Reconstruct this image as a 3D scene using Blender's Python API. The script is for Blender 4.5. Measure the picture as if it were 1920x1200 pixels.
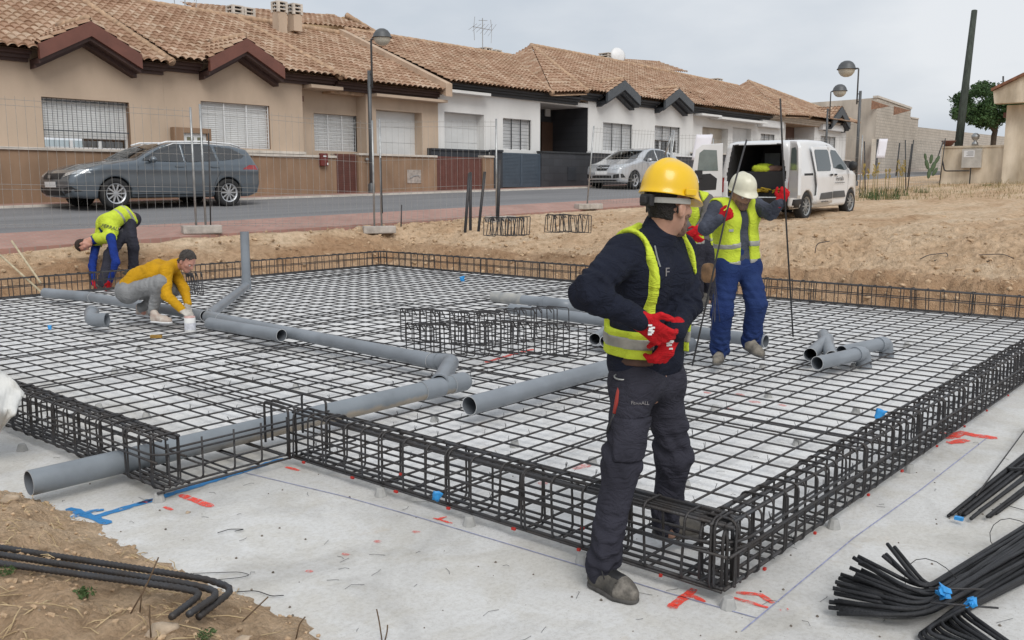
import bpy, bmesh, math, random
import numpy as np
from math import sin, cos, pi, radians, atan, sqrt, atan2
from mathutils import Vector, Matrix
random.seed(7); NR = np.random.RandomState(5)
S = bpy.context.scene
for o in list(bpy.data.objects): bpy.data.objects.remove(o)
COL = S.collection

# ------------------------------------------------------------------ camera
FPX, CXP, CYP, EYE = 1724., 960., 600., 1.68
PITCH = atan(256/1724.); YAW = radians(40.5)
cam = bpy.data.cameras.new('camera'); cam.sensor_width = 36; cam.lens = FPX/1920*36
cam.clip_start = .1; cam.clip_end = 3000
camo = bpy.data.objects.new('camera', cam); COL.objects.link(camo)
camo.location = (0, 0, EYE); camo.rotation_euler = (pi/2-PITCH, 0, YAW-pi/2)
S.camera = camo
# ------------------------------------------------------------------ world, sun, exposure
SUN_EL, SUN_AZ = radians(46), radians(238)      # azimuth measured from +X towards +Y
w = bpy.data.worlds.new("World"); S.world = w; w.use_nodes = True
nt = w.node_tree; nt.nodes.clear()
def N(nt, t, **k):
    n = nt.nodes.new(t)
    for a, b in k.items():
        if a in n.inputs: n.inputs[a].default_value = b
        else: setattr(n, a, b)
    return n
out = N(nt, 'ShaderNodeOutputWorld'); bg = N(nt, 'ShaderNodeBackground'); bg.inputs[1].default_value = .1
sky = N(nt, 'ShaderNodeTexSky'); sky.sky_type = 'NISHITA'; sky.sun_disc = False
sky.sun_elevation = SUN_EL; sky.sun_rotation = pi/2-SUN_AZ; sky.air_density = 1; sky.dust_density = 4
tc = N(nt, 'ShaderNodeTexCoord'); mp = N(nt, 'ShaderNodeMapping'); mp.inputs['Scale'].default_value = (1.3, 1.3, 3.6)
nz = N(nt, 'ShaderNodeTexNoise'); nz.inputs['Scale'].default_value = 1.7; nz.inputs['Detail'].default_value = 6; nz.inputs['Roughness'].default_value = .52
cr = N(nt, 'ShaderNodeValToRGB')
cr.color_ramp.elements[0].position = .37; cr.color_ramp.elements[0].color = (4.7, 5.1, 5.6, 1)
cr.color_ramp.elements[1].position = .63; cr.color_ramp.elements[1].color = (6.4, 6.6, 6.85, 1)
mx = N(nt, 'ShaderNodeMix', data_type='RGBA'); mx.inputs[0].default_value = .93
L = nt.links
L.new(tc.outputs['Generated'], mp.inputs[0]); L.new(mp.outputs[0], nz.inputs['Vector']); L.new(nz.outputs[0], cr.inputs[0])
L.new(sky.outputs[0], mx.inputs[6]); L.new(cr.outputs[0], mx.inputs[7]); L.new(mx.outputs[2], bg.inputs[0]); L.new(bg.outputs[0], out.inputs[0])
sl = bpy.data.lights.new('sun', 'SUN'); sl.energy = 1.5; sl.angle = radians(32); sl.color = (1, .97, .92)
so = bpy.data.objects.new('sun', sl); COL.objects.link(so)
sd = Vector((cos(SUN_EL)*cos(SUN_AZ), cos(SUN_EL)*sin(SUN_AZ), sin(SUN_EL)))
so.rotation_euler = sd.to_track_quat('Z', 'Y').to_euler()
S.view_settings.view_transform = 'Standard'; S.view_settings.look = 'None'; S.view_settings.gamma = 1
S.view_settings.exposure = 0.38

# ------------------------------------------------------------------ measuring helpers (photo pixel -> place)
FW = np.array([cos(PITCH)*cos(YAW), cos(PITCH)*sin(YAW), -sin(PITCH)])
RT = np.array([sin(YAW), -cos(YAW), 0.]); UP = np.cross(RT, FW); CAM = np.array([0, 0, EYE])
def ray(px, py): return FW + (RT*(px-CXP) - UP*(py-CYP))/FPX
def gz(px, py, z=0.): d = ray(px, py); return CAM + d*((z-EYE)/d[2])
def dep(px, py, D): return CAM + ray(px, py)*D
def onY(px, py, Y): d = ray(px, py); return CAM + d*(Y/d[1])
def onX(px, py, X): d = ray(px, py); return CAM + d*(X/d[0])

# ------------------------------------------------------------------ tagging
def tag(o, label=None, cat=None, group=None, kind=None):
    if label: o['label'] = label
    if cat: o['category'] = cat
    if group: o['group'] = group
    if kind: o['kind'] = kind
    return o
def empty(name, loc=(0, 0, 0), rz=0, label=None, cat=None, group=None):
    o = bpy.data.objects.new(name, None); COL.objects.link(o); o.location = loc; o.rotation_euler = (0, 0, rz)
    o.empty_display_size = .1
    return tag(o, label, cat, group)
def link(name, me, parent=None):
    o = bpy.data.objects.new(name, me); COL.objects.link(o)
    if parent is not None: o.parent = parent
    return o
def copy_tree(o, parent=None):
    c = o.copy(); COL.objects.link(c)
    if parent is not None: c.parent = parent
    for ch in o.children: copy_tree(ch, c)
    return c

# ------------------------------------------------------------------ mesh builder
class MB:
    def __init__(s): s.v = []; s.f = []; s.m = []
    def add(s, vs, fs, mi=0):
        b = len(s.v); s.v += [tuple(map(float, v)) for v in vs]; s.f += [tuple(b+i for i in f) for f in fs]; s.m += [mi]*len(fs); return s
    def quad(s, a, b, c, d, mi=0): return s.add([a, b, c, d], [(0, 1, 2, 3)], mi)
    def box(s, x0, y0, z0, x1, y1, z1, mi=0):
        v = [(x0, y0, z0), (x1, y0, z0), (x1, y1, z0), (x0, y1, z0), (x0, y0, z1), (x1, y0, z1), (x1, y1, z1), (x0, y1, z1)]
        return s.add(v, [(3, 2, 1, 0), (4, 5, 6, 7), (0, 1, 5, 4), (1, 2, 6, 5), (2, 3, 7, 6), (3, 0, 4, 7)], mi)
    def obox(s, c, ax, ay, az, mi=0):          # oriented box: centre and three half-axis vectors
        c = np.array(c, float); ax, ay, az = [np.array(a, float) for a in (ax, ay, az)]
        v = [c+i*ax+j*ay+k*az for k in (-1, 1) for i, j in ((-1, -1), (1, -1), (1, 1), (-1, 1))]
        return s.add(v, [(3, 2, 1, 0), (4, 5, 6, 7), (0, 1, 5, 4), (1, 2, 6, 5), (2, 3, 7, 6), (3, 0, 4, 7)], mi)
    def tube(s, pts, r, n=6, caps=True, mi=0, closed=False):
        P = [np.array(p, float) for p in pts]; m = len(P)
        rs = r if hasattr(r, '__len__') else [r]*m
        T = []
        for i in range(m):
            if closed: t = P[(i+1) % m]-P[i-1]
            else: t = P[min(i+1, m-1)]-P[max(i-1, 0)]
            T.append(t/(np.linalg.norm(t)+1e-12))
        u = np.cross(T[0], [0, 0, 1.]);
        if np.linalg.norm(u) < .05: u = np.cross(T[0], [1., 0, 0])
        u /= np.linalg.norm(u); vs = []
        for i in range(m):
            u = u-T[i]*(u@T[i]); u /= np.linalg.norm(u)+1e-12; w_ = np.cross(T[i], u)
            for k in range(n):
                a = 2*pi*k/n; vs.append(P[i]+rs[i]*(cos(a)*u+sin(a)*w_))
        fs = []
        for i in range(m if closed else m-1):
            j = (i+1) % m
            for k in range(n): fs.append((i*n+k, i*n+(k+1) % n, j*n+(k+1) % n, j*n+k))
        if caps and not closed: fs.append(tuple(range(n-1, -1, -1))); fs.append(tuple((m-1)*n+k for k in range(n)))
        return s.add(vs, fs, mi)
    def lathe(s, prof, c=(0, 0, 0), n=16, axis='Z', mi=0, cap0=False, cap1=False):
        vs = []; fs = []; c = np.array(c, float)
        for r, h in prof:
            for k in range(n):
                a = 2*pi*k/n
                p = (r*cos(a), r*sin(a), h) if axis == 'Z' else ((h, r*cos(a), r*sin(a)) if axis == 'X' else (r*sin(a), h, r*cos(a)))
                vs.append(c+np.array(p))
        for i in range(len(prof)-1):
            for k in range(n): fs.append((i*n+k, i*n+(k+1) % n, (i+1)*n+(k+1) % n, (i+1)*n+k))
        if cap0: fs.append(tuple(range(n-1, -1, -1)))
        if cap1: fs.append(tuple((len(prof)-1)*n+k for k in range(n)))
        return s.add(vs, fs, mi)
    def prism(s, poly, f0, f1, mi=0):           # poly of 2D points, f0/f1 map (a,b)->3D for both ends
        n = len(poly); vs = [f0(*p) for p in poly]+[f1(*p) for p in poly]
        fs = [tuple(range(n-1, -1, -1)), tuple(range(n, 2*n))]+[(i, (i+1) % n, n+(i+1) % n, n+i) for i in range(n)]
        return s.add(vs, fs, mi)
    def mesh(s, mats, smooth=False):
        me = bpy.data.meshes.new('m'); me.from_pydata(s.v, [], s.f)
        for m in (mats if isinstance(mats, (list, tuple)) else [mats]): me.materials.append(m)
        if any(s.m): me.polygons.foreach_set('material_index', s.m)
        if smooth: me.polygons.foreach_set('use_smooth', [True]*len(s.f))
        me.update(); return me
    def build(s, name, mats, parent=None, smooth=False, bevel=0, fixn=False):
        me = s.mesh(mats, smooth)
        if bevel or fixn:
            bm = bmesh.new(); bm.from_mesh(me)
            if fixn: bmesh.ops.recalc_face_normals(bm, faces=bm.faces)
            if bevel:
                es = [e for e in bm.edges if len(e.link_faces) == 2 and e.calc_face_angle(0) > .5]
                bmesh.ops.bevel(bm, geom=es, offset=bevel, segments=2, affect='EDGES', profile=.6)
            bm.to_mesh(me); bm.free()
        return link(name, me, parent)
def npmesh(V, F, mats, smooth=True, mi=None):
    me = bpy.data.meshes.new('m'); V = np.asarray(V, np.float32); F = np.asarray(F, np.int32)
    me.vertices.add(len(V)); me.vertices.foreach_set('co', V.ravel())
    k = F.shape[1]; me.loops.add(F.size); me.loops.foreach_set('vertex_index', F.ravel())
    me.polygons.add(len(F)); me.polygons.foreach_set('loop_start', np.arange(0, F.size, k, dtype=np.int32))
    me.polygons.foreach_set('loop_total', np.full(len(F), k, np.int32))
    for m in (mats if isinstance(mats, (list, tuple)) else [mats]): me.materials.append(m)
    if mi is not None: me.polygons.foreach_set('material_index', np.asarray(mi, np.int32))
    me.polygons.foreach_set('use_smooth', np.full(len(F), bool(smooth)))
    me.update(calc_edges=True); me.validate(); return me

# ------------------------------------------------------------------ noise
PERM = np.random.RandomState(3).rand(256, 256)
def vn(x, y):
    xi = np.floor(x).astype(int); yi = np.floor(y).astype(int); fx = x-xi; fy = y-yi
    fx = fx*fx*(3-2*fx); fy = fy*fy*(3-2*fy)
    g = lambda a, b: PERM[a & 255, b & 255]
    return (g(xi, yi)*(1-fx)+g(xi+1, yi)*fx)*(1-fy)+(g(xi, yi+1)*(1-fx)+g(xi+1, yi+1)*fx)*fy-.5
def fbm(x, y, o=4, g=.5):
    r = 0; a = 1.
    for i in range(o): r = r+a*vn(x*2**i+17.3*i, y*2**i+9.1*i); a *= g
    return r
def sst(a, b, x): t = np.clip((x-a)/(b-a), 0, 1); return t*t*(3-2*t)

# ------------------------------------------------------------------ materials
def C3(c): return (c[0], c[1], c[2], 1)
def mat(name, col, rough=.6, metal=0., var=.15, vs=4., col2=None, bump=0., bs=40., coat=0., alpha=None, vs2=None, vstr=None, stretch=None, spec=None):
    m = bpy.data.materials.new(name); m.use_nodes = True; nt = m.node_tree; L = nt.links
    b = nt.nodes['Principled BSDF']; b.inputs['Roughness'].default_value = rough; b.inputs['Metallic'].default_value = metal
    if coat: b.inputs['Coat Weight'].default_value = coat; b.inputs['Coat Roughness'].default_value = .05
    if spec is not None: b.inputs['Specular IOR Level'].default_value = spec
    tc = N(nt, 'ShaderNodeTexCoord'); vec = tc.outputs['Object']
    if stretch:
        mpn = N(nt, 'ShaderNodeMapping'); mpn.inputs['Scale'].default_value = stretch; L.new(vec, mpn.inputs[0]); vec = mpn.outputs[0]
    n = N(nt, 'ShaderNodeTexNoise'); n.inputs['Scale'].default_value = vs; n.inputs['Detail'].default_value = 8; n.inputs['Roughness'].default_value = .6
    L.new(vec, n.inputs['Vector'])
    r = N(nt, 'ShaderNodeValToRGB'); r.color_ramp.elements[0].position = .3; r.color_ramp.elements[1].position = .7
    c2 = col2 or tuple(c*(1-var*1.6) for c in col)
    r.color_ramp.elements[0].color = C3(c2); r.color_ramp.elements[1].color = C3(tuple(min(1, c*(1+var*.5)) for c in col))
    L.new(n.outputs[0], r.inputs[0]); co = r.outputs[0]
    if vs2:
        n2 = N(nt, 'ShaderNodeTexNoise'); n2.inputs['Scale'].default_value = vs2; n2.inputs['Detail'].default_value = 4; L.new(vec, n2.inputs['Vector'])
        mm = N(nt, 'ShaderNodeMix', data_type='RGBA', blend_type='MULTIPLY'); mm.inputs[0].default_value = vstr or .5
        r2 = N(nt, 'ShaderNodeValToRGB'); r2.color_ramp.elements[0].position = .35; r2.color_ramp.elements[1].position = .62
        r2.color_ramp.elements[0].color = (.45, .43, .4, 1); r2.color_ramp.elements[1].color = (1, 1, 1, 1)
        L.new(n2.outputs[0], r2.inputs[0]); L.new(co, mm.inputs[6]); L.new(r2.outputs[0], mm.inputs[7]); co = mm.outputs[2]
    L.new(co, b.inputs['Base Color'])
    if bump:
        n3 = N(nt, 'ShaderNodeTexNoise'); n3.inputs['Scale'].default_value = bs; n3.inputs['Detail'].default_value = 5; L.new(vec, n3.inputs['Vector'])
        bp = N(nt, 'ShaderNodeBump'); bp.inputs['Strength'].default_value = bump; bp.inputs['Distance'].default_value = .02
        L.new(n3.outputs[0], bp.inputs['Height']); L.new(bp.outputs[0], b.inputs['Normal'])
    if alpha is not None: b.inputs['Alpha'].default_value = alpha
    return m
def cmat(name, f):                              # custom material: f(nt, bsdf, texcoord)
    m = bpy.data.materials.new(name); m.use_nodes = True; nt = m.node_tree
    f(nt, nt.nodes['Principled BSDF'], N(nt, 'ShaderNodeTexCoord')); return m
def ramp(nt, fac, stops):
    r = N(nt, 'ShaderNodeValToRGB'); e = r.color_ramp.elements
    while len(e) < len(stops): e.new(.5)
    for k, (p, c) in enumerate(stops): e[k].position = p; e[k].color = C3(c) if hasattr(c, '__len__') else (c, c, c, 1)
    nt.links.new(fac, r.inputs[0]); return r.outputs[0]
def noise(nt, vec, sc, det=6, rough=.55, dist=0):
    n = N(nt, 'ShaderNodeTexNoise'); n.inputs['Scale'].default_value = sc; n.inputs['Detail'].default_value = det
    n.inputs['Roughness'].default_value = rough; n.inputs['Distortion'].default_value = dist; nt.links.new(vec, n.inputs['Vector']); return n.outputs[0]
def mixc(nt, fac, a, b, mode='MIX'):
    m = N(nt, 'ShaderNodeMix', data_type='RGBA', blend_type=mode)
    for i, x in ((0, fac), (6, a), (7, b)):
        if hasattr(x, 'is_output') or isinstance(x, bpy.types.NodeSocket): nt.links.new(x, m.inputs[i])
        else: m.inputs[i].default_value = x if i == 0 else C3(x)
    return m.outputs[2]
def bumpn(nt, b, h, st, dist=.02):
    bp = N(nt, 'ShaderNodeBump'); bp.inputs['Strength'].default_value = st; bp.inputs['Distance'].default_value = dist
    nt.links.new(h, bp.inputs['Height']); nt.links.new(bp.outputs[0], b.inputs['Normal'])

def f_dirt(nt, b, tc):
    v = tc.outputs['Object']; L = nt.links; b.inputs['Roughness'].default_value = .95; b.inputs['Specular IOR Level'].default_value = .15
    mps = N(nt, 'ShaderNodeMapping'); mps.inputs['Scale'].default_value = (.5, 1.3, 1); mps.inputs['Rotation'].default_value = (0, 0, .25); L.new(v, mps.inputs[0])
    big = ramp(nt, noise(nt, mps.outputs[0], .6, 7, .62, .6), [(.3, (.51, .345, .215)), (.5, (.655, .49, .335)), (.72, (.735, .60, .445))])
    med = ramp(nt, noise(nt, v, 7, 8, .7), [(.32, (.66, .61, .56)), (.5, (.95, .93, .91)), (.7, (1.18, 1.16, 1.15))])
    c = mixc(nt, 1, big, med, 'MULTIPLY')
    vo = N(nt, 'ShaderNodeTexVoronoi'); vo.inputs['Scale'].default_value = 38; L.new(v, vo.inputs['Vector'])
    st = ramp(nt, vo.outputs['Distance'], [(.0, (.9, .82, .7)), (.16, (.62, .5, .38)), (.2, (0, 0, 0))])
    msk = ramp(nt, noise(nt, v, 3, 4), [(.5, 0), (.62, .55)])
    vm = ramp(nt, vo.outputs['Distance'], [(.14, 1), (.22, 0)])
    mul = N(nt, 'ShaderNodeMath', operation='MULTIPLY'); L.new(msk, mul.inputs[0]); L.new(vm, mul.inputs[1])
    c = mixc(nt, mul.outputs[0], c, (.62, .53, .43))
    fine = ramp(nt, noise(nt, v, 60, 6, .75), [(.3, (.68, .65, .61)), (.6, (1.08, 1.08, 1.08))])
    c = mixc(nt, .5, c, fine, 'MULTIPLY')
    ge = N(nt, 'ShaderNodeNewGeometry'); sx = N(nt, 'ShaderNodeSeparateXYZ'); L.new(ge.outputs['Position'], sx.inputs[0])
    def rng(o, a, b_):
        m_ = N(nt, 'ShaderNodeMapRange'); m_.interpolation_type = 'SMOOTHSTEP'; m_.inputs[1].default_value = a; m_.inputs[2].default_value = b_; L.new(o, m_.inputs[0]); return m_.outputs[0]
    wv = N(nt, 'ShaderNodeMath', operation='MULTIPLY_ADD'); L.new(noise(nt, v, 1.6, 6, .65), wv.inputs[0]); wv.inputs[1].default_value = -1.6; 
    mxx = N(nt, 'ShaderNodeMath', operation='MAXIMUM'); sbx = N(nt, 'ShaderNodeMath', operation='SUBTRACT'); L.new(sx.outputs[0], sbx.inputs[0]); sbx.inputs[1].default_value = 12.9
    sby = N(nt, 'ShaderNodeMath', operation='SUBTRACT'); L.new(sx.outputs[1], sby.inputs[0]); sby.inputs[1].default_value = 14.5
    L.new(sbx.outputs[0], mxx.inputs[0]); L.new(sby.outputs[0], mxx.inputs[1]); L.new(mxx.outputs[0], wv.inputs[2])
    f1 = rng(wv.outputs[0], .25, -.25); f2 = rng(sx.outputs[0], 4.5, 5.5); mf = N(nt, 'ShaderNodeMath', operation='MULTIPLY'); L.new(f1, mf.inputs[0]); L.new(f2, mf.inputs[1])
    c = mixc(nt, mf.outputs[0], c, mixc(nt, 1, c, (.74, .665, .61), 'MULTIPLY'))
    L.new(c, b.inputs['Base Color'])
    h = N(nt, 'ShaderNodeMath', operation='ADD'); L.new(noise(nt, v, 16, 12, .82), h.inputs[0]); h2 = N(nt, 'ShaderNodeMath', operation='MULTIPLY'); v2_ = N(nt, 'ShaderNodeTexVoronoi'); v2_.inputs['Scale'].default_value = 46; L.new(v, v2_.inputs['Vector']); L.new(v2_.outputs['Distance'], h2.inputs[0]); h2.inputs[1].default_value = -.55; L.new(h2.outputs[0], h.inputs[1])
    bumpn(nt, b, h.outputs[0], .9, .05)
M_dirt = cmat('dirt', f_dirt)
def f_conc(nt, b, tc):
    v = tc.outputs['Object']; L = nt.links; b.inputs['Roughness'].default_value = .85; b.inputs['Specular IOR Level'].default_value = .25
    c = ramp(nt, noise(nt, v, .8, 8, .62, .6), [(.3, (.50, .495, .48)), (.5, (.595, .592, .58)), (.7, (.665, .668, .665))])
    st = ramp(nt, noise(nt, v, 2.3, 7, .65, 1.2), [(.4, (.88, .85, .79)), (.56, (1, 1, 1))]); c = mixc(nt, .6, c, st, 'MULTIPLY')
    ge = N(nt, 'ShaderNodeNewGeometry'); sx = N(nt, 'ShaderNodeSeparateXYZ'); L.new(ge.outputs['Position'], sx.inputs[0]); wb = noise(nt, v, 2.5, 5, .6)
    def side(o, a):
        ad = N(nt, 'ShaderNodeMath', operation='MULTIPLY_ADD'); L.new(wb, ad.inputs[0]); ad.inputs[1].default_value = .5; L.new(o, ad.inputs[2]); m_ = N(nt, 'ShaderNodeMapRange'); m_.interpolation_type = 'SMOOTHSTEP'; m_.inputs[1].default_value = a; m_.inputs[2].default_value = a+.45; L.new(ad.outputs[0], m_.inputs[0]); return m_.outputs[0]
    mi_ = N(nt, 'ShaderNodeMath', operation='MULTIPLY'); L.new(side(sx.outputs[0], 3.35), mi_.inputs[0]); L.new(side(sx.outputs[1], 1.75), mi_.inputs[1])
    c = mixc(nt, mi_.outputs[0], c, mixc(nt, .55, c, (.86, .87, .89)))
    mud = ramp(nt, noise(nt, v, 1.7, 8, .72, .8), [(.63, 0), (.75, .5)]); c = mixc(nt, mud, c, (.46, .36, .25))
    damp = ramp(nt, noise(nt, v, 1.05, 5, .6, 1.5), [(.34, (.80, .795, .79)), (.47, (1, 1, 1))]); c = mixc(nt, .8, c, damp, 'MULTIPLY')
    fl = ramp(nt, noise(nt, v, 42, 5, .8), [(.35, (.72, .7, .67)), (.55, (1, 1, 1))]); c = mixc(nt, .55, c, fl, 'MULTIPLY')
    vo = N(nt, 'ShaderNodeTexVoronoi'); vo.inputs['Scale'].default_value = 65; L.new(v, vo.inputs['Vector'])
    pit = ramp(nt, vo.outputs['Distance'], [(.05, 1), (.17, 0)]); pm = ramp(nt, noise(nt, v, 1.1, 4), [(.42, 0), (.6, .85)])
    mu = N(nt, 'ShaderNodeMath', operation='MULTIPLY'); L.new(pit, mu.inputs[0]); L.new(pm, mu.inputs[1])
    c = mixc(nt, mu.outputs[0], c, (.16, .15, .14)); L.new(c, b.inputs['Base Color'])
    bumpn(nt, b, noise(nt, v, 30, 9, .75), .35, .02)
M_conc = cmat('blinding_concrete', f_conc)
def f_asph(nt, b, tc):
    v = tc.outputs['Object']; b.inputs['Roughness'].default_value = .85
    mpn = N(nt, 'ShaderNodeMapping'); mpn.inputs['Scale'].default_value = (.12, 1.2, 1); nt.links.new(v, mpn.inputs[0])
    c = ramp(nt, noise(nt, mpn.outputs[0], 1.2, 6), [(.3, (.15, .15, .157)), (.7, (.215, .215, .22))])
    f = ramp(nt, noise(nt, v, 35, 6, .8), [(.3, (.7, .7, .7)), (.65, (1.15, 1.15, 1.15))]); c = mixc(nt, .7, c, f, 'MULTIPLY')
    nt.links.new(c, b.inputs['Base Color']); bumpn(nt, b, noise(nt, v, 80, 4, .8), .4)
M_asph = cmat('asphalt', f_asph)
def brickmat(name, c1, c2, mort, sc, bw, rh, ms=.012, vec='Object', rot=None, rough=.85, bump=.3, var=.6):
    def f(nt, b, tc):
        v = tc.outputs[vec]; b.inputs['Roughness'].default_value = rough
        if rot:
            mpn = N(nt, 'ShaderNodeMapping'); mpn.inputs['Rotation'].default_value = rot; nt.links.new(v, mpn.inputs[0]); vv = mpn.outputs[0]
        else: vv = v
        t = N(nt, 'ShaderNodeTexBrick'); t.inputs['Scale'].default_value = sc; t.inputs['Brick Width'].default_value = bw; t.inputs['Row Height'].default_value = rh
        t.inputs['Mortar Size'].default_value = ms; t.inputs['Color1'].default_value = C3(c1); t.inputs['Color2'].default_value = C3(c2); t.inputs['Mortar'].default_value = C3(mort)
        nt.links.new(vv, t.inputs['Vector'])
        nz_ = ramp(nt, noise(nt, v, 1.3, 7, .65), [(.3, (.68, .67, .65)), (.68, (1.1, 1.1, 1.1))])
        c = mixc(nt, var, t.outputs['Color'], nz_, 'MULTIPLY'); nt.links.new(c, b.inputs['Base Color'])
        iv = N(nt, 'ShaderNodeMath', operation='SUBTRACT'); iv.inputs[0].default_value = 1; nt.links.new(t.outputs['Fac'], iv.inputs[1])
        bumpn(nt, b, iv.outputs[0], bump, .01)
    return cmat(name, f)
M_pave = brickmat('red_pavers', (.40, .225, .185), (.34, .19, .16), (.33, .25, .21), 1, .2, .1, .012)
M_block = brickmat('concrete_block', (.50, .455, .40), (.455, .415, .365), (.32, .295, .26), 1, .4, .2, .016, rot=(pi/2, 0, 0), bump=.5)
M_darkstone = brickmat('dark_stone', (.035, .037, .043), (.047, .049, .056), (.02, .02, .022), 1, .6, .3, .006, rot=(pi/2, 0, 0), rough=.5, bump=.15)
M_redbrick = brickmat('brown_brick', (.17, .085, .065), (.13, .068, .055), (.2, .15, .13), 1, .25, .07, .01, rot=(pi/2, 0, 0))
def f_tile(nt, b, tc):
    v = tc.outputs['Object']; b.inputs['Roughness'].default_value = .85; b.inputs['Specular IOR Level'].default_value = .2
    at = N(nt, 'ShaderNodeAttribute'); at.attribute_name = 'tile'
    c = ramp(nt, at.outputs['Fac'], [(.0, (.33, .205, .138)), (.35, (.39, .255, .178)), (.7, (.44, .31, .222)), (1, (.495, .38, .288))])
    li = ramp(nt, noise(nt, v, 1.1, 6, .65), [(.35, (.72, .68, .62)), (.62, (1.08, 1.08, 1.08))]); c = mixc(nt, .75, c, li, 'MULTIPLY')
    f = ramp(nt, noise(nt, v, 22, 5, .7), [(.3, (.72, .7, .68)), (.6, (1.06, 1.06, 1.06))]); c = mixc(nt, .7, c, f, 'MULTIPLY')
    nt.links.new(c, b.inputs['Base Color']); bumpn(nt, b, noise(nt, v, 40, 5), .3)
M_tile = cmat('clay_tile', f_tile)
M_ridge = mat('ridge_tile', (.47, .32, .21), .85, var=.3, vs=6, bump=.3)
M_beige = mat('beige_render', (.51, .40, .305), .9, var=.06, vs=.8, bump=.12, bs=90, vs2=1.6, vstr=.12, stretch=(1, 1, .4))
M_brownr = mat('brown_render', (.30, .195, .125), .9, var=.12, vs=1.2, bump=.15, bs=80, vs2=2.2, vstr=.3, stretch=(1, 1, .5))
M_white = mat('white_render', (.72, .72, .71), .9, var=.04, vs=.9, bump=.1, bs=90, vs2=1.3, vstr=.1, stretch=(1, 1, .35))
M_cream = mat('cream_render', (.64, .58, .50), .9, var=.12, vs=1.2, bump=.15, bs=60, vs2=1.5, vstr=.45, stretch=(1, 1, .3))
M_stain = mat('stained_render', (.72, .64, .52), .9, var=.2, vs=1.4, col2=(.52, .43, .31), bump=.3, bs=30, vs2=2.1, vstr=.6, stretch=(1, 1, .3))
M_brownpaint = mat('brown_paint', (.16, .062, .045), .55, var=.15, vs=2, bump=.05)
M_brownmould = mat('brown_moulding', (.062, .032, .028), .6, var=.15, vs=3)
M_blackpaint = mat('black_paint', (.032, .036, .044), .55, var=.12, vs=3)
M_greypaint = mat('grey_paint', (.075, .085, .097), .5, var=.1, vs=3)
M_whitemetal = mat('white_metal', (.72, .73, .74), .45, var=.05, vs=3)
M_shutter = mat('shutter_white', (.66, .67, .67), .55, var=.06, vs=2)
M_shutter2 = mat('shutter_grey', (.58, .59, .6), .55, var=.08, vs=2)
M_coping = mat('coping_stone', (.60, .55, .49), .8, var=.15, vs=3, bump=.2)
M_redgate = mat('red_gate', (.135, .05, .038), .5, var=.15, vs=4)
M_bluegate = mat('blue_gate', (.07, .095, .125), .45, var=.1, vs=3)
M_darkmetal = mat('dark_metal', (.045, .047, .05), .5, .3, var=.2, vs=6)
M_postgrey = mat('lamp_post_grey', (.10, .105, .11), .5, .3, var=.15, vs=4)
M_galv = mat('galvanised', (.42, .43, .43), .42, .75, var=.2, vs=8)
M_wire = mat('fence_wire', (.36, .355, .34), .5, .5, var=.2, vs=20)
M_rebar = mat('rebar_steel', (.050, .053, .060), .52, .45, var=.35, vs=9, col2=(.05, .042, .037), bump=.3, bs=120)
M_rebar2 = mat('rebar_steel_dark', (.03, .031, .035), .6, .3, var=.35, vs=12, bump=.3, bs=120)
M_pvc = mat('grey_pvc', (.225, .25, .28), .38, var=.12, vs=2.2, vs2=3.1, vstr=.25)
M_pvc_in = mat('pvc_inside', (.13, .145, .165), .6, var=.1)
M_pvc_edge = mat('pvc_cut_edge', (.55, .56, .57), .7, var=.1)
M_pvcdirty = mat('dusty_pvc', (.36, .35, .32), .75, var=.3, vs=7, col2=(.22, .235, .25), bump=.1)
M_pvcmud = mat('muddy_pvc', (.20, .225, .25), .5, var=.2, vs=3.5, col2=(.34, .27, .19), stretch=(1, 1, 1))
def f_glass(nt, b, tc):
    L = nt.links; o = nt.nodes['Material Output']; t = N(nt, 'ShaderNodeBsdfTransparent'); t.inputs[0].default_value = (.50, .56, .56, 1); g = N(nt, 'ShaderNodeBsdfGlossy'); g.inputs['Roughness'].default_value = .03
    fr_ = N(nt, 'ShaderNodeFresnel'); fr_.inputs[0].default_value = 2.3; m_ = N(nt, 'ShaderNodeMixShader'); L.new(fr_.outputs[0], m_.inputs[0]); L.new(t.outputs[0], m_.inputs[1]); L.new(g.outputs[0], m_.inputs[2]); L.new(m_.outputs[0], o.inputs[0])
M_glass = cmat('car_glass', f_glass); M_darkglass = mat('dark_glass', (.05, .065, .07), .05, var=.0, spec=.9)
M_black = mat('black_plastic', (.018, .018, .02), .6, var=.2)
M_rubber = mat('tyre_rubber', (.022, .022, .023), .85, var=.3, vs=20, bump=.2)
M_alloy = mat('alloy_rim', (.50, .51, .53), .35, .6, var=.1)
M_red = mat('tail_red', (.35, .02, .025), .2, var=.1, coat=.5)
M_lamp = mat('headlight', (.55, .58, .6), .12, .3, var=.3, vs=14, coat=.8)
M_plate = mat('number_plate', (.7, .7, .7), .4, var=.05)
M_ink = mat('ink_black', (.03, .03, .035), .6, var=.1)
print('p0 ok')
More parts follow.
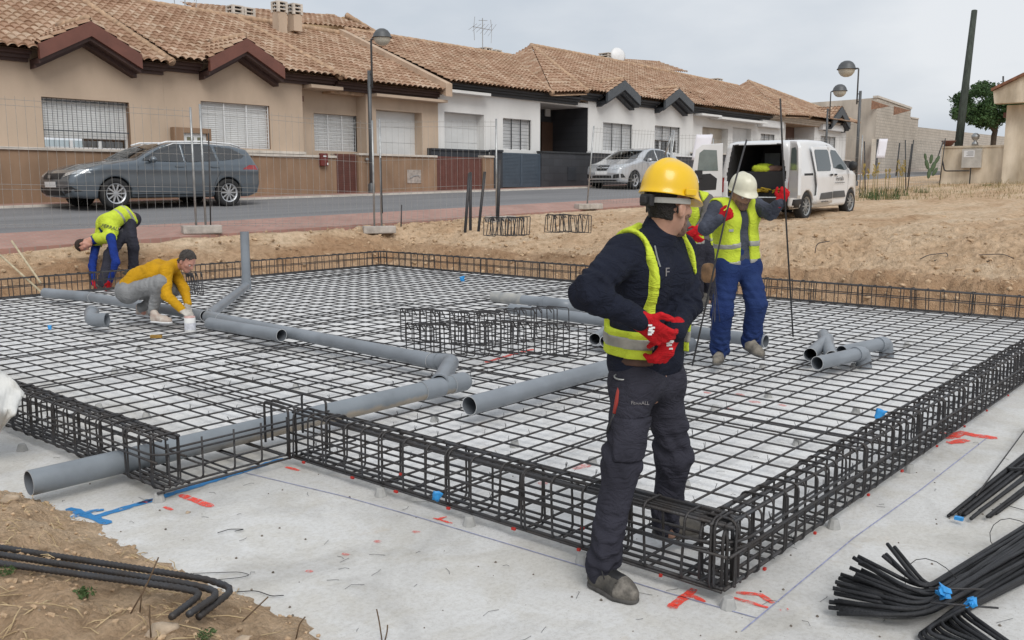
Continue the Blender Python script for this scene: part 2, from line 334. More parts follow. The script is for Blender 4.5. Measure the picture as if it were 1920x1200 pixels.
# ------------------------------------------------------------------ terrain
BK = [gz(*p) for p in ((0, 920), (70, 930), (125, 958), (190, 990), (250, 1029), (312, 1060), (440, 1100), (490, 1138), (562, 1166), (605, 1196))]
BKY = np.array([p[1] for p in BK][::-1]); BKX = np.array([p[0] for p in BK][::-1])
def xbank(y):
    r = np.interp(y, BKY, BKX)
    return r+np.where(y < BKY[0], (y-BKY[0])*.75, 0)+np.where(y > BKY[-1], (y-BKY[-1])*.15, 0)
def zst(X): return .0165*X+.009*np.maximum(X-35, 0)
def z_walk(X): return .53+.019*X+.0065*np.maximum(X-35, 0)
def z_ground(X, Y):
    X = np.asarray(X, float); Y = np.asarray(Y, float)
    n1 = fbm(X*1.1, Y*1.1, 4); n2 = fbm(X*5+40, Y*5, 4, .6); n3 = fbm(X*19+7, Y*19+3, 3, .65)
    dx = np.maximum(X-12.85, 0); dy = np.maximum(Y-14.5, 0)
    d = np.sqrt(dx*dx+dy*dy)+n1*.25*(dx+dy > .05)
    zt = z_walk(X)+.32*sst(26, 42, X)
    zo = (.40+.10*n1)*sst(0.0, .5, d+.12*n2)+(zt-.40)*sst(.6, 3.6, d)
    zo = np.where(Y > 15.7, np.maximum(zo, 0)*0+zt-.06, zo)
    zo = np.where(Y > 15.7, zo, zo*1.)
    ex = sst(14.9, 15.7, Y); zo = np.where(Y <= 15.7, zo*(1-ex)+(zt-.02)*ex*(zo > -9)+0, zo)
    rough = sst(.02, .3, d)
    calm = 1-.75*sst(17, 21, X)
    zo = zo+rough*(n2*.085+n3*.045)*calm*(Y < 15.75)
    for mx_, my_, r_, h_ in ((14.7, 6.0, .9, .06),):
        q = ((X-mx_)**2+(Y-my_)**2)/r_**2; zo = zo+h_*np.exp(-q)*(1+1.5*n2)
    for y0_, a_ in ((4.2, .16), (5.9, .16), (8.2, -.1), (10.0, -.1), (2.0, .05)):
        q = (Y-y0_-a_*(X-18)-.25*np.sin(X*.45))/.13; zo = zo-.035*np.exp(-q*q)*(1+.5*np.sin(X*28))*sst(16.2, 17.2, X)+.02*np.exp(-(np.abs(q)-1.8)**2)*sst(16.2, 17.2, X)
    xb = xbank(Y); e = xb-X+n2*.10+n3*.04
    zn = .27*(1-np.exp(-np.maximum(e, 0)*1.5))+(n2*.05+n3*.022)*sst(0, .25, e)
    z = np.where(e > 0, zn-.002, np.where(d > 0, zo, 0)-.03)
    return np.where((e <= 0) & (d <= 0), -.03, z)
def terrain():
    xs = np.concatenate([[-1800, -500, -120, -40, -15, -6, -2], np.arange(0, 3, .028), np.arange(3, 12.5, .5), np.arange(12.5, 17, .05), np.arange(17, 27, .10), np.arange(27, 64, .8), [66, 75, 95, 140, 300, 800, 1800]])
    ys = np.concatenate([[-1800, -500, -120, -40, -15], np.arange(-8, 1.4, .16), np.arange(1.4, 6.4, .028), np.arange(6.4, 14.2, .25), np.arange(14.2, 16, .045), np.arange(16, 26, .5), [27, 35, 60, 140, 400, 1800]])
    X, Y = np.meshgrid(xs, ys, indexing='ij'); Z = z_ground(X, Y)
    nx, ny = X.shape; idx = np.arange(nx*ny).reshape(nx, ny)
    F = np.stack([idx[:-1, :-1], idx[1:, :-1], idx[1:, 1:], idx[:-1, 1:]], -1).reshape(-1, 4)
    o = link('ground', npmesh(np.stack([X, Y, Z], -1).reshape(-1, 3), F, M_dirt)); tag(o, kind='structure')
terrain()
def zg(x, y): return float(z_ground(np.array([x]), np.array([y]))[0])
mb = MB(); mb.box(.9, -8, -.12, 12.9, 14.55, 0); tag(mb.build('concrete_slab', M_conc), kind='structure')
def strip(name, Y0, f0, Y1, f1, m, t=.12, x0=-60, x1=260):
    mb = MB(); xs = list(np.arange(x0, 40, 5.))+list(np.arange(40, x1+1, 20.))
    for a, b in zip(xs[:-1], xs[1:]):
        p = [(a, Y0, f0(a)), (b, Y0, f0(b)), (b, Y1, f1(b)), (a, Y1, f1(a))]
        q = [(x, y, z-t) for x, y, z in p]
        mb.add(p+q, [(0, 1, 2, 3), (0, 4, 5, 1), (3, 2, 6, 7)])
    return tag(mb.build(name, m), kind='structure')
e9 = lambda X: .006*max(X-35, 0)
fr0 = lambda X: .70+.0185*X+e9(X); fr1 = lambda X: .985+.0165*X+.009*max(X-35, 0)
zfar = lambda X: 1.05+.0165*X+.009*max(X-35, 0)
strip('pavement', 15.75, lambda X: .535+.019*X+e9(X), 17.0, lambda X: .715+.0185*X+e9(X), M_pave)
strip('road', 17.0, fr0, 22.25, fr1, M_asph)
strip('kerb', 22.25, lambda X: zfar(X)-.012, 22.37, lambda X: zfar(X)-.008, M_coping, t=.2)
strip('pavement', 22.37, lambda X: zfar(X)-.008, 30, lambda X: zfar(X)+.05, M_pave)
# ------------------------------------------------------------------ rebar mat and cages
X0, XI, X1, Y0, YI, Y1 = 2.36, 3.19, 12.40, 1.60, 4.48, 14.05
SPX, SPY = .2155, .207
mat_ = empty('rebar_mat', (X0, Y0, 0), 0, 'black steel reinforcement grid laid flat over the pale concrete slab', 'rebar grid')
def lpos(o, root): o.location = -Vector(root.location)
def bar_part(name, pts, r, root, m=None, n=6):
    mb = MB(); mb.tube([np.array(p)-np.array(root.location) for p in pts], r, n)
    return mb.build(name, m or M_rebar, root, smooth=True)
rj = lambda a: random.uniform(-a, a)
def wobble(p, q, k=5, a=.006, az=.003):
    p = np.array(p, float); q = np.array(q, float)
    return [p+(q-p)*t+(np.array([rj(a), rj(a), rj(az)]) if 0 < t < 1 else 0) for t in np.linspace(0, 1, k)]
y = Y0+.012
while y < Y1:
    xa = (XI if y < YI else X0)+.03
    a = rj(.02); bar_part('cross_bar', wobble((xa+rj(.03), y+rj(.012), .068), (X1-.03, y+rj(.012), .068)), .0065, mat_); y += SPY if y < 4.7 else .252
    if random.random() < .09: yb_ = y-.2+.055+rj(.02); xq = xa+random.choice((0, 0, 3.)); bar_part('cross_bar', wobble((xq, yb_, .069), (min(xq+6.2, X1-.03), yb_, .069)), .0065, mat_)
x = X0+.19
while x < X1:
    ya = YI+.02 if x < XI else Y0+.03
    bar_part('long_bar', wobble((x+rj(.012), ya, .054), (x+rj(.012), Y1-.03, .054)), .0065, mat_); x += SPX
    if random.random() < .12 and ya < 2: bar_part('long_bar', wobble((x-SPX+.06, ya, .055), (x-SPX+.06, ya+6.3, .055)), .0065, mat_)
for k in range(7):                                # lapped extra bars near the inner corner
    x = 3.6+.31*k; bar_part('lap_bar', [(x, 4.9+rj(.1)+k*.05, .082), (x+.01, 6.7+.2*k, .08)], .0065, mat_)
def rrect(w, h, r=.03, n=4):                      # rounded rectangle loop in (a,b), base at b=0
    P = []
    for cx, cy, a0 in ((w/2-r, h-r, 0), (-w/2+r, h-r, pi/2), (-w/2+r, r, pi), (w/2-r, r, 1.5*pi)):
        for i in range(n+1): a = a0+pi/2*i/n; P.append((cx+r*cos(a), cy+r*sin(a)))
    return P
def stirrup_mesh(w, h, r=.005, rr=.03, ov=.0, m=None):
    mb = MB(); P = rrect(w, h, rr); mb.tube([(0, a, b) for a, b in P], r, 6, closed=True)
    if ov:                                        # the two hook ends turned into the loop
        mb.tube([(r*2, w/2-rr*.2, h-rr*.3), (r*2.5, w/2-rr-.03, h-rr-.05)], r, 5); mb.tube([(r*2, w/2-rr*.3, h-rr*.1), (0, w/2-rr-.035, h-rr-.04)], r, 5)
    return mb.mesh(m or M_rebar, True)
CW, CHh, CZ = .155, .29, .055
def cage(x0, y0, x1, y1, label, inward, spacing, nb=4, rbar=.008, dbl=0, mid=True):
    """straight cage from (x0,y0) to (x1,y1): the outer face runs along that line, inward is the unit vector to the cage's inner side"""
    root = empty('rebar_cage', (x0, y0, CZ), 0, label, 'rebar cage')
    p = np.array([x0, y0, 0.]); q = np.array([x1, y1, 0.]); Lg = np.linalg.norm(q-p); d = (q-p)/Lg; nn = np.array([*inward, 0.])
    for zz in (.012, CHh-.012):
        for k in range(nb):
            o_ = .02+(CW-.04)*k/(nb-1); s = p+nn*o_; e = q+nn*o_
            bar_part('main_bar', [v+[0, 0, CZ+zz] for v in wobble(s+d*rj(.02), e+d*rj(.02), 6, .004)], rbar, root)
    if mid:
        for o_ in (-.008, CW+.008):
            bar_part('side_bar', [v+[0, 0, CZ+CHh*.55] for v in wobble(p+nn*o_, q+nn*o_, 5, .004)], rbar*.85, root)
    sm = stirrup_mesh(CW, CHh, .0058, .036, 0); t = .06; ang = atan2(d[1], d[0])
    i = 0
    while t < Lg-.03:
        for j in range(2 if (dbl and i % dbl == 0) else 1):
            o = link('stirrup', sm, root); o.location = tuple(d*(t+j*.022)+nn*CW/2+[0, 0, rj(.006)])
            o.rotation_euler = (rj(.02), rj(.05), ang+rj(.05))
        t += spacing*(1+rj(.1)); i += 1
    return root
cf = cage(XI, Y0, XI, YI, 'near rebar cage behind the legs of the man in the yellow helmet', (1, 0), .165, 3, dbl=3)
cr_ = cage(XI, Y0, X1, Y0, 'long rebar cage along the right edge of the slab with blue plastic ties', (0, 1), .118, 3, dbl=4)
cl_ = cage(X0, YI, X0, Y1, 'rebar cage at the left front running past the pale sack', (1, 0), .15, 4, dbl=2)
cfar = cage(X1, Y0, X1, Y1, 'far rebar cage standing against the excavated earth bank', (-1, 0), .17, 3, dbl=4)
cleft = cage(X0, Y1, X1, Y1, 'rebar cage behind the two bending workers along the far left edge', (0, -1), .17, 3, dbl=4)
def loose(pts, r, label, n=6, name='rebar_bar', cat='steel bar', m=None, group=None, smooth=True):
    c = np.mean(np.array(pts), 0); mb = MB(); mb.tube([np.array(p)-c for p in pts], r, n)
    o = mb.build(name, m or M_rebar, None, smooth); o.location = tuple(c); return tag(o, label, cat, group)
def bend(pts, rad=.06, n=5):                      # round the inner corners of a polyline
    P = [np.array(p, float) for p in pts]; R = [P[0]]
    for a, b, c in zip(P[:-2], P[1:-1], P[2:]):
        u = (a-b); lu = np.linalg.norm(u); v = (c-b); lv = np.linalg.norm(v); k = min(rad, lu*.45, lv*.45); s = b+u/lu*k; e = b+v/lv*k
        for t in np.linspace(0, 1, n): R.append((1-t)**2*s+2*t*(1-t)*b+t*t*e)
    R.append(P[-1]); return R
# corner bars of the near cage and the hoops across the step
def add_bars(root, name, pl, r=.008):
    for p in pl: bar_part(name, p, r, root)
for zz in (.17, .2): add_bars(cf, 'corner_bar', [bend([(XI-.012, Y0+1.2, CZ+zz), (XI-.014, Y0-.014, CZ+zz), (XI+1.3, Y0-.014, CZ+zz)], .2, 8)], .0062)
for o_ in (.03, .08, .13):
    add_bars(cf, 'corner_bar', [bend([(XI+o_, Y0+.7, CZ+.285), (XI+o_, Y0+.02, CZ+.285), (XI+o_, Y0+.02, CZ+.03)], .07), ], .0075)
    add_bars(cr_, 'corner_bar', [bend([(XI+.7, Y0+o_, CZ+.275), (XI+.012, Y0+o_, CZ+.275), (XI+.012, Y0+o_, CZ+.03)], .07)], .0075)
st = empty('rebar_hoops', (X0, YI, CZ), 0, 'row of upturned bars bridging the step between the two near cages', 'rebar hoops')
bar_part('side_bar', [(X0-.02, YI-.01, CZ+.0), (XI+.5, YI-.012, CZ+.0)], .007, st)
bar_part('side_bar', bend([(X0-.02, YI+1.3, CZ+.2), (X0-.02, YI-.02, CZ+.2), (XI+.35, YI-.02, CZ+.2)], .12, 7), .0062, st)
bar_part('side_bar', [(X0+.1, YI+.1, CZ+.19), (XI+.4, YI+.12, CZ+.19)], .0062, st)
for x in (X0+.06, X0+.26, X0+.46, X0+.64, X0+.82): bar_part('upturned_bar', bend([(x, YI+.5, CZ+.004), (x, YI-.0, CZ+.004), (x, YI-.0, CZ+.25)], .05), .0062, st)
for x in (XI-.02, XI+.03, XI+.26): bar_part('upturned_bar', bend([(x, YI-.03, CZ), (x, YI-.03, CZ+.31), (x+.02, YI+.24, CZ+.31), (x+.02, YI+.24, CZ+.05)], .035), .0075, st)
# twisted tie wire at the crossings near the camera
mb = MB(); ro_ = np.array(mat_.location)
for k in range(420):
    x = X0+.19+SPX*random.randint(4, 22); y = (Y0+.012+SPY*random.randint(0, 14)) if random.random() < .6 else 4.711+.252*random.randint(0, 8)
    if x < XI+.1: continue
    q = np.array([x, y, .062])-ro_; a = rj(pi); d_ = np.array([cos(a), sin(a), 0])*.012; mb.tube([q-d_+[0, 0, .004], q+[0, 0, .012], q+d_+[0, 0, .003]], .0018, 4); mb.tube([q+[0, 0, .01], q+[rj(.012), rj(.012), .03+.02*random.random()]], .0015, 4)
mb.build('tie_wires', M_rebar2, mat_)['kind'] = 'stuff'
# red paint dots at the ties on the near cages
M_spray = cmat('red_spray', lambda nt, b, tc: (b.inputs.__getitem__('Base Color').__setattr__('default_value', (.88, .075, .045, 1)), b.inputs['Roughness'].__setattr__('default_value', .6),
    nt.links.new(ramp(nt, noise(nt, tc.outputs['Object'], 30, 7, .8), [(.36, 0), (.54, .92)]), b.inputs['Alpha'])))
M_sprayb = cmat('blue_spray', lambda nt, b, tc: (b.inputs['Base Color'].__setattr__('default_value', (.025, .20, .47, 1)), b.inputs['Roughness'].__setattr__('default_value', .6),
    nt.links.new(ramp(nt, noise(nt, tc.outputs['Object'], 22, 6, .75), [(.33, 0), (.47, .95)]), b.inputs['Alpha'])))
M_redsolid = mat('red_paint', (.5, .03, .02), .6, var=.3, vs=30); M_blueplastic = mat('blue_plastic', (.03, .30, .70), .4, var=.2, vs=20)
M_chalk = mat('chalk_line', (.34, .36, .53), .9, var=.3, vs=30)
def dot(root, c, ax):
    mb = MB(); e = .010+rj(.004); h_ = (0, e, 0) if ax else (e, 0, 0); mb.obox(np.array(c)-np.array(root.location), h_, (.0062, 0, 0) if ax else (0, .0062, 0), (0, 0, .0062)); mb.build('paint_dot', M_redsolid, root, bevel=.002)
for k in range(1, 14, 2):
    dot(cf, (XI+rj(.002), Y0+.12+k*.2+rj(.03), CZ-.004), True)
    if k % 3 == 0: dot(cf, (XI+.012, Y0+.12+k*.2+rj(.03), CZ+.096), True)
for k in range(9): dot(cr_, (XI+.3+k*.62+rj(.05), Y0, CZ-.002), False)
# ------------------------------------------------------------------ concrete spacers
M_spacer = mat('spacer_concrete', (.40, .40, .39), .9, var=.15, vs=20)
mb = MB(); mb.lathe([(.034, 0), (.034, .004), (.023, .042), (.02, .046)], n=10, cap0=True, cap1=True); spm = mb.mesh(M_spacer)
SPC = [(714, 930), (880, 985), (1092, 1055), (1365, 1140), (1563, 990), (1705, 885), (298, 940), (42, 845), (275, 785), (185, 768), (745, 740), (965, 838), (1110, 870), (1440, 745), (1495, 835), (1605, 775), (1285, 915), (600, 620),
       (215, 700), (260, 660), (1340, 770), (1240, 805), (1430, 690), (760, 830), (815, 790), (1600, 690), (1700, 650), (1790, 690), (480, 690), (555, 730), (640, 690)]
for p in SPC:
    q = gz(*p); o = link('concrete_spacer', spm); o.location = (q[0], q[1], 0); o.rotation_euler = (0, 0, rj(3)); o.scale = (1, 1, 1+rj(.06))
    tag(o, 'small grey concrete spacer cone propping up the rebar grid', 'spacer', 'concrete spacers under the rebar')
# ------------------------------------------------------------------ spray paint on the slab
def ribbon(mb, px, wd, z=.004, wob=.25, raw=None):
    P = raw or [gz(*p) for p in px]; Q = []
    for a, b in zip(P[:-1], P[1:]):
        n = max(2, int(np.linalg.norm(b-a)/.03)); Q += [a+(b-a)*i/n for i in range(n)]
    Q.append(P[-1]); vs = []
    for i, p in enumerate(Q):
        t = Q[min(i+1, len(Q)-1)]-Q[max(i-1, 0)]; t /= np.linalg.norm(t)+1e-9; nn = np.array([-t[1], t[0], 0]); e = .55 if i in (0, len(Q)-1) else 1
        vs += [p+nn*wd/2*e*(1+rj(wob))+[0, 0, z-p[2]], p-nn*wd/2*e*(1+rj(wob))+[0, 0, z-p[2]]]
    mb.add(vs, [(2*i, 2*i+1, 2*i+3, 2*i+2) for i in range(len(Q)-1)])
def paint(name, strokes, m, label, cat='paint mark', wob=.25):
    mb = MB()
    for k, (px, wd) in enumerate(strokes): ribbon(mb, px, wd, .003+.0012*k, wob)
    return tag(mb.build(name, m), label, cat)
M_spraysoft = cmat('faded_red_spray', lambda nt, b, tc: (b.inputs['Base Color'].__setattr__('default_value', (.80, .12, .09, 1)), b.inputs['Roughness'].__setattr__('default_value', .7),
    nt.links.new(ramp(nt, noise(nt, tc.outputs['Object'], 34, 7, .85), [(.38, 0), (.66, .75)]), b.inputs['Alpha'])))
paint('paint_line', [([(170, 972), (290, 937), (400, 902), (532, 860)], .05), ([(128, 954), (160, 966), (205, 983)], .05), ([(132, 972), (170, 960), (195, 957)], .04)], M_sprayb, 'bright blue spray line ending in a cross by the earth bank')
paint('paint_mark', [([(338, 928), (365, 938), (398, 951)], .045)], M_spray, 'red spray dash right of the big grey pipe end')
paint('paint_mark', [([(258, 945), (288, 937)], .045)], M_spray, 'red spray dash touching the blue spray line')
paint('paint_mark', [([(308, 951), (323, 957)], .03)], M_spray, 'tiny red spray tick below the blue line')
paint('paint_mark', [([(535, 876), (562, 883)], .03)], M_spray, 'thin red spray dash beside the end of the blue line')
paint('paint_mark', [([(1262, 1138), (1302, 1105)], .045), ([(1285, 1112), (1322, 1130)], .03), ([(1252, 1136), (1272, 1140)], .06)], M_spray, 'red spray T with a blob beside the dark shoe')
paint('paint_mark', [([(1380, 1112), (1425, 1116), (1450, 1132)], .03), ([(1375, 1122), (1440, 1141)], .026), ([(1462, 1146), (1466, 1146)], .02), ([(1475, 1145), (1479, 1145)], .018)], M_spray, 'forked red spray mark at the corner of the near rebar cage')
paint('paint_mark', [([(1770, 822), (1805, 812), (1830, 818), (1870, 822)], .09), ([(1778, 832), (1815, 826)], .07), ([(1765, 812), (1800, 822)], .05)], M_spray, 'large red spray scrawl outside the right hand cage')
paint('paint_mark', [([(812, 972), (848, 982)], .02), ([(818, 975), (838, 970)], .02)], M_spray, 'small red spray scribble below the blue plastic tie')
for p, lb in (((580, 1071), 'faint red spray dot on open concrete near the bent bars'), ((648, 1039), 'red spray dot in the middle of the open concrete'), ((708, 1015), 'faded red spray spot right of a brighter dot'), ((780, 997), 'pale red spray blot below the near cage')):
    paint('paint_mark', [([(p[0]-7, p[1]), (p[0]+7, p[1]+2)], .03)], M_spraysoft, lb)
paint('paint_mark', [([(910, 680), (960, 665), (1000, 655)], .055)], M_spray, 'red spray stroke beneath the loose hoops on the grid')
k = 0
for p, q, lb in (((1380, 738), (1395, 742), 'red spray spot under the grid left of the pipe elbow'), ((1320, 735), (1332, 738), 'red spray spot under the grid at the right of the dark trousers'), ((1405, 752), (1425, 756), 'red smear under the grid in front of the grey fittings'), ((1460, 758), (1474, 762), 'red fleck under the grid nearest the pipe elbow'), ((1075, 880), (1105, 872), 'red stroke under the grid beside the dark trousers'), ((1010, 905), (1025, 908), 'red fleck under the grid behind the near cage'), ((1355, 765), (1378, 770), 'pale red blot under the grid below two red spots')):
    paint('paint_mark', [([p, q], .06)], M_spraysoft, lb)
paint('chalk_line', [([(430, 880), (640, 930), (790, 972), (1090, 1062), (1250, 1112), (1420, 1160)], .007)], M_chalk, 'thin blue chalk line along the near rebar cage', 'chalk line', .1)
paint('chalk_line', [([(1390, 1185), (1600, 1010), (1725, 920), (1850, 822)], .0065)], M_chalk, 'thin blue chalk line along the right rebar cage', 'chalk line', .1)
mb = MB()
for k in range(95):
    p = gz(random.uniform(90, 1900), random.uniform(800, 1195)); 
    if p[0] < xbank(p[1])+.05 or (XI < p[0] and p[1] > Y0+.3 and random.random() < .5): continue
    a = rj(pi); l = random.uniform(.015, .06); c = rj(1.2); q = p+[l*cos(a), l*sin(a), 0]; s = q+[l*.6*cos(a+c), l*.6*sin(a+c), 0]
    mb.tube([p+[0, 0, .003], q+[0, 0, .004+random.random()*.008], s+[0, 0, .003]], .0009, 4)
tag(mb.build('wire_scraps', M_rebar2), 'scattered short bits of tie wire on the pale concrete', 'wire scraps', kind='stuff')
mb = MB()
for k in range(110):
    p = gz(random.uniform(150, 1900), random.uniform(880, 1198)); r = random.uniform(.002, .007)
    if p[0] < xbank(p[1]): continue
    mb.lathe([(r*.8, 0), (r, r*.5), (r*.4, r*1.1)], (p[0], p[1], 0), 5, cap1=True)
tag(mb.build('grit', mat('grit', (.2, .17, .14), .9, var=.5, vs=30)), 'crumbs of earth and grit on the pale concrete', 'grit', kind='stuff')
# ------------------------------------------------------------------ tie tags
def rag(px, py, s, label, z=None, D=None):
    c = dep(px, py, D); mb = MB(); P = []
    for i in range(5):
        for j in range(5): P.append((s*(i/4-.5)*(.6+.4*j/4)+rj(s*.08), s*.35*sin(i*1.7+j)*.4, s*(j/4-.5)+rj(s*.05)))
    mb.add(P, [(i*5+j, i*5+j+1, i*5+j+6, i*5+j+5) for i in range(4) for j in range(4)])
    o = mb.build('plastic_tie', M_blueplastic, None, True); o.location = tuple(c); o.rotation_euler = (rj(.3), rj(.4), YAW-pi/2); md = o.modifiers.new('s', 'SOLIDIFY'); md.thickness = .004
    return tag(o, label, 'plastic tie')
rag(819, 930, .05, 'blue plastic scrap caught on the near rebar cage', D=4.52)
rag(1650, 778, .07, 'blue plastic scrap hanging on the right rebar cage', D=5.5)
rag(867, 523, .09, 'blue plastic scrap lying near the far rebar cage', D=15.2)
rag(93, 614, .05, 'small blue scrap on the grid left of the grey elbow', D=10.0)
print('p1 ok')
def unit_(v): v = np.array(v, float); return v/(np.linalg.norm(v)+1e-12)
def UPX(a): return unit_(np.array([0, 0, 1.])-a*a[2])
# ------------------------------------------------------------------ loose hoops
hm = stirrup_mesh(.27, .33, .0058, .02, 1); hm2 = stirrup_mesh(.26, .30, .0058, .02, 1)
def hooprow(pa, pb, n, z, mesh, label, group, az, tilt=.0, jit=.06, sc=1.):
    a = gz(*pa, z); b = gz(*pb, z)
    for k in range(n):
        p = a+(b-a)*k/(n-1); o = link('rebar_hoop', mesh); o.location = (p[0]+rj(.02), p[1]+rj(.02), z+.004+rj(.002)); o.scale = (sc,)*3
        o.rotation_euler = (0, tilt+rj(jit), az+rj(.1)); tag(o, label, 'rebar hoop', group)
g1 = 'bundles of hoops on the grid'
hooprow((765, 640), (905, 648), 11, .08, hm, 'loose rectangular rebar hoop in the back left bundle on the grid', g1, radians(4))
hooprow((918, 646), (1045, 634), 9, .08, hm, 'loose rectangular rebar hoop in the back right bundle on the grid', g1, radians(4))
hooprow((780, 668), (915, 664), 10, .08, hm2, 'loose rectangular rebar hoop in the front left bundle on the grid', g1, radians(4))
hooprow((930, 660), (1075, 668), 10, .08, hm2, 'loose rectangular rebar hoop in the front right bundle on the grid', g1, radians(4))
hz = .80; g2 = 'hoops stacked on the earth'
def hoopstack(px0, px1, py, n, label, D):
    a = dep(px0, py, D); b = dep(px1, py, D); 
    for k in range(n):
        p = a+(b-a)*k/(n-1); o = link('rebar_hoop', hm2); o.location = (p[0], p[1], a[2]+rj(.01)); o.scale = (1.2, 1.15, 1.0)
        o.rotation_euler = (rj(.05), rj(.2), YAW-pi/2+.5+rj(.12)); tag(o, label, 'rebar hoop', g2)
hoopstack(915, 985, 441, 15, 'rebar hoop in the stack beside the dark posts on the earth', 15.4)
hoopstack(1028, 1100, 435, 13, 'rebar hoop in the stack right of the posts on the earth', 16.0)
hoopstack(345, 380, 551, 7, 'rebar hoop in the small stack behind the man in yellow', 13.2)
# ------------------------------------------------------------------ plastic pipes
def pipe_mb(A, B, r, th=.0045, n=24, mats=None, seg=1):
    A = np.array(A, float); B = np.array(B, float); d = (B-A)/np.linalg.norm(B-A)
    u = np.cross(d, [0, 0, 1.]); u = u/np.linalg.norm(u) if np.linalg.norm(u) > .01 else np.array([1., 0, 0]); w_ = np.cross(d, u)
    mb = MB(); vs = []
    for c, rr in ((A, r), (B, r), (B, r-th), (A, r-th)):
        for k in range(n): a = 2*pi*k/n; vs.append(c+rr*(cos(a)*u+sin(a)*w_))
    for i in range(4):
        j = (i+1) % 4; mb.add([], [], 0)
        mi = (0, 2, 1, 2)[i]
        base = len(mb.v)
        mb.add(vs[i*n:(i+1)*n]+vs[j*n:(j+1)*n], [(k, (k+1) % n, n+(k+1) % n, n+k) for k in range(n)], mi)
    return mb
PM = [M_pvc, M_pvc_in, M_pvc_edge]
def shift(mb, c): mb.v = [tuple(np.array(v)-c) for v in mb.v]; return mb
def sm_norm(o):
    for p in o.data.polygons: p.use_smooth = p.material_index != 2
    return o
def pipe(A, B, r, label, name='plastic_pipe', root=None, m0=None, part=None):
    mats = [m0 or M_pvc, M_pvc_in, M_pvc_edge]
    if root is None:
        c = (np.array(A)+np.array(B))/2; o = shift(pipe_mb(A, B, r), c).build(name, mats, None, True); o.location = tuple(c); tag(o, label, 'pipe')
    else: o = shift(pipe_mb(A, B, r), np.array(root.location)).build(part or 'pipe', mats, root, True)
    return sm_norm(o)
def sock(A, B, r, root, at, ln=.13, m0=None, name='coupling'):       # coupling collar around A->B centred at fraction at
    A = np.array(A, float); B = np.array(B, float); d = (B-A)/np.linalg.norm(B-A); c = A+(B-A)*at
    return pipe(c-d*ln/2, c+d*ln/2, r+.006, None, root=root, m0=m0, part=name)
def elbow(pts, r, root, m0=None, name='elbow', rad=.1):
    c = np.array(root.location); P = bend(pts, rad, 8); mb = MB(); mb.tube([p-c for p in P], r+.006, 20, caps=False)
    mb.tube([p-c for p in P], r+.001, 20, caps=False, mi=1)
    for e, f in ((P[0], P[1]), (P[-1], P[-2])):
        d = (e-f)/np.linalg.norm(e-f); q = pipe_mb(e-d*.06, e+d*.004, r+.010, .012, 20); mb.add([np.array(v)-c for v in q.v], q.f, 0)
    return mb.build(name, [m0 or M_pvc, M_pvc_in], root, True)
RP = .068
# main drain run
A = gz(54, 906, .125); B = gz(866, 716, .155)
run = empty('drain_pipe_run', tuple((A+B)/2), 0, 'long connected grey drain run with open end on the earth and upright riser', 'drain pipe')
def f_mud(nt, b, tc):
    v = tc.outputs['Object']; b.inputs['Roughness'].default_value = .42
    ge = N(nt, 'ShaderNodeNewGeometry'); sx = N(nt, 'ShaderNodeSeparateXYZ'); nt.links.new(ge.outputs['Position'], sx.inputs[0])
    n1 = noise(nt, v, 6, 6, .7); ad = N(nt, 'ShaderNodeMath', operation='MULTIPLY_ADD'); nt.links.new(n1, ad.inputs[0]); ad.inputs[1].default_value = -.11; nt.links.new(sx.outputs[2], ad.inputs[2])
    f0 = ramp(nt, ad.outputs[0], [(.055, .75), (.085, 0)]); mr = N(nt, 'ShaderNodeMapRange'); mr.inputs[1].default_value = 2.7; mr.inputs[2].default_value = 3.3; nt.links.new(sx.outputs[0], mr.inputs[0]); mm_ = N(nt, 'ShaderNodeMath', operation='MULTIPLY'); nt.links.new(f0, mm_.inputs[0]); nt.links.new(mr.outputs[0], mm_.inputs[1]); f = mm_.outputs[0]
    c = mixc(nt, f, (.20, .225, .25), (.36, .29, .205)); s = ramp(nt, noise(nt, v, 3, 7, .7), [(.3, (.75, .75, .75)), (.65, (1.05, 1.05, 1.05))])
    nt.links.new(mixc(nt, .8, c, s, 'MULTIPLY'), b.inputs['Base Color'])
M_mud = cmat('mud_streaked_pvc', f_mud)
pipe(A, B, RP, None, root=run, m0=M_mud); sock(A, B, RP, run, .985, .14, M_pvc, 'end_cap'); sock(A, B, RP+.001, run, .9, .2, M_pvc, 'tee')
mb = MB(); c = np.array(run.location); d = (B-A)/np.linalg.norm(B-A); mb.tube([B-c-d*.002+d*.03, B-c+d*.05], [RP+.004, RP-.004], 20); mb.build('cap_disc', M_pvc, run, True)
t0 = A+(B-A)*.925; E0 = gz(818, 678, .15); E1 = gz(392, 594, .15)
dd = (E0-E1)/np.linalg.norm(E0-E1); ks = E0+dd*.20
elbow([t0+[0, 0, .03], ks+np.array([0, 0, .03]), E0-dd*.02], RP*.92, run, M_pvc, rad=.13)
pipe(E1, E0, RP*.92, None, root=run); sock(E1, E0, RP*.92, run, .955, .22); sock(E1, E0, RP*.92, run, .03, .3, None, 'junction')
R0 = gz(462, 536, .13); pipe(gz(391, 591, .15), R0, RP*.92, None, root=run, part='branch_pipe')
r1 = R0+[0, 0, 0]; dv = (CYP, 0); R1 = onY(462, 434, R0[1]+.02); R1 = np.array([R0[0]+.02, R0[1]+.02, R1[2]])
pipe(R0+[.0, .0, -.05], R1, RP*.98, None, root=run, part='riser_pipe'); pipe(R0+[0, 0, -.055], R0+[0, 0, .10], RP*1.08, None, root=run, part='socket')
G0 = gz(384, 592, .15); G1 = gz(250, 570, .15); G2 = gz(165, 556, .15); G3 = gz(84, 549, .15)
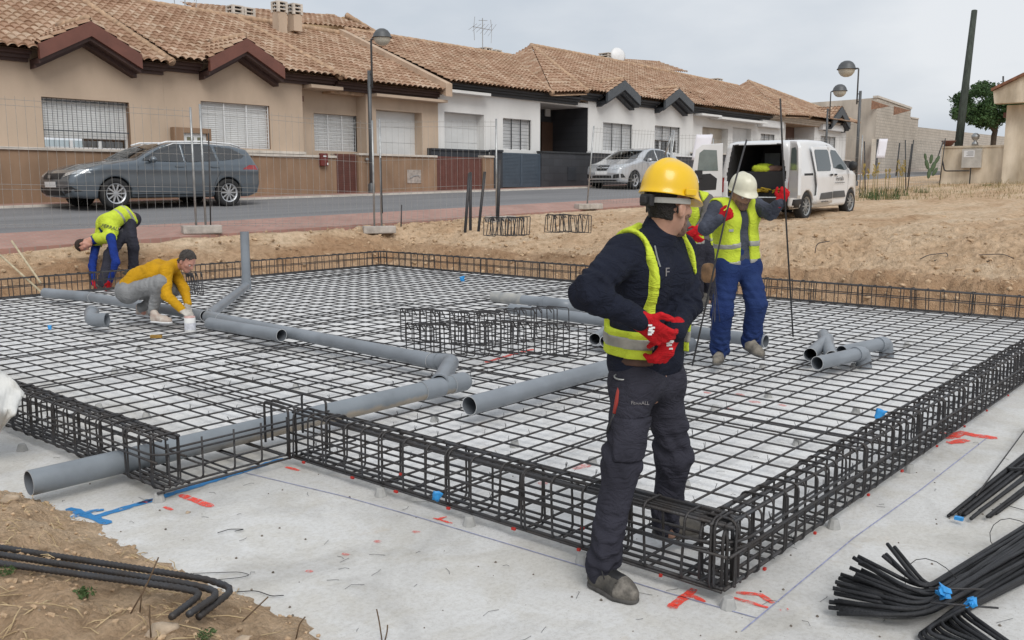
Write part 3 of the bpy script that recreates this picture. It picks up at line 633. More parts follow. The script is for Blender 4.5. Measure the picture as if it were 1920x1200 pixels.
pipe(G0, G1, RP*.9, None, root=run); pipe(G1, G2, RP*.9, None, root=run); pipe(G2, G3, RP, None, root=run); sock(G1, G2, RP*.9, run, .98, .2); sock(G0, G1, RP*.9, run, .05, .18)
# loose lengths
pipe(gz(393, 606, .15), gz(528, 629, .15), RP*.95, 'short loose grey pipe in front of the drain run with open end showing')
pipe(gz(880, 761, .15), gz(1296, 646, .15), RP, 'long loose grey pipe behind the man in the yellow helmet')
pipe(gz(958, 579, .15), gz(1436, 640, .15), RP*.95, 'long grey pipe passing behind both feet of the man in blue trousers')
pf = empty('pipe_fitting', tuple(gz(970, 562, .15)), 0, 'dusty double ended pipe piece lying farthest away on the grid', 'pipe fitting')
pipe(gz(924, 556, .15), gz(985, 562, .15), RP*1.02, None, root=pf, m0=M_pvcdirty); pipe(gz(980, 562, .15), gz(1016, 566, .15), RP*.95, None, root=pf, part='socket')
pf = empty('pipe_fitting', tuple(gz(1050, 570, .15)), 0, 'grey pipe bend next to the dusty pipe piece behind the hoops', 'pipe fitting')
elbow([gz(1018, 566, .17), gz(1060, 572, .17), gz(1088, 575, .12)], RP, pf)
pf = empty('pipe_fitting', tuple(gz(1122, 636, .15)), 0, 'grey forked fitting just left of the yellow vest hem', 'pipe fitting')
for a, b in (((1115, 636), (1142, 618)), ((1136, 640), (1150, 618))): pipe(gz(*a, .14), gz(*b, .14), RP*.9, None, root=pf, part='branch')
pf = empty('pipe_fitting', tuple(gz(1535, 660, .13)), 0, 'grey Y shaped fitting left of the two short pipes with elbows', 'pipe fitting')
for a, b in (((1519, 665), (1552, 636)), ((1560, 670), (1548, 636)), ((1548, 642), (1544, 628))): pipe(gz(*a, .14), gz(*b, .14), RP*.9, None, root=pf, part='branch')
def pe(a, b, e, label):
    A, B = gz(*a, .15), gz(*b, .15); c = (A+B)/2; root = empty('elbowed_pipe', tuple(c), 0, label, 'pipe'); pipe(A, B, RP*.88, None, root=root)
    d = (B-A)/np.linalg.norm(B-A); elbow([B-d*.03, B+d*.11, B+d*.11+np.array([0, 0, -.16])+d*.03], RP*.88, root, rad=.09)
pe((1532, 681), (1607, 664), 0, 'nearer short grey pipe with an elbow turned down')
pe((1578, 660), (1650, 645), 0, 'farther short grey pipe with an elbow turned down')
pf = empty('pipe_fitting', tuple(gz(175, 600, .1)), 0, 'stubby dusty grey elbow lying left of the man in yellow', 'pipe fitting')
elbow([gz(200, 600, .15), gz(172, 600, .15), gz(172, 586, .2)], RP*1.05, pf, M_pvc, rad=.09); 
# glue pot
gp = gz(357, 622, .08); pot = empty('glue_pot', tuple(gp), 0, 'white glue pot with printed label in front of the crouching man', 'pot')
mb = MB(); mb.lathe([(.001, 0), (.058, 0), (.06, .004), (.06, .15), (.055, .158), (.001, .16)], n=20); mb.build('can', mat('white_can', (.72, .72, .71), .4, var=.05), pot, True)
mb = MB(); mb.lathe([(.0605, .025), (.0607, .1)], n=20); mb.build('label_band', mat('can_band', (.62, .63, .68), .5, var=.25, vs=25), pot, True)
mb = MB(); mb.lathe([(.057, .156), (.057, .17), (.001, .172)], n=20); mb.build('lid', mat('pink_lid', (.66, .42, .38), .5, var=.3, vs=15), pot, True)
mb = MB(); mb.box(-.06, -.02, 0, .06, .02, .035); o = mb.build('sponge', mat('ochre_sponge', (.33, .19, .04), .9, var=.3, vs=30), None, bevel=.008); o.location = tuple(gz(293, 634, .07)); o.rotation_euler = (0, 0, -.8); tag(o, 'ochre sponge on the grid below the crouching man', 'sponge')
# ------------------------------------------------------------------ bent bars at the lower left (ribbed)
def ribbed(pts, r, label, n=10, step=.011):
    P = [np.array(p, float) for p in pts]; Q = []
    for a, b in zip(P[:-1], P[1:]):
        k = max(1, int(np.linalg.norm(b-a)/step)); Q += [a+(b-a)*i/k for i in range(k)]
    Q.append(P[-1]); c = np.mean(Q, 0); mb = MB(); rs = [r*(1.12 if i % 2 else .9) for i in range(len(Q))]
    mb.tube([q-c for q in Q], rs, n); o = mb.build('bent_rebar', M_rebar, None, True); o.location = tuple(c)
    return tag(o, label, 'bent steel bar')
def gg(px, py, dz): 
    z = .1
    for _ in range(25): p = gz(px, py, z); z = .6*z+.4*(max(zg(p[0], p[1]), 0)+dz)
    return gz(px, py, z)
for pl, lb in (([(-120, 1008), (180, 1052), (388, 1086), (440, 1104), (372, 1157)], 'thick bent ribbed bar on the earth, farthest of the three'),
               ([(-120, 1021), (180, 1066), (360, 1096), (415, 1111), (352, 1153)], 'thick bent ribbed bar on the earth, middle of the three'),
               ([(-120, 1040), (80, 1066), (340, 1103), (380, 1112), (320, 1158)], 'thick bent ribbed bar on the earth, nearest of the three')):
    q = [gg(*p_, .0) for p_ in pl]; zt_ = [max(max(zg(q[i][0]+(q[i+1][0]-q[i][0])*t, q[i][1]+(q[i+1][1]-q[i][1])*t) for t in np.linspace(0, 1, 12)) for i in (0, 1)), 0]
    hz_ = max(zt_)+.012; q = [gz(*p_, hz_) for p_ in (pl[0], pl[2], pl[3])]+[gz(*pl[4], hz_-.01)]; ribbed(bend(q, .06, 7), .0125, lb)
# ------------------------------------------------------------------ bundles at the lower right
bn = empty('rebar_bundle', tuple(gz(1740, 1130, 0)), 0, 'bundle of bent bars with splayed short ends and blue ties on the concrete', 'rebar bundle')
rs_ = random.Random(4)
for k in range(30):
    t = k/29; top = k % 3
    e = gz(1560+72*t**1.6+rs_.uniform(-12, 12)+(40 if k > 25 else 0), 1150-120*t+rs_.uniform(-14, 14), .02+.10*t+.05*rs_.random()); 
    bd = gz(1735+rs_.uniform(-12, 12), 1160-55*t+rs_.uniform(-5, 5), .02+.05*top*.7+.01*rs_.random())
    f = gz(2080+rs_.uniform(-30, 30), 920-30*t+rs_.uniform(-12, 50), .02+.05*top*.7)
    bar_part('bar', bend([e, bd, f], .10, 6), .0086, bn, M_rebar2, 7)
for k in range(12):
    o_ = k*9; e = gz(1960+rs_.uniform(-20, 20), 1262+rs_.uniform(-14, 14), .02); bd = gz(1708+o_*.9, 1196-o_*.6, .02+.016*(k % 3)); f = gz(2080, 1010-o_*.8, .02+.016*(k % 3)+.02)
    bar_part('bar', bend([e, bd, f], .09, 6), .0086, bn, M_rebar2, 7)
for a, b in (((1742, 1103), (1845, 1105)), ((1745, 1130), (1872, 1140))): bar_part('tie_bar', [gz(*a, .12), gz(*b, .12)], .004, bn)
for x, y_, s in ((1770, 1108, .036), (1822, 1128, .026)):
    mb = MB(); c = gz(x, y_, .135)-np.array(bn.location)
    for k in range(7): mb.obox(c+[rj(s*.4), rj(s*.4), rj(s*.5)], np.array([s*.5, rj(.01), rj(.01)]), np.array([rj(.01), s*.3, rj(.01)]), np.array([rj(.01), rj(.01), s*.22]))
    mb.build('blue_tie', M_blueplastic, bn, bevel=.004)
for a in ((1748, 1090), (1905, 1010)):
    mb = MB(); p = gz(*a, .06)-np.array(bn.location); mb.tube([p+[.02*sin(t*2)+.0, .11*cos(t), .09*sin(t)] for t in np.linspace(0, 2*pi, 16)], .0018, 5, closed=True); mb.build('wire', M_rebar2, bn)
b2 = empty('rebar_bundle', tuple(gz(1850, 920, 0)), 0, 'flat bundle of straight bars lying at the right edge', 'rebar bundle')
for k in range(15):
    a = gz(1776+k*6.5+rs_.uniform(-4, 4), 968-0.5*k+rs_.uniform(-6, 9), .012+.014*(k % 2)); b = gz(2020+k*5, 772+k*2, .012+.014*(k % 2))
    bar_part('bar', [a, b], .0088, b2, M_rebar2, 7)
mb = MB(); mb.obox(gz(1798, 972, .03)-np.array(b2.location), (.012, 0, 0), (0, .02, 0), (0, 0, .008)); mb.build('blue_tie', M_blueplastic, b2)
mb = MB(); mb.obox(gz(1912, 880, .035)-np.array(b2.location), RT*.07, FW*.02, (0, 0, .012)); mb.build('strap', M_rebar2, b2, bevel=.005)
loose([gz(1830, 930, .04), gz(1930, 795, .04)], .0045, 'thin single bar leaning away from the flat bundle at the right edge')
loose([gz(1875, 944, .01), gz(2060, 995, .01)], .002, 'thin wire on the concrete below the flat bundle', 5, 'wire', 'wire')
# ------------------------------------------------------------------ upright stakes and odd bars
def up(px0, py0, px1, py1, D, r, label, name='steel_stake', m=None, cat='stake', D1=None):
    return loose([dep(px0, py0, D), dep(px1, py1, D1 or D)], r, label, 8, name, cat, m)
up(872, 436, 880, 325, 15.6, .026, 'dark upright stake in the earth, leftmost of the cluster'); up(882, 432, 882, 323, 15.8, .026, 'dark upright stake in the earth, second of the cluster')
up(897, 434, 909, 322, 15.6, .024, 'dark stake in the earth leaning to the right'); up(933, 412, 937, 300, 15.8, .03, 'dark stake in front of the galvanised fence post, on the earth')
up(717, 400, 714, 296, 18.4, .012, 'thin rusty rod standing in front of the brown garden wall', m=M_rebar); up(752, 425, 753, 384, 16.6, .012, 'short marker rod with a red tip on the pavement', m=M_rebar)
up(395, 422, 391, 250, 17.2, .013, 'thin dark rod beside the fence post in front of the grey car'); up(1396/1, 0, 1396, 0, 17, .01, 'x') if 0 else None
for a, b, lb in (((0, 237*0+478), (78, 548), 'pale wooden stick leaning on the left cage, left one'), ((22, 452), (76, 530), 'pale wooden stick leaning on the left cage, right one')):
    q = onY(b[0], b[1], 13.72); p = onY(a[0], a[1], 14.55); loose([p, q], .016, lb, 7, 'wooden_stick', 'stick', mat('pale_wood', (.52, .44, .30), .8, var=.25, vs=12))
def twigloop(pts, D, label, r=.007): loose(bend([dep(px, py, D) for px, py in pts], .08), r, label, 6, 'bent_rebar', 'bent steel bar')
twigloop([(1528, 475), (1531, 456), (1556, 452)], 14.2, 'small angled bar poking out of the earth mound')
twigloop([(1725, 486), (1740, 478), (1775, 474), (1778, 480), (1745, 491)], 14.0, 'twisted bar loop on the earth right of the mound')
twigloop([(1835, 478), (1880, 476), (1905, 486), (1850, 490)], 13.8, 'bar frame lying on the earth at the right edge')
loose([dep(1862, 463, 15.2), dep(1990, 473, 15.2)], .03, 'dark pipe length on the earth at the right edge', 8, 'dark_pipe', 'pipe', M_black)
loose([dep(1880, 483, 14), dep(1990, 492, 14)], .03, 'black hose on the earth below the dark pipe', 8, 'hose', 'hose', M_black)
def blob(c, rx, ry, rz, m, name, seed=0, n=14, amp=.12):
    V = []; F = []
    for i in range(n+1):
        th = pi*i/n
        for j in range(2*n):
            ph = pi*j/n; d = np.array([sin(th)*cos(ph), sin(th)*sin(ph), cos(th)]); d2 = np.sign(d)*np.abs(d)**.65
            k = 1+amp*float(fbm(np.array([d[0]*2+seed]), np.array([d[1]*2+d[2]*1.7]), 3)[0]); V.append(d2*k*[rx, ry, rz])
    for i in range(n):
        for j in range(2*n): F.append((i*2*n+j, (i+1)*2*n+j, (i+1)*2*n+(j+1) % (2*n), i*2*n+(j+1) % (2*n)))
    o = link(name, npmesh(V, F, m)); o.location = tuple(c); return o
# pale crumpled sheeting at the left edge
mb = MB(); Cn = [(-150, 640), (-40, 668), (14, 702), (46, 736), (-160, 760), (-60, 770), (0, 770), (30, 772), (-150, 900), (-70, 880), (-20, 842), (8, 800)]
V = []; nu, nv = 18, 14
G = np.array(Cn, float).reshape(3, 4, 2)
for i in range(nu):
    for j in range(nv):
        s_, t_ = i/(nu-1)*3, j/(nv-1)*2; a_, b_ = min(int(s_), 2), min(int(t_), 1); fs, ft = s_-a_, t_-b_
        q = (G[b_, a_]*(1-fs)+G[b_, a_+1]*fs)*(1-ft)+(G[b_+1, a_]*(1-fs)+G[b_+1, a_+1]*fs)*ft
        V.append(dep(q[0], q[1], 5.55-.25*(1-abs(t_-1))+.10*float(fbm(np.array([s_*1.7]), np.array([t_*2.3]), 3)[0])+.03*abs(sin(s_*4+t_*3))))
cc = np.mean(V, 0); mb.add([v-cc for v in V], [(i*nv+j, i*nv+j+1, (i+1)*nv+j+1, (i+1)*nv+j) for i in range(nu-1) for j in range(nv-1)])
o = mb.build('sheeting', mat('pale_sheeting', (.62, .62, .60), .7, var=.08, vs=6, bump=.2, bs=18), None, True); o.location = tuple(cc); md = o.modifiers.new('s', 'SOLIDIFY'); md.thickness = .01
tag(o, 'pale crumpled sheeting hanging at the left edge by the near cage', 'sheeting')
# printed line along the big pipe
mb = MB(); ax_ = (B-A)/np.linalg.norm(B-A); sdn = unit_(np.cross(ax_, [0, 0, 1.])); nrm = unit_(UPX(ax_)*.8+sdn*-.6); c_ = np.array(run.location); t = .35
while t < 3.6:
    l_ = random.choice((.01, .012, .02, .035)); p = A+ax_*t-c_+nrm*(RP+.0008); tt = np.cross(ax_, nrm); mb.quad(p-tt*.0035, p+ax_*l_-tt*.0035, p+ax_*l_+tt*.0035, p+tt*.0035); t += l_+random.choice((.006, .008, .03))
mb.build('printed_line', M_ink, run)
print('p2 ok')
# ------------------------------------------------------------------ houses: builders
def tiles(bmsh, poly, eu, tw=.24, tl=.35, seed=0):
    """clay barrel tiles over the convex 3D polygon, courses climbing square to eu"""
    P = np.array(poly, float); eu = np.array(eu, float); eu /= np.linalg.norm(eu)
    n = np.zeros(3)
    for a, b in zip(P, np.roll(P, -1, 0)): n += np.cross(a-P[0], b-P[0])
    n /= np.linalg.norm(n); n = n if n[2] > 0 else -n
    eu = eu-n*(eu@n); eu /= np.linalg.norm(eu); ev = np.cross(n, eu)
    if ev[2] < 0: eu, ev = -eu, -ev
    uv = np.stack([(P-P[0])@eu, (P-P[0])@ev], 1)
    u0, v0 = uv.min(0); u1, v1 = uv.max(0); U_, W_ = P[0]@eu, P[0]@ev; iu = int(math.floor((U_+u0)/tw)); iv = int(math.floor((W_+v0)/tl)); u0 = iu*tw-U_; v0 = iv*tl-W_
    nt_ = int(math.ceil((u1-u0)/tw))+1; nc = int(math.ceil((v1-v0)/tl))+1; K = 6
    us = np.arange(nt_*K+1)*tw/K
    bm = bmesh.new(); lay = bm.verts.layers.float.new('tile')
    prof = np.abs(np.sin(pi*us/tw*.5*2*.5+0))  # one cover per tile width
    prof = .072*np.abs(np.cos(pi*(us/tw)))**.75
    tid = np.floor(us/tw+.5).astype(int)
    rows = []
    for c in range(nc):
        rs = np.random.RandomState(iv+c+5000); tb_ = rs.rand(3, 900)[:, iu+300:iu+300+nt_+2]; r1 = tb_[0]; jit = (tb_[1]-.5)*.009; jv = (tb_[2]-.5)*.016
        for t in (0, 1):
            v = v0+(c+t)*tl-(.002 if t else 0)
            row = []
            for k, u in enumerate(us):
                i = tid[k]; q = bm.verts.new((u0+u, v+(jv[i] if t == 0 else 0), prof[k]+(.045 if t == 0 else .0)+jit[i]*(1-t)))
                q[lay] = r1[i]; row.append(q)
            rows.append(row)
    for a, b in zip(rows[:-1], rows[1:]):
        for k in range(len(us)-1): bm.faces.new((a[k], a[k+1], b[k+1], b[k]))
    c = uv.mean(0)
    for a, b in zip(uv, np.roll(uv, -1, 0)):
        e = b-a; nn = np.array([e[1], -e[0]]);
        if nn@(c-a) > 0: nn = -nn
        bmesh.ops.bisect_plane(bm, geom=bm.verts[:]+bm.edges[:]+bm.faces[:], plane_co=(a[0], a[1], 0), plane_no=(nn[0], nn[1], 0), clear_outer=True)
    M = Matrix(((eu[0], ev[0], n[0], P[0][0]), (eu[1], ev[1], n[1], P[0][1]), (eu[2], ev[2], n[2], P[0][2]), (0, 0, 0, 1)))
    bm.transform(M); me = bpy.data.meshes.new('t'); bm.to_mesh(me); bm.free(); bmsh.from_mesh(me); bpy.data.meshes.remove(me)
def roof(name, parts, root, caps=(), m=M_tile):
    bm = bmesh.new(); bm.verts.layers.float.new('tile')
    for k, (poly, eu) in enumerate(parts): tiles(bm, poly, eu, seed=k+len(name))
    me = bpy.data.meshes.new('roof'); bm.to_mesh(me); bm.free(); me.materials.append(m)
    o = link('roof', me, root); 
    if caps:
        mb = MB()
        for p, q in caps:
            p = np.array(p, float); q = np.array(q, float); L_ = np.linalg.norm(q-p); k = max(1, int(L_/.42)); pts = []; rr = []
            for i in range(k):
                for t, r in ((0, .118), (.97, .102)): pts.append(p+(q-p)*(i+t)/k+[0, 0, .0]); rr.append(r*(1+rj(.03)))
            mb.tube(pts, rr, 10)
        c = mb.build('ridge_tiles', M_ridge, o, True)
    return o
def facade(name, root, x0, x1, z0, z1, holes, Y, m, rev=.2, mrev=None, extra=None):
    mb = MB(); xs = sorted({x0, x1, *[h[0] for h in holes], *[h[1] for h in holes]}); zs = sorted({z0, z1, *[h[2] for h in holes], *[h[3] for h in holes]})
    for xa, xb in zip(xs[:-1], xs[1:]):
        for za, zb in zip(zs[:-1], zs[1:]):
            cx, cz = (xa+xb)/2, (za+zb)/2
            if any(h[0] < cx < h[1] and h[2] < cz < h[3] for h in holes): continue
            mb.quad((xa, Y, za), (xb, Y, za), (xb, Y, zb), (xa, Y, zb))
    for h in holes:
        a, b, c, d = h[:4]; rv = h[4] if len(h) > 4 else rev; y2 = Y+rv
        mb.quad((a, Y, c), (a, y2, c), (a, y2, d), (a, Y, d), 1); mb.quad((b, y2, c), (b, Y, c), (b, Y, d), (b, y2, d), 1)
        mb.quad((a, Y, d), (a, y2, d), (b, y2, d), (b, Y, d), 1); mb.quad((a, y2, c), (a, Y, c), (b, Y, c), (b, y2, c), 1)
    mb.quad((x0, Y, z0), (x0, Y, z1), (x0, Y+5, z1), (x0, Y+5, z0)); mb.quad((x1, Y, z0), (x1, Y+5, z0), (x1, Y+5, z1), (x1, Y, z1))
    for poly in (extra or []):
        mb.add([(x, Y, z) for x, z in poly], [tuple(range(len(poly)))])
    return mb.build(name, [m, mrev or m], root)
def window(root, x0, x1, z0, z1, Y, style='h', open_=0, mb_shut=None, rev=.2, nbars=None, frame=None, name='window', dark=True):
    y = Y+rev-.03; fm = frame or M_whitemetal
    mb = MB(); t = .05
    mb.box(x0, y, z0, x0+t, y+.05, z1); mb.box(x1-t, y, z0, x1, y+.05, z1); mb.box(x0+t, y, z0, x1-t, y+.05, z0+t); mb.box(x0+t, y, z1-t, x1-t, y+.05, z1)
    if open_:
        for k in (1, 2): xx = x0+(x1-x0)*k/3; mb.box(xx-.04, y, z0+t, xx+.04, y+.05, z0+open_)
    wn = mb.build(name, fm, root)
    if open_:
        mb = MB(); mb.quad((x0, y+.04, z0), (x1, y+.04, z0), (x1, y+.04, z0+open_), (x0, y+.04, z0+open_)); mb.build('pane', M_glass, wn)
    mb = MB(); zz = z0+t+open_; n = int((z1-t-zz)/.055)
    for k in range(n):
        a = zz+(z1-t-zz)*k/n; b = zz+(z1-t-zz)*(k+1)/n
        mb.add([(x0+t, y+.012, a), (x1-t, y+.012, a), (x1-t, y, a+(b-a)*.3), (x0+t, y, a+(b-a)*.3), (x0+t, y, a+(b-a)*.8), (x1-t, y, a+(b-a)*.8), (x1-t, y+.012, b), (x0+t, y+.012, b)], [(0, 1, 2, 3), (3, 2, 5, 4), (4, 5, 6, 7)])
    mb.build('shutter', mb_shut or M_shutter, wn)
    mb = MB(); yb = Y+.06
    if style == 'h':
        m_ = frame or M_whitemetal
        for k in range(4): xx = x0+.02+(x1-x0-.04)*k/3; mb.box(xx-.014, yb, z0+.01, xx+.014, yb+.02, z1-.01)
        nb = nbars or int((z1-z0)/.115)
        for k in range(nb+1): z = z0+.02+(z1-z0-.04)*k/nb; mb.tube([(x0, yb+.032, z), (x1, yb+.032, z)], .008, 5)
    elif style == 'v':
        m_ = M_greypaint; nb = nbars or int((x1-x0)/.125)
        for k in range(nb+1): xx = x0+.03+(x1-x0-.06)*k/nb; mb.box(xx-.0045, yb, z0+.01, xx+.0045, yb+.01, z1-.01)
        for z in (z0+.45, z1-.06): mb.box(x0, yb+.019, z-.015, x1, yb+.028, z+.015)
    else:
        m_ = M_darkmetal
        for k in range(4): xx = x0+.02+(x1-x0-.04)*k/3; mb.box(xx-.018, yb, z0+.01, xx+.018, yb+.025, z1-.01)
        for k in range(9): z = z0+.05+(z1-z0-.1)*k/8; mb.tube([(x0, yb+.036, z), (x1, yb+.036, z)], .006, 5)
    mb.build('grille', m_, wn)
    return wn
def garage(root, x0, x1, z0, z1, Y, rev=.35, m=None):
    mb = MB(); y = Y+rev-.02; n = 5
    for k in range(n):
        a = z0+(z1-z0)*k/n; b = z0+(z1-z0)*(k+1)/n; mb.box(x0, y, a+.008, x1, y+.03, b-.008)
    mb.quad((x0, y+.02, z0), (x1, y+.02, z0), (x1, y+.02, z1), (x0, y+.02, z1))
    return mb.build('garage_door', m or M_shutter, root)
def cornice(root, x0, x1, z, Y, m, h=.26, out_=.32, name='cornice'):   # stepped moulding under the eave, top at z
    mb = MB(); 
    for k, (a, b, o_) in enumerate(((0, .09, out_), (.09, .18, out_*.62), (.18, h, out_*.3))): mb.box(x0, Y-o_, z-b, x1, Y-.001, z-a)
    return mb.build(name, m, root)
def gable(root, xl, xa, xr, zl, za, Y, mface, mmould, zr=None, band=.36, fy=.62):
    """inverted-V fascia: sloping band with stepped moulding under it; front edge at Y-fy"""
    zr = zr or zl; par = []
    def vband(o0, o1, yf, yb, m, nm):
        mb = MB(); out_ = [(xl, zl), (xa, za), (xr, zr)]
        for (p, q) in ((out_[0], out_[1]), (out_[1], out_[2])):
            pl = [(p[0], p[1]-o0), (q[0], q[1]-o0), (q[0], q[1]-o1), (p[0], p[1]-o1)]
            mb.prism(pl, lambda a, b: (a, yf, b), lambda a, b: (a, yb, b))
        return mb.build(nm, m, root, fixn=True)
    vband(0, band, Y-fy, Y-fy+.12, mface, 'gable_fascia'); vband(band-.02, band+.10, Y-fy+.09, Y-.001, mmould, 'gable_moulding'); vband(band+.09, band+.2, Y-fy*.45, Y-.002, mmould, 'gable_moulding')
def chimney(root, c, w, h, zc, m, cs=.125, n=3):
    mb = MB(); x, y = c; mb.box(x-w/2, y-w/2, zc, x+w/2, y+w/2, zc+h); o = mb.build('chimney', m, root)
    mb = MB(); z = zc+h
    for k in range(n):
        mb.box(x-w*.58, y-w*.58, z+cs*(k+.62), x+w*.58, y+w*.58, z+cs*(k+.95))
        for i, j in ((-1, -1), (1, -1), (1, 1), (-1, 1)): mb.box(x+i*w*.46-.045, y+j*w*.46-.045, z+cs*k-cs*.05, x+i*w*.46+.045, y+j*w*.46+.045, z+cs*(k+.62))
    mb.box(x-w*.3, y-w*.3, z, x+w*.3, y+w*.3, z+cs*n-.03, 1)
    mb.build('chimney_cap', [M_coping, M_black], o); return o
def XZ(px, py, Y=24.): p = onY(px, py, Y); return p[0], p[2]
def rect(p, q, Y=24.): a = XZ(*p, Y); b = XZ(*q, Y); return (a[0], b[0], b[1], a[1])
YF = 24.; YE = 23.42; YR = 29.2
# ------------------------------------------------------------------ house A (far left, beige)
xAB = 13.42; zeA, zeB, zrA = 4.86, 4.98, 7.42
hA = empty('terraced_house', (8, YF, 1.1), 0, 'beige house at the left end with grey barred window and tiled roof', 'house')
def rel(o, root): o.location = -Vector(root.location); return o
def fix(root):                                    # children were modelled in world space: bring them home
    for o in root.children: o.location = Vector(o.location)-Vector(root.location)
w1 = rect((77, 181), (247, 282)); GY = YF-.6; PX = lambda px, py: onY(px, py, GY)[0]; g1 = (PX(78, 95), PX(170, 42), PX(262, 94))
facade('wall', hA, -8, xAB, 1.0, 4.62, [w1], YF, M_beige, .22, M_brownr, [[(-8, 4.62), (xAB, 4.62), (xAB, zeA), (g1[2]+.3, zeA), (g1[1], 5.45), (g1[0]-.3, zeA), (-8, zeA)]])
window(hA, *w1, YF, 'v', .22, rev=.22)
mb = MB(); mb.box(-8, YF-.12, 2.46, xAB, YF-.001, 2.54); mb.build('sill_band', M_coping, hA)
cornice(hA, -8, g1[0]-.12, zeA, YF, M_brownmould); cornice(hA, g1[2]+.14, xAB-.02, zeA, YF, M_brownmould)
gable(hA, g1[0]-.05, g1[1], g1[2]+.05, 5.0, 5.68, YF, M_brownpaint, M_brownmould)
sl = (zrA-zeA)/(YR-YE)
def mslope(x0, x1, ze, zr, ye=YE, yr=YR): return ([(x0, ye, ze), (x1, ye, ze), (x1, yr, zr), (x0, yr, zr)], (1, 0, 0))
def mslopes(x0, x1, ze, zr, gs=(), ye=YE, yr=YR):
    s = (zr-ze)/(yr-ye); zz = lambda y: ze+s*(y-ye); out_ = []; x = x0
    for xl, xa, xr, zl, za in gs:
        yl = max(ye+(zl-ze)/s, ye); yb = ye+(za-ze)/s; out_.append(mslope(x, xl, ze, zr, ye, yr))
        out_.append(([(xl, yl, zz(yl)), (xa, yb, zz(yb)), (xa, yr, zr), (xl, yr, zr)], (1, 0, 0))); out_.append(([(xa, yb, zz(yb)), (xr, yl, zz(yl)), (xr, yr, zr), (xa, yr, zr)], (1, 0, 0))); x = xr
    return out_+[mslope(x, x1, ze, zr, ye, yr)]
def loft(root, x0, x1, ze, zr, m, gs=(), x1r=None, x0r=None):     # the closed volume under the tiles
    ins = [(YF+.06, ze-.35), (YF+.06, ze+.12), (YR, zr-.10), (YR+6, ze-.1), (YR+6, ze-.35)]
    mb = MB(); mb.prism(ins, lambda a, b: ((x0r or x0) if a >= YR else x0, a, b), lambda a, b: ((x1r or x1) if a >= YR else x1, a, b)); mb.add([(x0, YE+.08, ze-.02), (x1, YE+.08, ze-.02), (x1, YF+.06, ze+.1), (x0, YF+.06, ze+.1)], [(0, 1, 2, 3)]) if not gs else None
    xs = [x0]+[v for g_ in gs for v in (g_[0]+.05, g_[2]-.05)]+[x1]
    if gs:
        for a, b in zip(xs[0::2], xs[1::2]): mb.add([(a, YE+.08, ze-.02), (b, YE+.08, ze-.02), (b, YF+.06, ze+.1), (a, YF+.06, ze+.1)], [(0, 1, 2, 3)])
    return mb.build('roof_void', m, root)
def groof(xl, xa, xr, zl, za, ze, zr, yf=YF-.60): # two little slopes of a gablet running back into the main slope
    s = (zr-ze)/(YR-YE); yb = YE+(za-ze)/s; yl = YE+(zl-ze)/s
    return [([(xl, yf, zl), (xa, yf, za), (xa, yb+.25, za), (xl, max(yl, yf+.05), zl)], (0, 1, 0)), ([(xr, yf, zl), (xr, max(yl, yf+.05), zl), (xa, yb+.25, za), (xa, yf, za)], (0, 1, 0))]
GA = (g1[0]-.05, g1[1], g1[2]+.05, 5.0, 5.68); loft(hA, -8, xAB, zeA, zrA, M_ridge, [GA])
roof('a', mslopes(-8, xAB, zeA, zrA, [GA])+groof(g1[0]-.05, g1[1], g1[2]+.05, 5.0, 5.68, zeA, zrA), hA,
     [((xAB, YE+.05, zeA+.05), (xAB, YR, zrA+.05)), ((-8, YR, zrA+.06), (xAB, YR, zrA+.06)), ((g1[1], YF-.46, 5.74), (g1[1], 25.2, 5.74))])
# ------------------------------------------------------------------ house B (beige, garage)
hB = empty('terraced_house', (18, YF, 1.2), 0, 'beige house with white barred windows, brown gable and white garage door', 'house')
xBC = 24.0; w2 = rect((376, 189), (508, 280)); w3 = rect((588, 212), (671, 285), 24.5); ga = rect((705, 205), (792, 288)); ga = (ga[0], ga[1], 1.5, ga[3])
xcb = XZ(566, 160)[0]; xg0 = XZ(686, 200)[0]; g2 = (PX(396, 101), PX(463, 74), PX(531, 129))
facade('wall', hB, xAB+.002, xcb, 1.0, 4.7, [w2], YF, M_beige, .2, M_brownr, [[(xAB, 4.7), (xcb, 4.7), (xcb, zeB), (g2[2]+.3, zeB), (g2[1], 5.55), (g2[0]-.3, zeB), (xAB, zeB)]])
facade('wall', hB, xcb+.003, xg0, 1.0, 4.66, [w3], 24.5, M_beige, .18, M_brownr)
facade('wall', hB, xg0, xBC, 1.0, 4.62, [(*ga, .4)], YF, M_beige, .4)
window(hB, *w2, YF, 'h', 0, rev=.2); window(hB, *w3, 24.5, 'h', 0, rev=.18); garage(hB, *ga, YF, .4)
mb = MB(); mb.box(xcb+.1, YF-.35, 4.62, xcb+1.35, 24.49, 4.72); mb.build('porch_slab', M_beige, hB)
mb = MB(); mb.box(xg0+.1, YF-.45, 4.53, xBC+.05, YF-.002, 4.62); mb.build('porch_slab', M_beige, hB)
mb = MB(); mb.box(xAB, YF-.12, 2.58, xcb, YF-.001, 2.66); mb.build('sill_band', M_coping, hB)
cornice(hB, xAB+.02, g2[0]-.1, zeB, YF, M_brownmould); cornice(hB, g2[2]+.1, 19.2, zeB, YF, M_brownmould); cornice(hB, 19.22, xBC-.1, zeB-.08, YF, M_brownmould)
gable(hB, g2[0]-.05, g2[1], g2[2]+.05, 5.12, 5.78, YF, M_brownpaint, M_brownmould)
GB = (g2[0]-.05, g2[1], g2[2]+.05, 5.12, 5.78); loft(hB, xAB+.02, 19.2, zeB, zrA, M_ridge, [GB]); loft(hB, 19.22, xBC-.22, zeB-.08, zrA-.05, M_ridge)
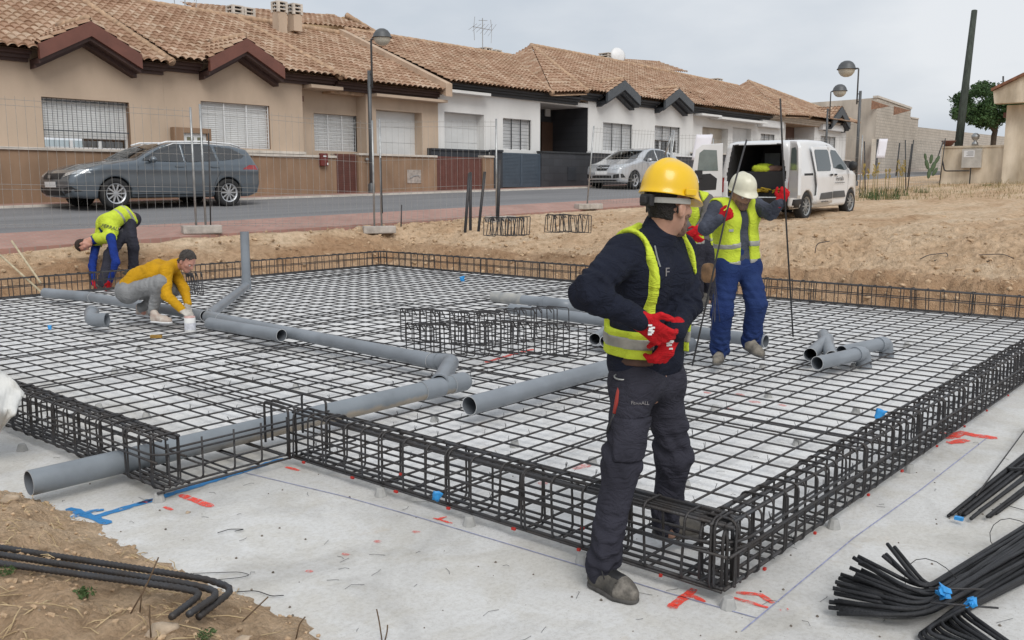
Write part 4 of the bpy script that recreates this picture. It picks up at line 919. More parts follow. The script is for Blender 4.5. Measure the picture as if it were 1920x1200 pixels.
roof('b', mslopes(xAB+.01, 19.2, zeB, zrA+.02, [GB])+[mslope(19.2, xBC-.2, zeB-.08, zrA-.05)]+groof(g2[0]-.05, g2[1], g2[2]+.05, 5.12, 5.78, zeB, zrA), hB,
     [((19.2, YE+.05, zeB+.04), (19.2, YR, zrA+.04)), ((xAB, YR, zrA+.06), (xBC, YR, zrA+.06)), ((g2[1], YF-.46, 5.84), (g2[1], 25.3, 5.84))])
mb = MB(); mb.prism([(YE-.05, zeB-.25), (YR, zrA-.3), (YR, zrA+.22), (YE-.05, zeB+.2)], lambda a, b: (xBC-.22, a, b), lambda a, b: (xBC+.1, a, b)); mb.build('party_parapet', mat('parapet_render', (.50, .37, .27), .9, var=.15, vs=2, bump=.2), hB, fixn=True)
mb = MB(); mb.box(18.32, 24.42, 4.25, 18.42, 24.49, 4.42); mb.build('wall_lamp', M_brownpaint, hB)
for px, py, r, hh in ((525, 50, .36, .80), (553, 42, .36, .58)):
    p = onY(px, py, 28.2); chimney(hB, (p[0], 28.2), r, hh, p[2]-.32, M_beige)
for px, py in ((441, 42), (463, 46)):
    p = onY(px, py, 29.8); chimney(hA, (p[0], 29.8), .40, .75, p[2]-.55, M_beige)
# rear volume with the gable wall seen over house B
hr = empty('rear_house', (22, 32, 1.2), 0, 'beige gabled upper volume rising behind the garage house roof', 'house')
a = onY(600, 52, 31.0); ap = onY(645, 31, 31.0); e = onY(705, 68, 31.0)
mb = MB(); mb.prism([(ap[0]-.05, 5), (e[0]+1.5, 5), (e[0]+1.5, e[2]-.5), (ap[0], ap[2])], lambda x, z: (x, 31.0, z), lambda x, z: (x, 37, z)); mb.build('wall', mat('ochre_render', (.56, .40, .23), .9, var=.08, vs=1, bump=.1), hr, fixn=True)
s0 = onY(480, 52, 31.5)
roof('r', [([(s0[0]-3, 29.2, zrA-.1), (ap[0], 29.4, zrA+.0), (ap[0], 31.6, ap[2]+.03), (s0[0]-3, 31.9, s0[2]+.1)], (1, 0, 0))], hr, [((ap[0]+.05, 30.9, ap[2]+.05), (e[0]+1.5, 30.9, e[2]-.42)), ((s0[0]-3, 31.8, s0[2]+.12), (ap[0], 31.6, ap[2]+.06))])
# ------------------------------------------------------------------ house C and D (white, black trim)
hC = empty('terraced_house', (27, YF, 1.4), 0, 'white house with black eaves, garage door and dark stone porch', 'house')
zeC, zrC = 5.28, 7.60; gc = rect((833, 209), (908, 280)); gc = (gc[0], gc[1], 1.6, gc[3]); wC = rect((943, 221), (996, 282)); xp0 = XZ(1013, 194)[0]; xp1 = XZ(1103, 194)[0]; zp = XZ(1050, 194)[1]-.05
facade('wall', hC, xBC+.003, xp0, 1.2, 5.1, [(*gc, .4), wC], YF, M_white, .2)
mb = MB(); mb.box(xBC+.05, YF-.42, 4.92, 26.4, YF-.002, 5.02); mb.build('porch_slab', M_white, hC)
garage(hC, *gc, YF, .4); window(hC, *wC, YF, 'd', 0, rev=.2, mb_shut=M_shutter2)
mb = MB(); mb.box(xp0, YF+2.0, 1.2, xp1, YF+2.2, zp); mb.box(xp0-.0, YF+.02, 1.2, xp0+.02, YF+1.99, zp); mb.box(xp1-.02, YF+.02, 1.2, xp1, YF+1.99, zp); mb.build('porch_wall', M_darkstone, hC)
mb = MB(); mb.box(xp0, YF-.0, zp, xp1, YF+2.2, 5.1); mb.build('porch_lintel', M_white, hC)
a = XZ(1016, 228, 25.9); b = XZ(1037, 284, 25.9); mb = MB(); mb.box(a[0]+.05, 25.93, 1.5, b[0]+.25, 25.99, a[1]); dr = mb.build('front_door', mat('brown_door', (.10, .055, .035), .5, var=.2, vs=5, stretch=(6, 1, .6)), hC)
mb = MB(); mb.box(b[0]+.05, 25.9, 2.75, b[0]+.12, 25.93, 2.95); mb.build('handle', M_whitemetal, dr)
a = XZ(1028, 211, 25.9); mb = MB(); mb.box(a[0]-.17, 25.9, a[1]-.17, a[0]+.17, 25.985, a[1]+.17); mb.build('wall_light', M_whitemetal, hC, bevel=.02)
cornice(hC, xBC+.12, 32.3, zeC, YF, M_blackpaint, .3, .36)
V0 = np.array([29.9, YE, zeC]); H0 = np.array([32.3, YE, 5.5]); AP = np.array([35.6, YR, 8.25]); V1 = np.array([34.2, YR, zrC])
loft(hC, xBC+.11, 29.9, zeC, zrC-.02, M_ridge, x1r=34.1)
roof('c', [([(xBC+.12, YE, zeC), V0, V1, (xBC+.12, YR, zrC)], (1, 0, 0))], hC, [((xBC+.1, YR, zrC+.05), V1+[0, 0, .05])])
p = onY(910, 100, 29.6); chimney(hC, (p[0], 29.6), .42, .25, p[2]-.25, M_beige, n=2); p = onY(929, 102, 29.6); chimney(hC, (p[0], 29.6), .38, .2, p[2]-.25, M_beige, n=2)
hD = empty('terraced_house', (38, YF, 1.5), 0, 'white house with two small black gables behind the silver car', 'house')
xD1 = XZ(1300, 215)[0]; zeD, zrD = 5.55, 8.2; wd1 = rect((1131, 229), (1185, 285)); wd2 = rect((1228, 235), (1274, 288))
ga3 = (PX(1142, 183), PX(1172, 152), PX(1199, 178)); ga4 = (PX(1250, 192), PX(1274, 167), PX(1299, 196))
facade('wall', hD, xp1+.003, xD1, 1.3, 5.2, [wd1, wd2], YF, M_white, .2, None, [[(xp1, 5.2), (xD1, 5.2), (xD1, 5.4), (ga4[2], 5.4), (ga4[1], 5.9), (ga4[0], 5.4), (ga3[2], 5.4), (ga3[1], 5.9), (ga3[0], 5.4), (xp1, 5.4)]])
window(hD, *wd1, YF, 'd', 0, rev=.2, mb_shut=M_shutter2); window(hD, *wd2, YF, 'd', .55, rev=.2, mb_shut=M_shutter2)
for x0_, x1_ in ((32.32, ga3[0]-.1), (ga3[2]+.12, ga4[0]-.12), (ga4[2]+.12, 43.4)): cornice(hD, x0_, x1_, zeD-.04, YF, M_blackpaint, .3, .36)
for g_ in (ga3, ga4): gable(hD, g_[0]-.1, g_[1], g_[2]+.1, 5.6, 6.2, YF, M_greypaint, M_blackpaint, band=.4)
GD = [(g_[0]-.1, g_[1], g_[2]+.1, 5.6, 6.2) for g_ in (ga3, ga4)]; DM = mslopes(AP[0], 43.4, zeD, zrD, []) and [([H0, (GD[0][0], YE, zeD), (GD[0][0]+1., YR, zrD), AP], (1, 0, 0))]+mslopes(GD[0][0], 43.4, zeD, zrD, GD)[1:]+[([(43.4, YE, zeD), (45, YR, zrD), (43.4, YR, zrD)], (1, 0, 0))]
xl_, xa_, xr_, zl_, za_ = GD[0]; sD = (zrD-zeD)/(YR-YE); zD = lambda y: zeD+sD*(y-YE); yh = lambda x: YE+(x-H0[0])/(AP[0]-H0[0])*(YR-YE); q3 = lambda x, y: (x, y, zD(y)); yl_ = max(YE+(zl_-zeD)/sD, YE); yb_ = YE+(za_-zeD)/sD
_m = mslopes(xl_, 43.4, zeD, zrD, GD); DM = [([q3(H0[0], YE), q3(xl_, YE), q3(xl_, yh(xl_))], (1, 0, 0)), ([q3(xl_, yl_), q3(xa_, yb_), q3(xa_, yh(xa_)), q3(xl_, yh(xl_))], (1, 0, 0)), ([q3(xa_, yb_), q3(xr_, yl_), q3(xr_, YR), q3(AP[0], YR), q3(xa_, yh(xa_))], (1, 0, 0))]+_m[3:]+[([(43.4, YE, zeD), (45, YR, zrD), (43.4, YR, zrD)], (1, 0, 0))]
loft(hD, 32.6, 43.4, zeD, zrD, M_ridge, GD, x1r=45, x0r=AP[0]+.3)
roof('d', [([V0, H0, AP], V0-H0), ([V0, AP, V1], V0-H0), ([H0, (43.4, YE, zeD), (45, YR, zrD), AP], (1, 0, 0))][:2]+DM+groof(ga3[0]-.1, ga3[1], ga3[2]+.1, 5.6, 6.2, zeD, zrD)+groof(ga4[0]-.1, ga4[1], ga4[2]+.1, 5.6, 6.2, zeD, zrD), hD,
     [(H0+[0, 0, .04], AP+[0, 0, .05]), (V0+[0, 0, .0], V1+[0, 0, -.02]), (AP+[0, 0, .05], (45, YR, zrD+.05)), ((ga3[1], YF-.46, 6.26), (ga3[1], 25.0, 6.24)), ((ga4[1], YF-.46, 6.26), (ga4[1], 25.0, 6.24))])
mb = MB(); dn = np.array([0, 0, -.12]); mb.add([V0+dn, H0+dn, AP+dn, V1+dn, AP+[0, 6, -2], V1+[0, 6, -2]], [(0, 1, 2, 3), (3, 2, 4, 5)]); mb.build('roof_void', M_ridge, hD)
p = onY(1138, 116, 31); chimney(hD, (p[0], 31), .62, .85, p[2]-.75, mat('ochre2', (.56, .40, .23), .9, var=.1), n=3); p = onY(1071, 112, 30.5); chimney(hD, (p[0], 30.5), .42, .3, p[2]-.4, M_beige, n=2)
h2 = empty('rear_house', (46, 32, 1.5), 0, 'ochre gabled volume with tiled roof behind the white houses', 'house')
a = onY(1190, 140, 31.5); ap = onY(1232, 119, 31.5); e = onY(1264, 144, 31.5)
mb = MB(); mb.prism([(ap[0]-2.2, 5), (e[0]+.5, 5), (e[0]+.5, e[2]-.2), (ap[0], ap[2]), (ap[0]-2.2, a[2])], lambda x, z: (x, 31.5, z), lambda x, z: (x, 37, z)); mb.build('wall', M_stain if 0 else mat('ochre3', (.56, .40, .23), .9, var=.08), h2, fixn=True)
b = onY(1150, 124, 31.5); roof('s', [([(b[0], 29.4, zrD-.1), (ap[0], 29.4, zrD-.1), (ap[0], 31.6, ap[2]+.1), (b[0], 31.6, b[2]+.1)], (1, 0, 0))], h2, [((ap[0], 31.4, ap[2]+.05), (e[0]+.5, 31.4, e[2]-.15))])
# ------------------------------------------------------------------ house E (white, at the end of the row)
hE = empty('terraced_house', (53, YF, 1.8), 0, 'white house at the far end with two garage doors and a brick porch', 'house')
xE1 = XZ(1592, 230)[0]; zeE, zrE = 5.6, 8.2
q1 = rect((1322, 237), (1368, 300)); q2 = rect((1379, 238), (1411, 300)); pw = rect((1478, 231), (1529, 300)); wa = rect((1431, 250), (1457, 262)); wb = rect((1543, 254), (1571, 268))
q1 = (q1[0], q1[1], 2.0, q1[3]); q2 = (q2[0], q2[1], 2.0, q2[3]); pw = (pw[0], pw[1], 2.2, pw[3]+.1); wa = (wa[0], wa[1], wa[3]-1.3, wa[3]); wb = (wb[0], wb[1], wb[3]-1.3, wb[3])
facade('wall', hE, xD1+.003, xE1, 1.4, 5.35, [(*q1, .4), (*q2, .3), (*pw, 1.4), wa, wb], YF+.15, M_white, .2)
garage(hE, *q1, YF+.15, .4, M_cream); garage(hE, *q2, YF+.15, .3); window(hE, *wa, YF+.15, 'd', 0, rev=.2, mb_shut=M_shutter2); window(hE, *wb, YF+.15, 'd', 0, rev=.2, mb_shut=M_shutter2)
mb = MB(); mb.box(pw[0], YF+1.5, 2.2, pw[1], YF+1.6, pw[3]); mb.build('porch_wall', M_redbrick, hE)
for q in (wa, wb): mb = MB(); mb.box(q[0]-.5, YF-.2, q[3]+.35, q[1]+.5, YF+.14, q[3]+.75); mb.build('awning_case', M_whitemetal, hE, bevel=.05)
mb = MB(); mb.box(xD1+.1, YF-.45, 5.1, xD1+2.2, YF+.14, 5.2); mb.box(44.2, YF-.6, 5.0, 49.6, YF+.14, 5.12); mb.build('porch_slab', M_white, hE)
cornice(hE, 43.42, 51, zeE-.1, YF+.15, M_blackpaint, .3, .4); cornice(hE, 51.02, xE1-2.4, zeE-.02, YF+.15, M_coping, .3, .5)
xa5 = XZ(1566, 200)[0]; za5 = XZ(1568, 199, YF-.5)[1]; gable(hE, xa5-1.5, xa5, xa5+1.5, 5.75, za5, YF+.1, M_greypaint, M_blackpaint, band=.5)
mb = MB(); mb.add([(xa5-1.7, YF+.14, 5.35), (xE1, YF+.14, 5.35), (xE1, YF+.14, 5.6), (xa5, YF+.14, za5-.45), (xa5-1.7, YF+.14, 5.6)], [(0, 1, 2, 3, 4)]); mb.build('gable_wall', M_white, hE)
p = onY(1470, 207, YE); v0 = np.array([p[0], YE, zeE]); p = onY(1520, 216, YE); h0 = np.array([p[0], YE, zeE+.12]); p = onY(1402, 153, YR); ap = np.array([p[0], YR, p[2]]); p = onY(1384, 163, YR); v1 = np.array([p[0], YR, p[2]])
loft(hE, 43.45, h0[0], zeE, zrE, M_ridge, x1r=v1[0]); loft(hE, h0[0]+.1, xE1, zeE, ap[2]-.1, M_ridge, x1r=ap[0]+.6, x0r=ap[0]+.2)
cE = np.array([xE1+.5, YE, zeE+.1])
roof('e', [([(43.4, YE, zeE), v0, v1, (45, YR, zrE)], (1, 0, 0)), ([v0, h0, ap], v0-h0), ([v0, ap, v1], v0-h0), ([h0, cE, ap], (1, 0, 0))]+[([(xa5-1.5, YF-.48, 5.75), (xa5, YF-.48, za5), (xa5, 25.6, za5)], (0, 1, 0)), ([(xa5+1.5, YF-.48, 5.75), (xa5, 25.6, za5), (xa5, YF-.48, za5)], (0, 1, 0))], hE,
     [((45, YR, zrE+.04), v1+[0, 0, .04]), (v0, v1), (h0+[0, 0, .03], ap+[0, 0, .04]), (ap+[0, 0, .04], cE+[0, 0, .04])])
p = onY(1342, 152, 29.8); chimney(hE, (p[0], 29.8), .6, .25, p[2]-.35, M_coping, n=2)
mb = MB(); mb.add([v0+dn, h0+dn, ap+dn, v1+dn, ap+[0, 6, -2], v1+[0, 6, -2]], [(0, 1, 2, 3), (3, 2, 4, 5)]); mb.build('roof_void', M_ridge, hE)
for h in (hA, hB, hr, hC, hD, h2, hE): fix(h)
# ------------------------------------------------------------------ garden walls and gates along the far pavement
def gwall(x0, x1, zt, m, label, mc=None, zb=None, Y=23.55, th=.22):
    zb = (1.0+.0165*x0) if zb is None else zb; c = ((x0+x1)/2, Y, zb); mb = MB(); mb.box(x0-c[0], 0, 0-.2, x1-c[0], th, zt-.07-zb); o = mb.build('garden_wall', m); o.location = c; tag(o, label, 'wall')
    mb = MB(); mb.box(x0-c[0], -.05, zt-.07-zb, x1-c[0], th+.05, zt-zb); mb.build('coping', mc or M_coping, o, bevel=.01)
    return o
def X(px, Y=23.55): return onY(px, 330, Y)[0]
gwall(-8, X(632)-.02, 2.55, M_brownr, 'long brown rendered garden wall behind the grey estate car')
gwall(X(672)+.02, X(820)-.02, 2.66, M_brownr, 'brown rendered wall with the grey meter box before the white garage'); gwall(X(905)+.02, X(926)-.01, 2.72, M_brownr, 'narrow brown wall pier right of the red brown gate')
def gate(x0, x1, z0, z1, m, label, Y=23.6, slat='h', n=16, mid=False):
    c = ((x0+x1)/2, Y, z0); root = empty('gate', c, 0, label, 'gate'); hw = (x1-x0)/2; h = z1-z0; mb = MB(); t = .06
    mb.box(-hw, 0, 0, -hw+t, .05, h); mb.box(hw-t, 0, 0, hw, .05, h); mb.box(-hw+t, 0, 0, hw-t, .05, t); mb.box(-hw+t, 0, h-t, hw-t, .05, h)
    if mid: mb.box(-.04, -.002, t, .04, .052, h-t)
    mb.build('gate_frame', m, root); mb = MB()
    for k in range(n):
        if slat == 'h': a = t+(h-2*t)*k/n; mb.box(-hw+t, .012, a+.008, hw-t, .034, a+(h-2*t)/n-.006)
        else: a = -hw+t+(2*hw-2*t)*k/n; mb.box(a+.004, .012, t, a+(2*hw-2*t)/n-.004, .034, h-t)
    mb.box(-hw+t, .036, t, hw-t, .042, h-t); mb.build('slat_panel', m, root); return root
gate(X(632), X(671), 1.36, 2.62, M_redgate, 'small red louvred garden gate beside the red mailbox', n=20)
gate(X(820), X(905), 1.46, 2.64, M_redgate, 'wide red brown gate of vertical boards', slat='v', n=18, mid=True)
gwall(X(818), X(926), 2.93, M_blackpaint, 'black capped wall top behind the red brown gate', M_blackpaint, Y=23.8, zb=2.5)
gwall(X(926), X(943)-.01, 2.95, M_blackpaint, 'narrow black wall pier beside the blue grey gate', M_blackpaint)
gate(X(943), X(1015), 1.55, 2.86, M_bluegate, 'wide blue grey metal gate of the white house', n=22, mid=True)
gwall(X(1015), X(1103)+.2, 2.98, M_darkstone, 'dark stone wall in front of the black porch', M_darkmetal); gwall(X(1103)+.22, X(1300), 3.05, M_darkstone, 'dark stone wall behind the silver car', M_whitemetal); gwall(X(1300)+.02, X(1592), 3.25, M_darkstone, 'dark stone wall behind the white van', M_coping)
o = empty('mailbox', tuple(onY(608, 299, 23.44)), 0, 'dark red mailbox on the brown wall by the small gate', 'mailbox')
mb = MB(); mb.box(-.14, -.02, -.2, .14, .1, .19); mb.build('box', mat('mailbox_red', (.14, .025, .02), .45), o, bevel=.02); mb = MB(); mb.box(-.05, -.03, .08, .06, -.021, .12); mb.box(.09, -.03, -.17, .13, -.021, -.1); mb.build('slot', M_whitemetal, o)
def text(s_, size, loc, rot, m, name, parent=None, ext=.002, align='CENTER', sx=1.):
    cu = bpy.data.curves.new('t', 'FONT'); cu.body = s_; cu.size = size; cu.extrude = ext; cu.align_x = align; cu.align_y = 'CENTER'
    to = bpy.data.objects.new('tmp', cu); COL.objects.link(to); dg = bpy.context.evaluated_depsgraph_get(); me = bpy.data.meshes.new_from_object(to.evaluated_get(dg)); bpy.data.objects.remove(to)
    me.materials.clear(); me.materials.append(m); o = link(name, me, parent); o.location = loc; o.rotation_euler = rot; o.scale = (sx, 1, 1); return o
p = onY(624, 293, 23.54); tag(text('20', .2, tuple(p), (pi/2, 0, 0), M_ink, 'house_number'), 'dark house number 20 on the brown wall beside the mailbox', 'house number')
p = onY(777, 331, 23.53); o = MB(); o.box(-.33, 0, -.23, .33, .02, .23); o = o.build('meter_box', mat('meter_cover', (.42, .37, .33), .7, var=.3, vs=8), None, bevel=.008); o.location = tuple(p); tag(o, 'pale meter cabinet cover set in the brown wall', 'meter box')
mb = MB(); mb.tube(bend([(-.2, -.01, -.05), (0, -.01, .03), (.2, -.01, .04), (.22, -.01, -.03)], .08), .014, 6); mb.build('hasp', M_galv, o)
p = onY(1073, 326, 23.53); mb = MB(); mb.box(-.3, 0, -.28, .3, .018, .28); o = mb.build('meter_box', M_blackpaint, None, bevel=.008); o.location = tuple(p); tag(o, 'black meter cabinet cover on the dark stone wall', 'meter box')
p = onY(688, 302, 23.5); mb = MB(); mb.lathe([(.001, 0), (.05, .0), (.07, .06), (.04, .1), (.001, .11)], n=12); o = mb.build('wall_spotlight', M_galv, None, True); o.location = tuple(p); tag(o, 'small metal spotlight on the brown wall right of the small gate', 'light')
# low beige-brown entry gate of house A behind the car
a = XZ(326, 238, 23.75); b = XZ(398, 290, 23.75); ent = empty('entrance_frame', (a[0], 23.75, 1.2), 0, 'brown framed white entrance panel above the wall behind the estate car', 'doorway')
mb = MB(); w_ = b[0]-a[0]; h_ = a[1]-1.2; mb.box(0, 0, 0, .28, .2, h_); mb.box(w_-.12, 0, 0, w_, .2, h_); mb.box(.28, 0, h_-.14, w_-.12, .2, h_); mb.build('frame', M_brownr, ent)
mb = MB(); mb.box(.28, .08, 0, w_-.12, .12, h_-.14); d = mb.build('panel', M_shutter, ent); mb = MB(); mb.box(.42, .07, h_-.7, .62, .079, h_-.25); mb.box(w_-.4, .07, h_-.7, w_-.22, .079, h_-.25); mb.build('pane', mat('pane_olive', (.16, .16, .1), .3), d)
# ------------------------------------------------------------------ block building, block wall, right hand property
XB, YB = 65., 22.75
bl = empty('block_building', (XB, YB, 2.3), 0, 'unfinished pale concrete block building at the end of the street', 'building')
tz = lambda px, py: onY(px, py, YB)
c0, c1, c2, c3 = tz(1625, 179), tz(1708, 205), tz(1710, 224), tz(1722, 224)
mb = MB(); mb.add([(XB, YB, 1), (c1[0], YB, 1), (c1[0], YB, c1[2]), (XB, YB, c0[2])], [(0, 1, 2, 3)]); mb.add([(c1[0], YB, 1), (c3[0], YB, 1), (c3[0], YB, c3[2]), (c1[0], YB, c3[2])], [(0, 1, 2, 3)])
mb.add([(c1[0], YB, c3[2]), (c1[0], YB+.3, c3[2]), (c1[0], YB+.3, c1[2]), (c1[0], YB, c1[2])], [(0, 1, 2, 3)]); mb.build('block_wall', M_block, bl)
mb = MB(); mb.add([(XB, YB, 1), (XB, YB, c0[2]), (XB, YB+13, c0[2]-.2), (XB, YB+13, 1)], [(0, 1, 2, 3)]); mb.build('rendered_wall', M_cream, bl)
mb = MB(); mb.prism([(XB-.06, c0[2]), (c1[0]+.05, c1[2]), (c1[0]+.05, c1[2]+.16), (XB-.06, c0[2]+.14)], lambda x, z: (x, YB-.06, z), lambda x, z: (x, YB+.3, z)); mb.box(c1[0]+.06, YB-.05, c3[2], c3[0], YB+.3, c3[2]+.1); mb.build('roof_edge', M_coping, bl, fixn=True)
mb = MB()
for (xa, za), (xb, zb) in (((1634, 188), (1668, 199)), ((1676, 199), (1707, 207))):
    p = tz(xa, za); q = tz(xb, zb); mb.add([(p[0], YB-.012, p[2]), (q[0], YB-.012, q[2]), (p[0], YB-.012, p[2]-.62)], [(0, 2, 1)])
mb.build('brick_infill', mat('brick_patch', (.30, .16, .10), .9, var=.3, vs=6), bl)
p = tz(1634, 260); q = tz(1645, 322); mb = MB(); mb.box(p[0], YB-.03, q[2]-.3, p[0]+.9, YB-.01, p[2], 1); mb.box(p[0]+.9, YB-.04, q[2]-.3, p[0]+1.35, YB-.012, p[2]); mb.build('door', [M_blackpaint, M_cream], bl)
fix(bl)
e = tz(1900, 259); mb = MB(); mb.add([(0, 0, -1.5), (60, 0, -1.5), (60, 0, e[2]-2.3+.4), (0, 0, c3[2]-2.3-.55), (0, .3, c3[2]-2.3-.55), (60, .3, e[2]-2.3+.4), (0, .3, -1.5), (60, .3, -1.5)], [(0, 1, 2, 3), (3, 2, 5, 4), (4, 5, 7, 6)])
o = mb.build('block_boundary_wall', M_block); o.location = (c3[0], YB+.1, 2.3); tag(o, 'long low concrete block boundary wall behind the utility pole', 'wall')
# stained garden wall on the right, facing the site
XW = 43.; pL = onX(1766, 278, XW); zb = 1.55
mb = MB(); y0 = pL[1]; mb.box(0, -6, -.6, .25, 0, pL[2]-zb); o = mb.build('boundary_wall', M_stain); o.location = (XW, y0, zb); tag(o, 'stained cream wall with the meter cabinet beside the utility pole', 'wall')
mb = MB(); mb.box(-.04, -6, pL[2]-zb, .29, .04, pL[2]-zb+.08); mb.build('coping', M_stain, o)
hR = empty('corner_house', (XW, 8, zb), 0, 'cream house corner with rusty roof edge at the right edge', 'house')
def oX(px, py): return onX(px, py, XW-.3)
p = oX(1888, 200); r0 = oX(1871, 196); r1 = oX(1869, 173); r2 = oX(1925, 150)
mb = MB(); mb.box(XW-.3, p[1]-5, .9, XW+5, p[1], r0[2]-.05); mb.build('wall', M_stain, hR)
mb = MB(); mb.prism([(r0[1], r0[2]), (r1[1], r1[2]), (r2[1], r2[2]+.1), (r2[1]-6, r2[2]+1.6), (r2[1]-6, r0[2])], lambda y, z: (XW-.9, y, z), lambda y, z: (XW-.31, y, z)); mb.build('roof_fascia', M_stain, hR, fixn=True)
mb = MB(); mb.prism([(r1[1]+.05, r1[2]), (r2[1], r2[2]+.1), (r2[1]-6, r2[2]+1.6), (r2[1]-6, r2[2]+1.72), (r2[1], r2[2]+.22), (r1[1]+.05, r1[2]+.11)], lambda y, z: (XW-1.05, y, z), lambda y, z: (XW+4, y, z)); mb.build('roof', mat('rust_tiles', (.26, .12, .07), .85, var=.4, vs=5, bump=.5), hR, fixn=True)
mb = MB(); mb.box(XW+.3, r0[1]-3, r0[2]-.5, XW+3, r0[1]-.1, r0[2]-.3); mb.build('porch_ceiling', M_brownpaint, hR)
for yy in (r0[1]-.32, ): mb = MB(); mb.box(XW+2.2, yy-.12, 1.2, XW+2.45, yy+.12, r0[2]-.3); mb.build('porch_post', M_blackpaint, hR)
fix(hR)
p = onX(1822, 297, XW-.15); o = empty('meter_cabinet', tuple(p), 0, 'white electric meter cabinet with a label on the stained wall', 'cabinet')
mb = MB(); mb.box(-.08, -.38, -.4, .13, .38, .4); mb.build('box', mat('cabinet_grey', (.50, .48, .44), .6, var=.15), o, bevel=.02)
mb = MB(); mb.box(-.088, -.12, .05, -.081, .3, .33); mb.build('label_sheet', M_whitemetal, o)
mb = MB(); [mb.box(-.091, -.08+.0*k, .12+.05*k, -.0885, .2-.05*(k % 2), .135+.05*k) for k in range(4)]; mb.build('print', M_ink, o)
mb = MB(); mb.tube(bend([(-.05, .0, -.4), (-.05, .0, -1.2)], .05), .025, 6); mb.tube(bend([(-.03, .05, -.52), (-.03, 1.05, -.52), (-.03, 1.15, -.1)], .1), .03, 6); mb.build('conduit', M_black, o)
# ------------------------------------------------------------------ utility pole, lamps
loose([dep(1790, 338, 40.5), dep(1808, 180, 40.7), dep(1827, 20, 40.9)], [.185, .16, .125], 'tall weathered green wooden utility pole leaning slightly right', 14, 'utility_pole', 'pole', mat('green_pole', (.055, .068, .055), .9, var=.35, vs=2, bump=.5, bs=20, stretch=(6, 6, .5)))
M_lampglass = mat('lamp_glass', (.52, .50, .43), .2, var=.05)
def lamp(base, hp, off, hd, label, hh=.95, R_=.29):
    b = np.array(base); r = empty('street_lamp', tuple(b), 0, label, 'street lamp'); d = np.array([0, hd, 0.])
    mb = MB(); mb.tube([(0, 0, 0), (0, 0, hp)], [.07, .058], 10); mb.lathe([(.11, 0), (.11, .35), (.07, .4)], n=10); mb.build('post', M_postgrey, r, True)
    o_ = np.array([.0, hd*.13, 0]); mb = MB(); mb.tube(bend([o_+[0, 0, hp-.55], o_+[0, 0, hp+hh], o_+d*.5+[0, 0, hp+hh+.02]], .05), .034, 8)
    for z in (hp-.45, hp-.12): mb.tube([(0, 0, z), o_+[0, 0, z]], .022, 6)
    mb.build('arm', M_postgrey, r, True)
    c = o_+d*.52+np.array([0, 0, hp+hh]); mb = MB(); mb.lathe([(R_, 0), (R_*1.08, -.03*R_), (R_*1.08, .03*R_), (R_*.98, .15*R_), (R_*.88, .46*R_), (R_*.64, .76*R_), (R_*.32, .93*R_), (.001, .97*R_)], c, 18); mb.build('hood', M_postgrey, r, True)
    mb = MB(); mb.lathe([(R_*.93, -.03*R_), (R_*.86, -.36*R_), (R_*.6, -.68*R_), (R_*.3, -.83*R_), (.001, -.86*R_)], c, 18); mb.build('globe', M_lampglass, r, True); return r
p = onY(697, 360, 23.1); lamp((p[0], 23.1, 1.3), 3.95, 0, -1, 'grey street lamp on the far pavement between the beige windows and garage')
p = dep(1604, 345, 40.); zz = 1.4; lamp((p[0], p[1], zz), dep(1613, 173, 40)[2]-zz, 0, 1, 'tall street lamp with dark hood behind the white van', R_=.38)
p = dep(1546, 330, 54.); zz = 2.0; lamp((p[0], p[1], zz), dep(1556, 205, 54)[2]-zz, 0, -1, 'distant street lamp in front of the last white house', R_=.40)
# ------------------------------------------------------------------ aerials and dish
def aerial(px, py0, py1, Y, label, s=1.):
    a = onY(px, py0, Y); b = onY(px, py1, Y); r = empty('tv_aerial', tuple(a), 0, label, 'aerial'); h = b[2]-a[2]; mb = MB(); mb.tube([(0, 0, -.3), (0, 0, h)], .02, 6); mb.build('mast', M_galv, r)
    mb = MB(); z = h-.35*s; mb.tube([(-.5*s, 0, z), (.5*s, 0, z)], .014, 5)
    for k in range(6): x = (-.5+.2*k)*s; mb.tube([(x, -.2*s, z+.2*s*(.4+.1*k)), (x, 0, z), (x, .2*s, z-.2*s*(.4+.1*k))], .008, 4)
    for q in (-.42, .45): mb.tube([(q*s, 0, z-.45*s), (q*s*1.08, 0, z), (q*s*.95, 0, z+.35*s)], .012, 5)
    mb.tube([(-.2*s, .0, h-.1*s), (.25*s, 0, h-.05*s)], .01, 4); mb.build('antenna_array', M_galv, r); return r
aerial(905, 98, 34, 29.2, 'tv aerial on the roof of the house with the dark porch', 1.3); aerial(348, 28, -30, 29.2, 'tv aerial at the top edge on the left beige roof', .9)
p = onY(1159, 104, 30.4); r = empty('satellite_dish', tuple(p), 0, 'round satellite dish on a chimney above the white houses', 'dish'); mb = MB(); mb.lathe([(.001, .08), (.2, .06), (.38, .01), (.48, -.05), (.47, -.06), (.37, -.005), (.001, .06)], (0, 0, 0), 20); d = mb.build('reflector', M_whitemetal, r, True); d.rotation_euler = (radians(80), 0, YAW-pi/2+.35)
mb = MB(); mb.tube([(.1, .1, 0), (.3, .3, -.9)], .025, 6); mb.build('bracket', M_galv, r)
print('p3 ok')
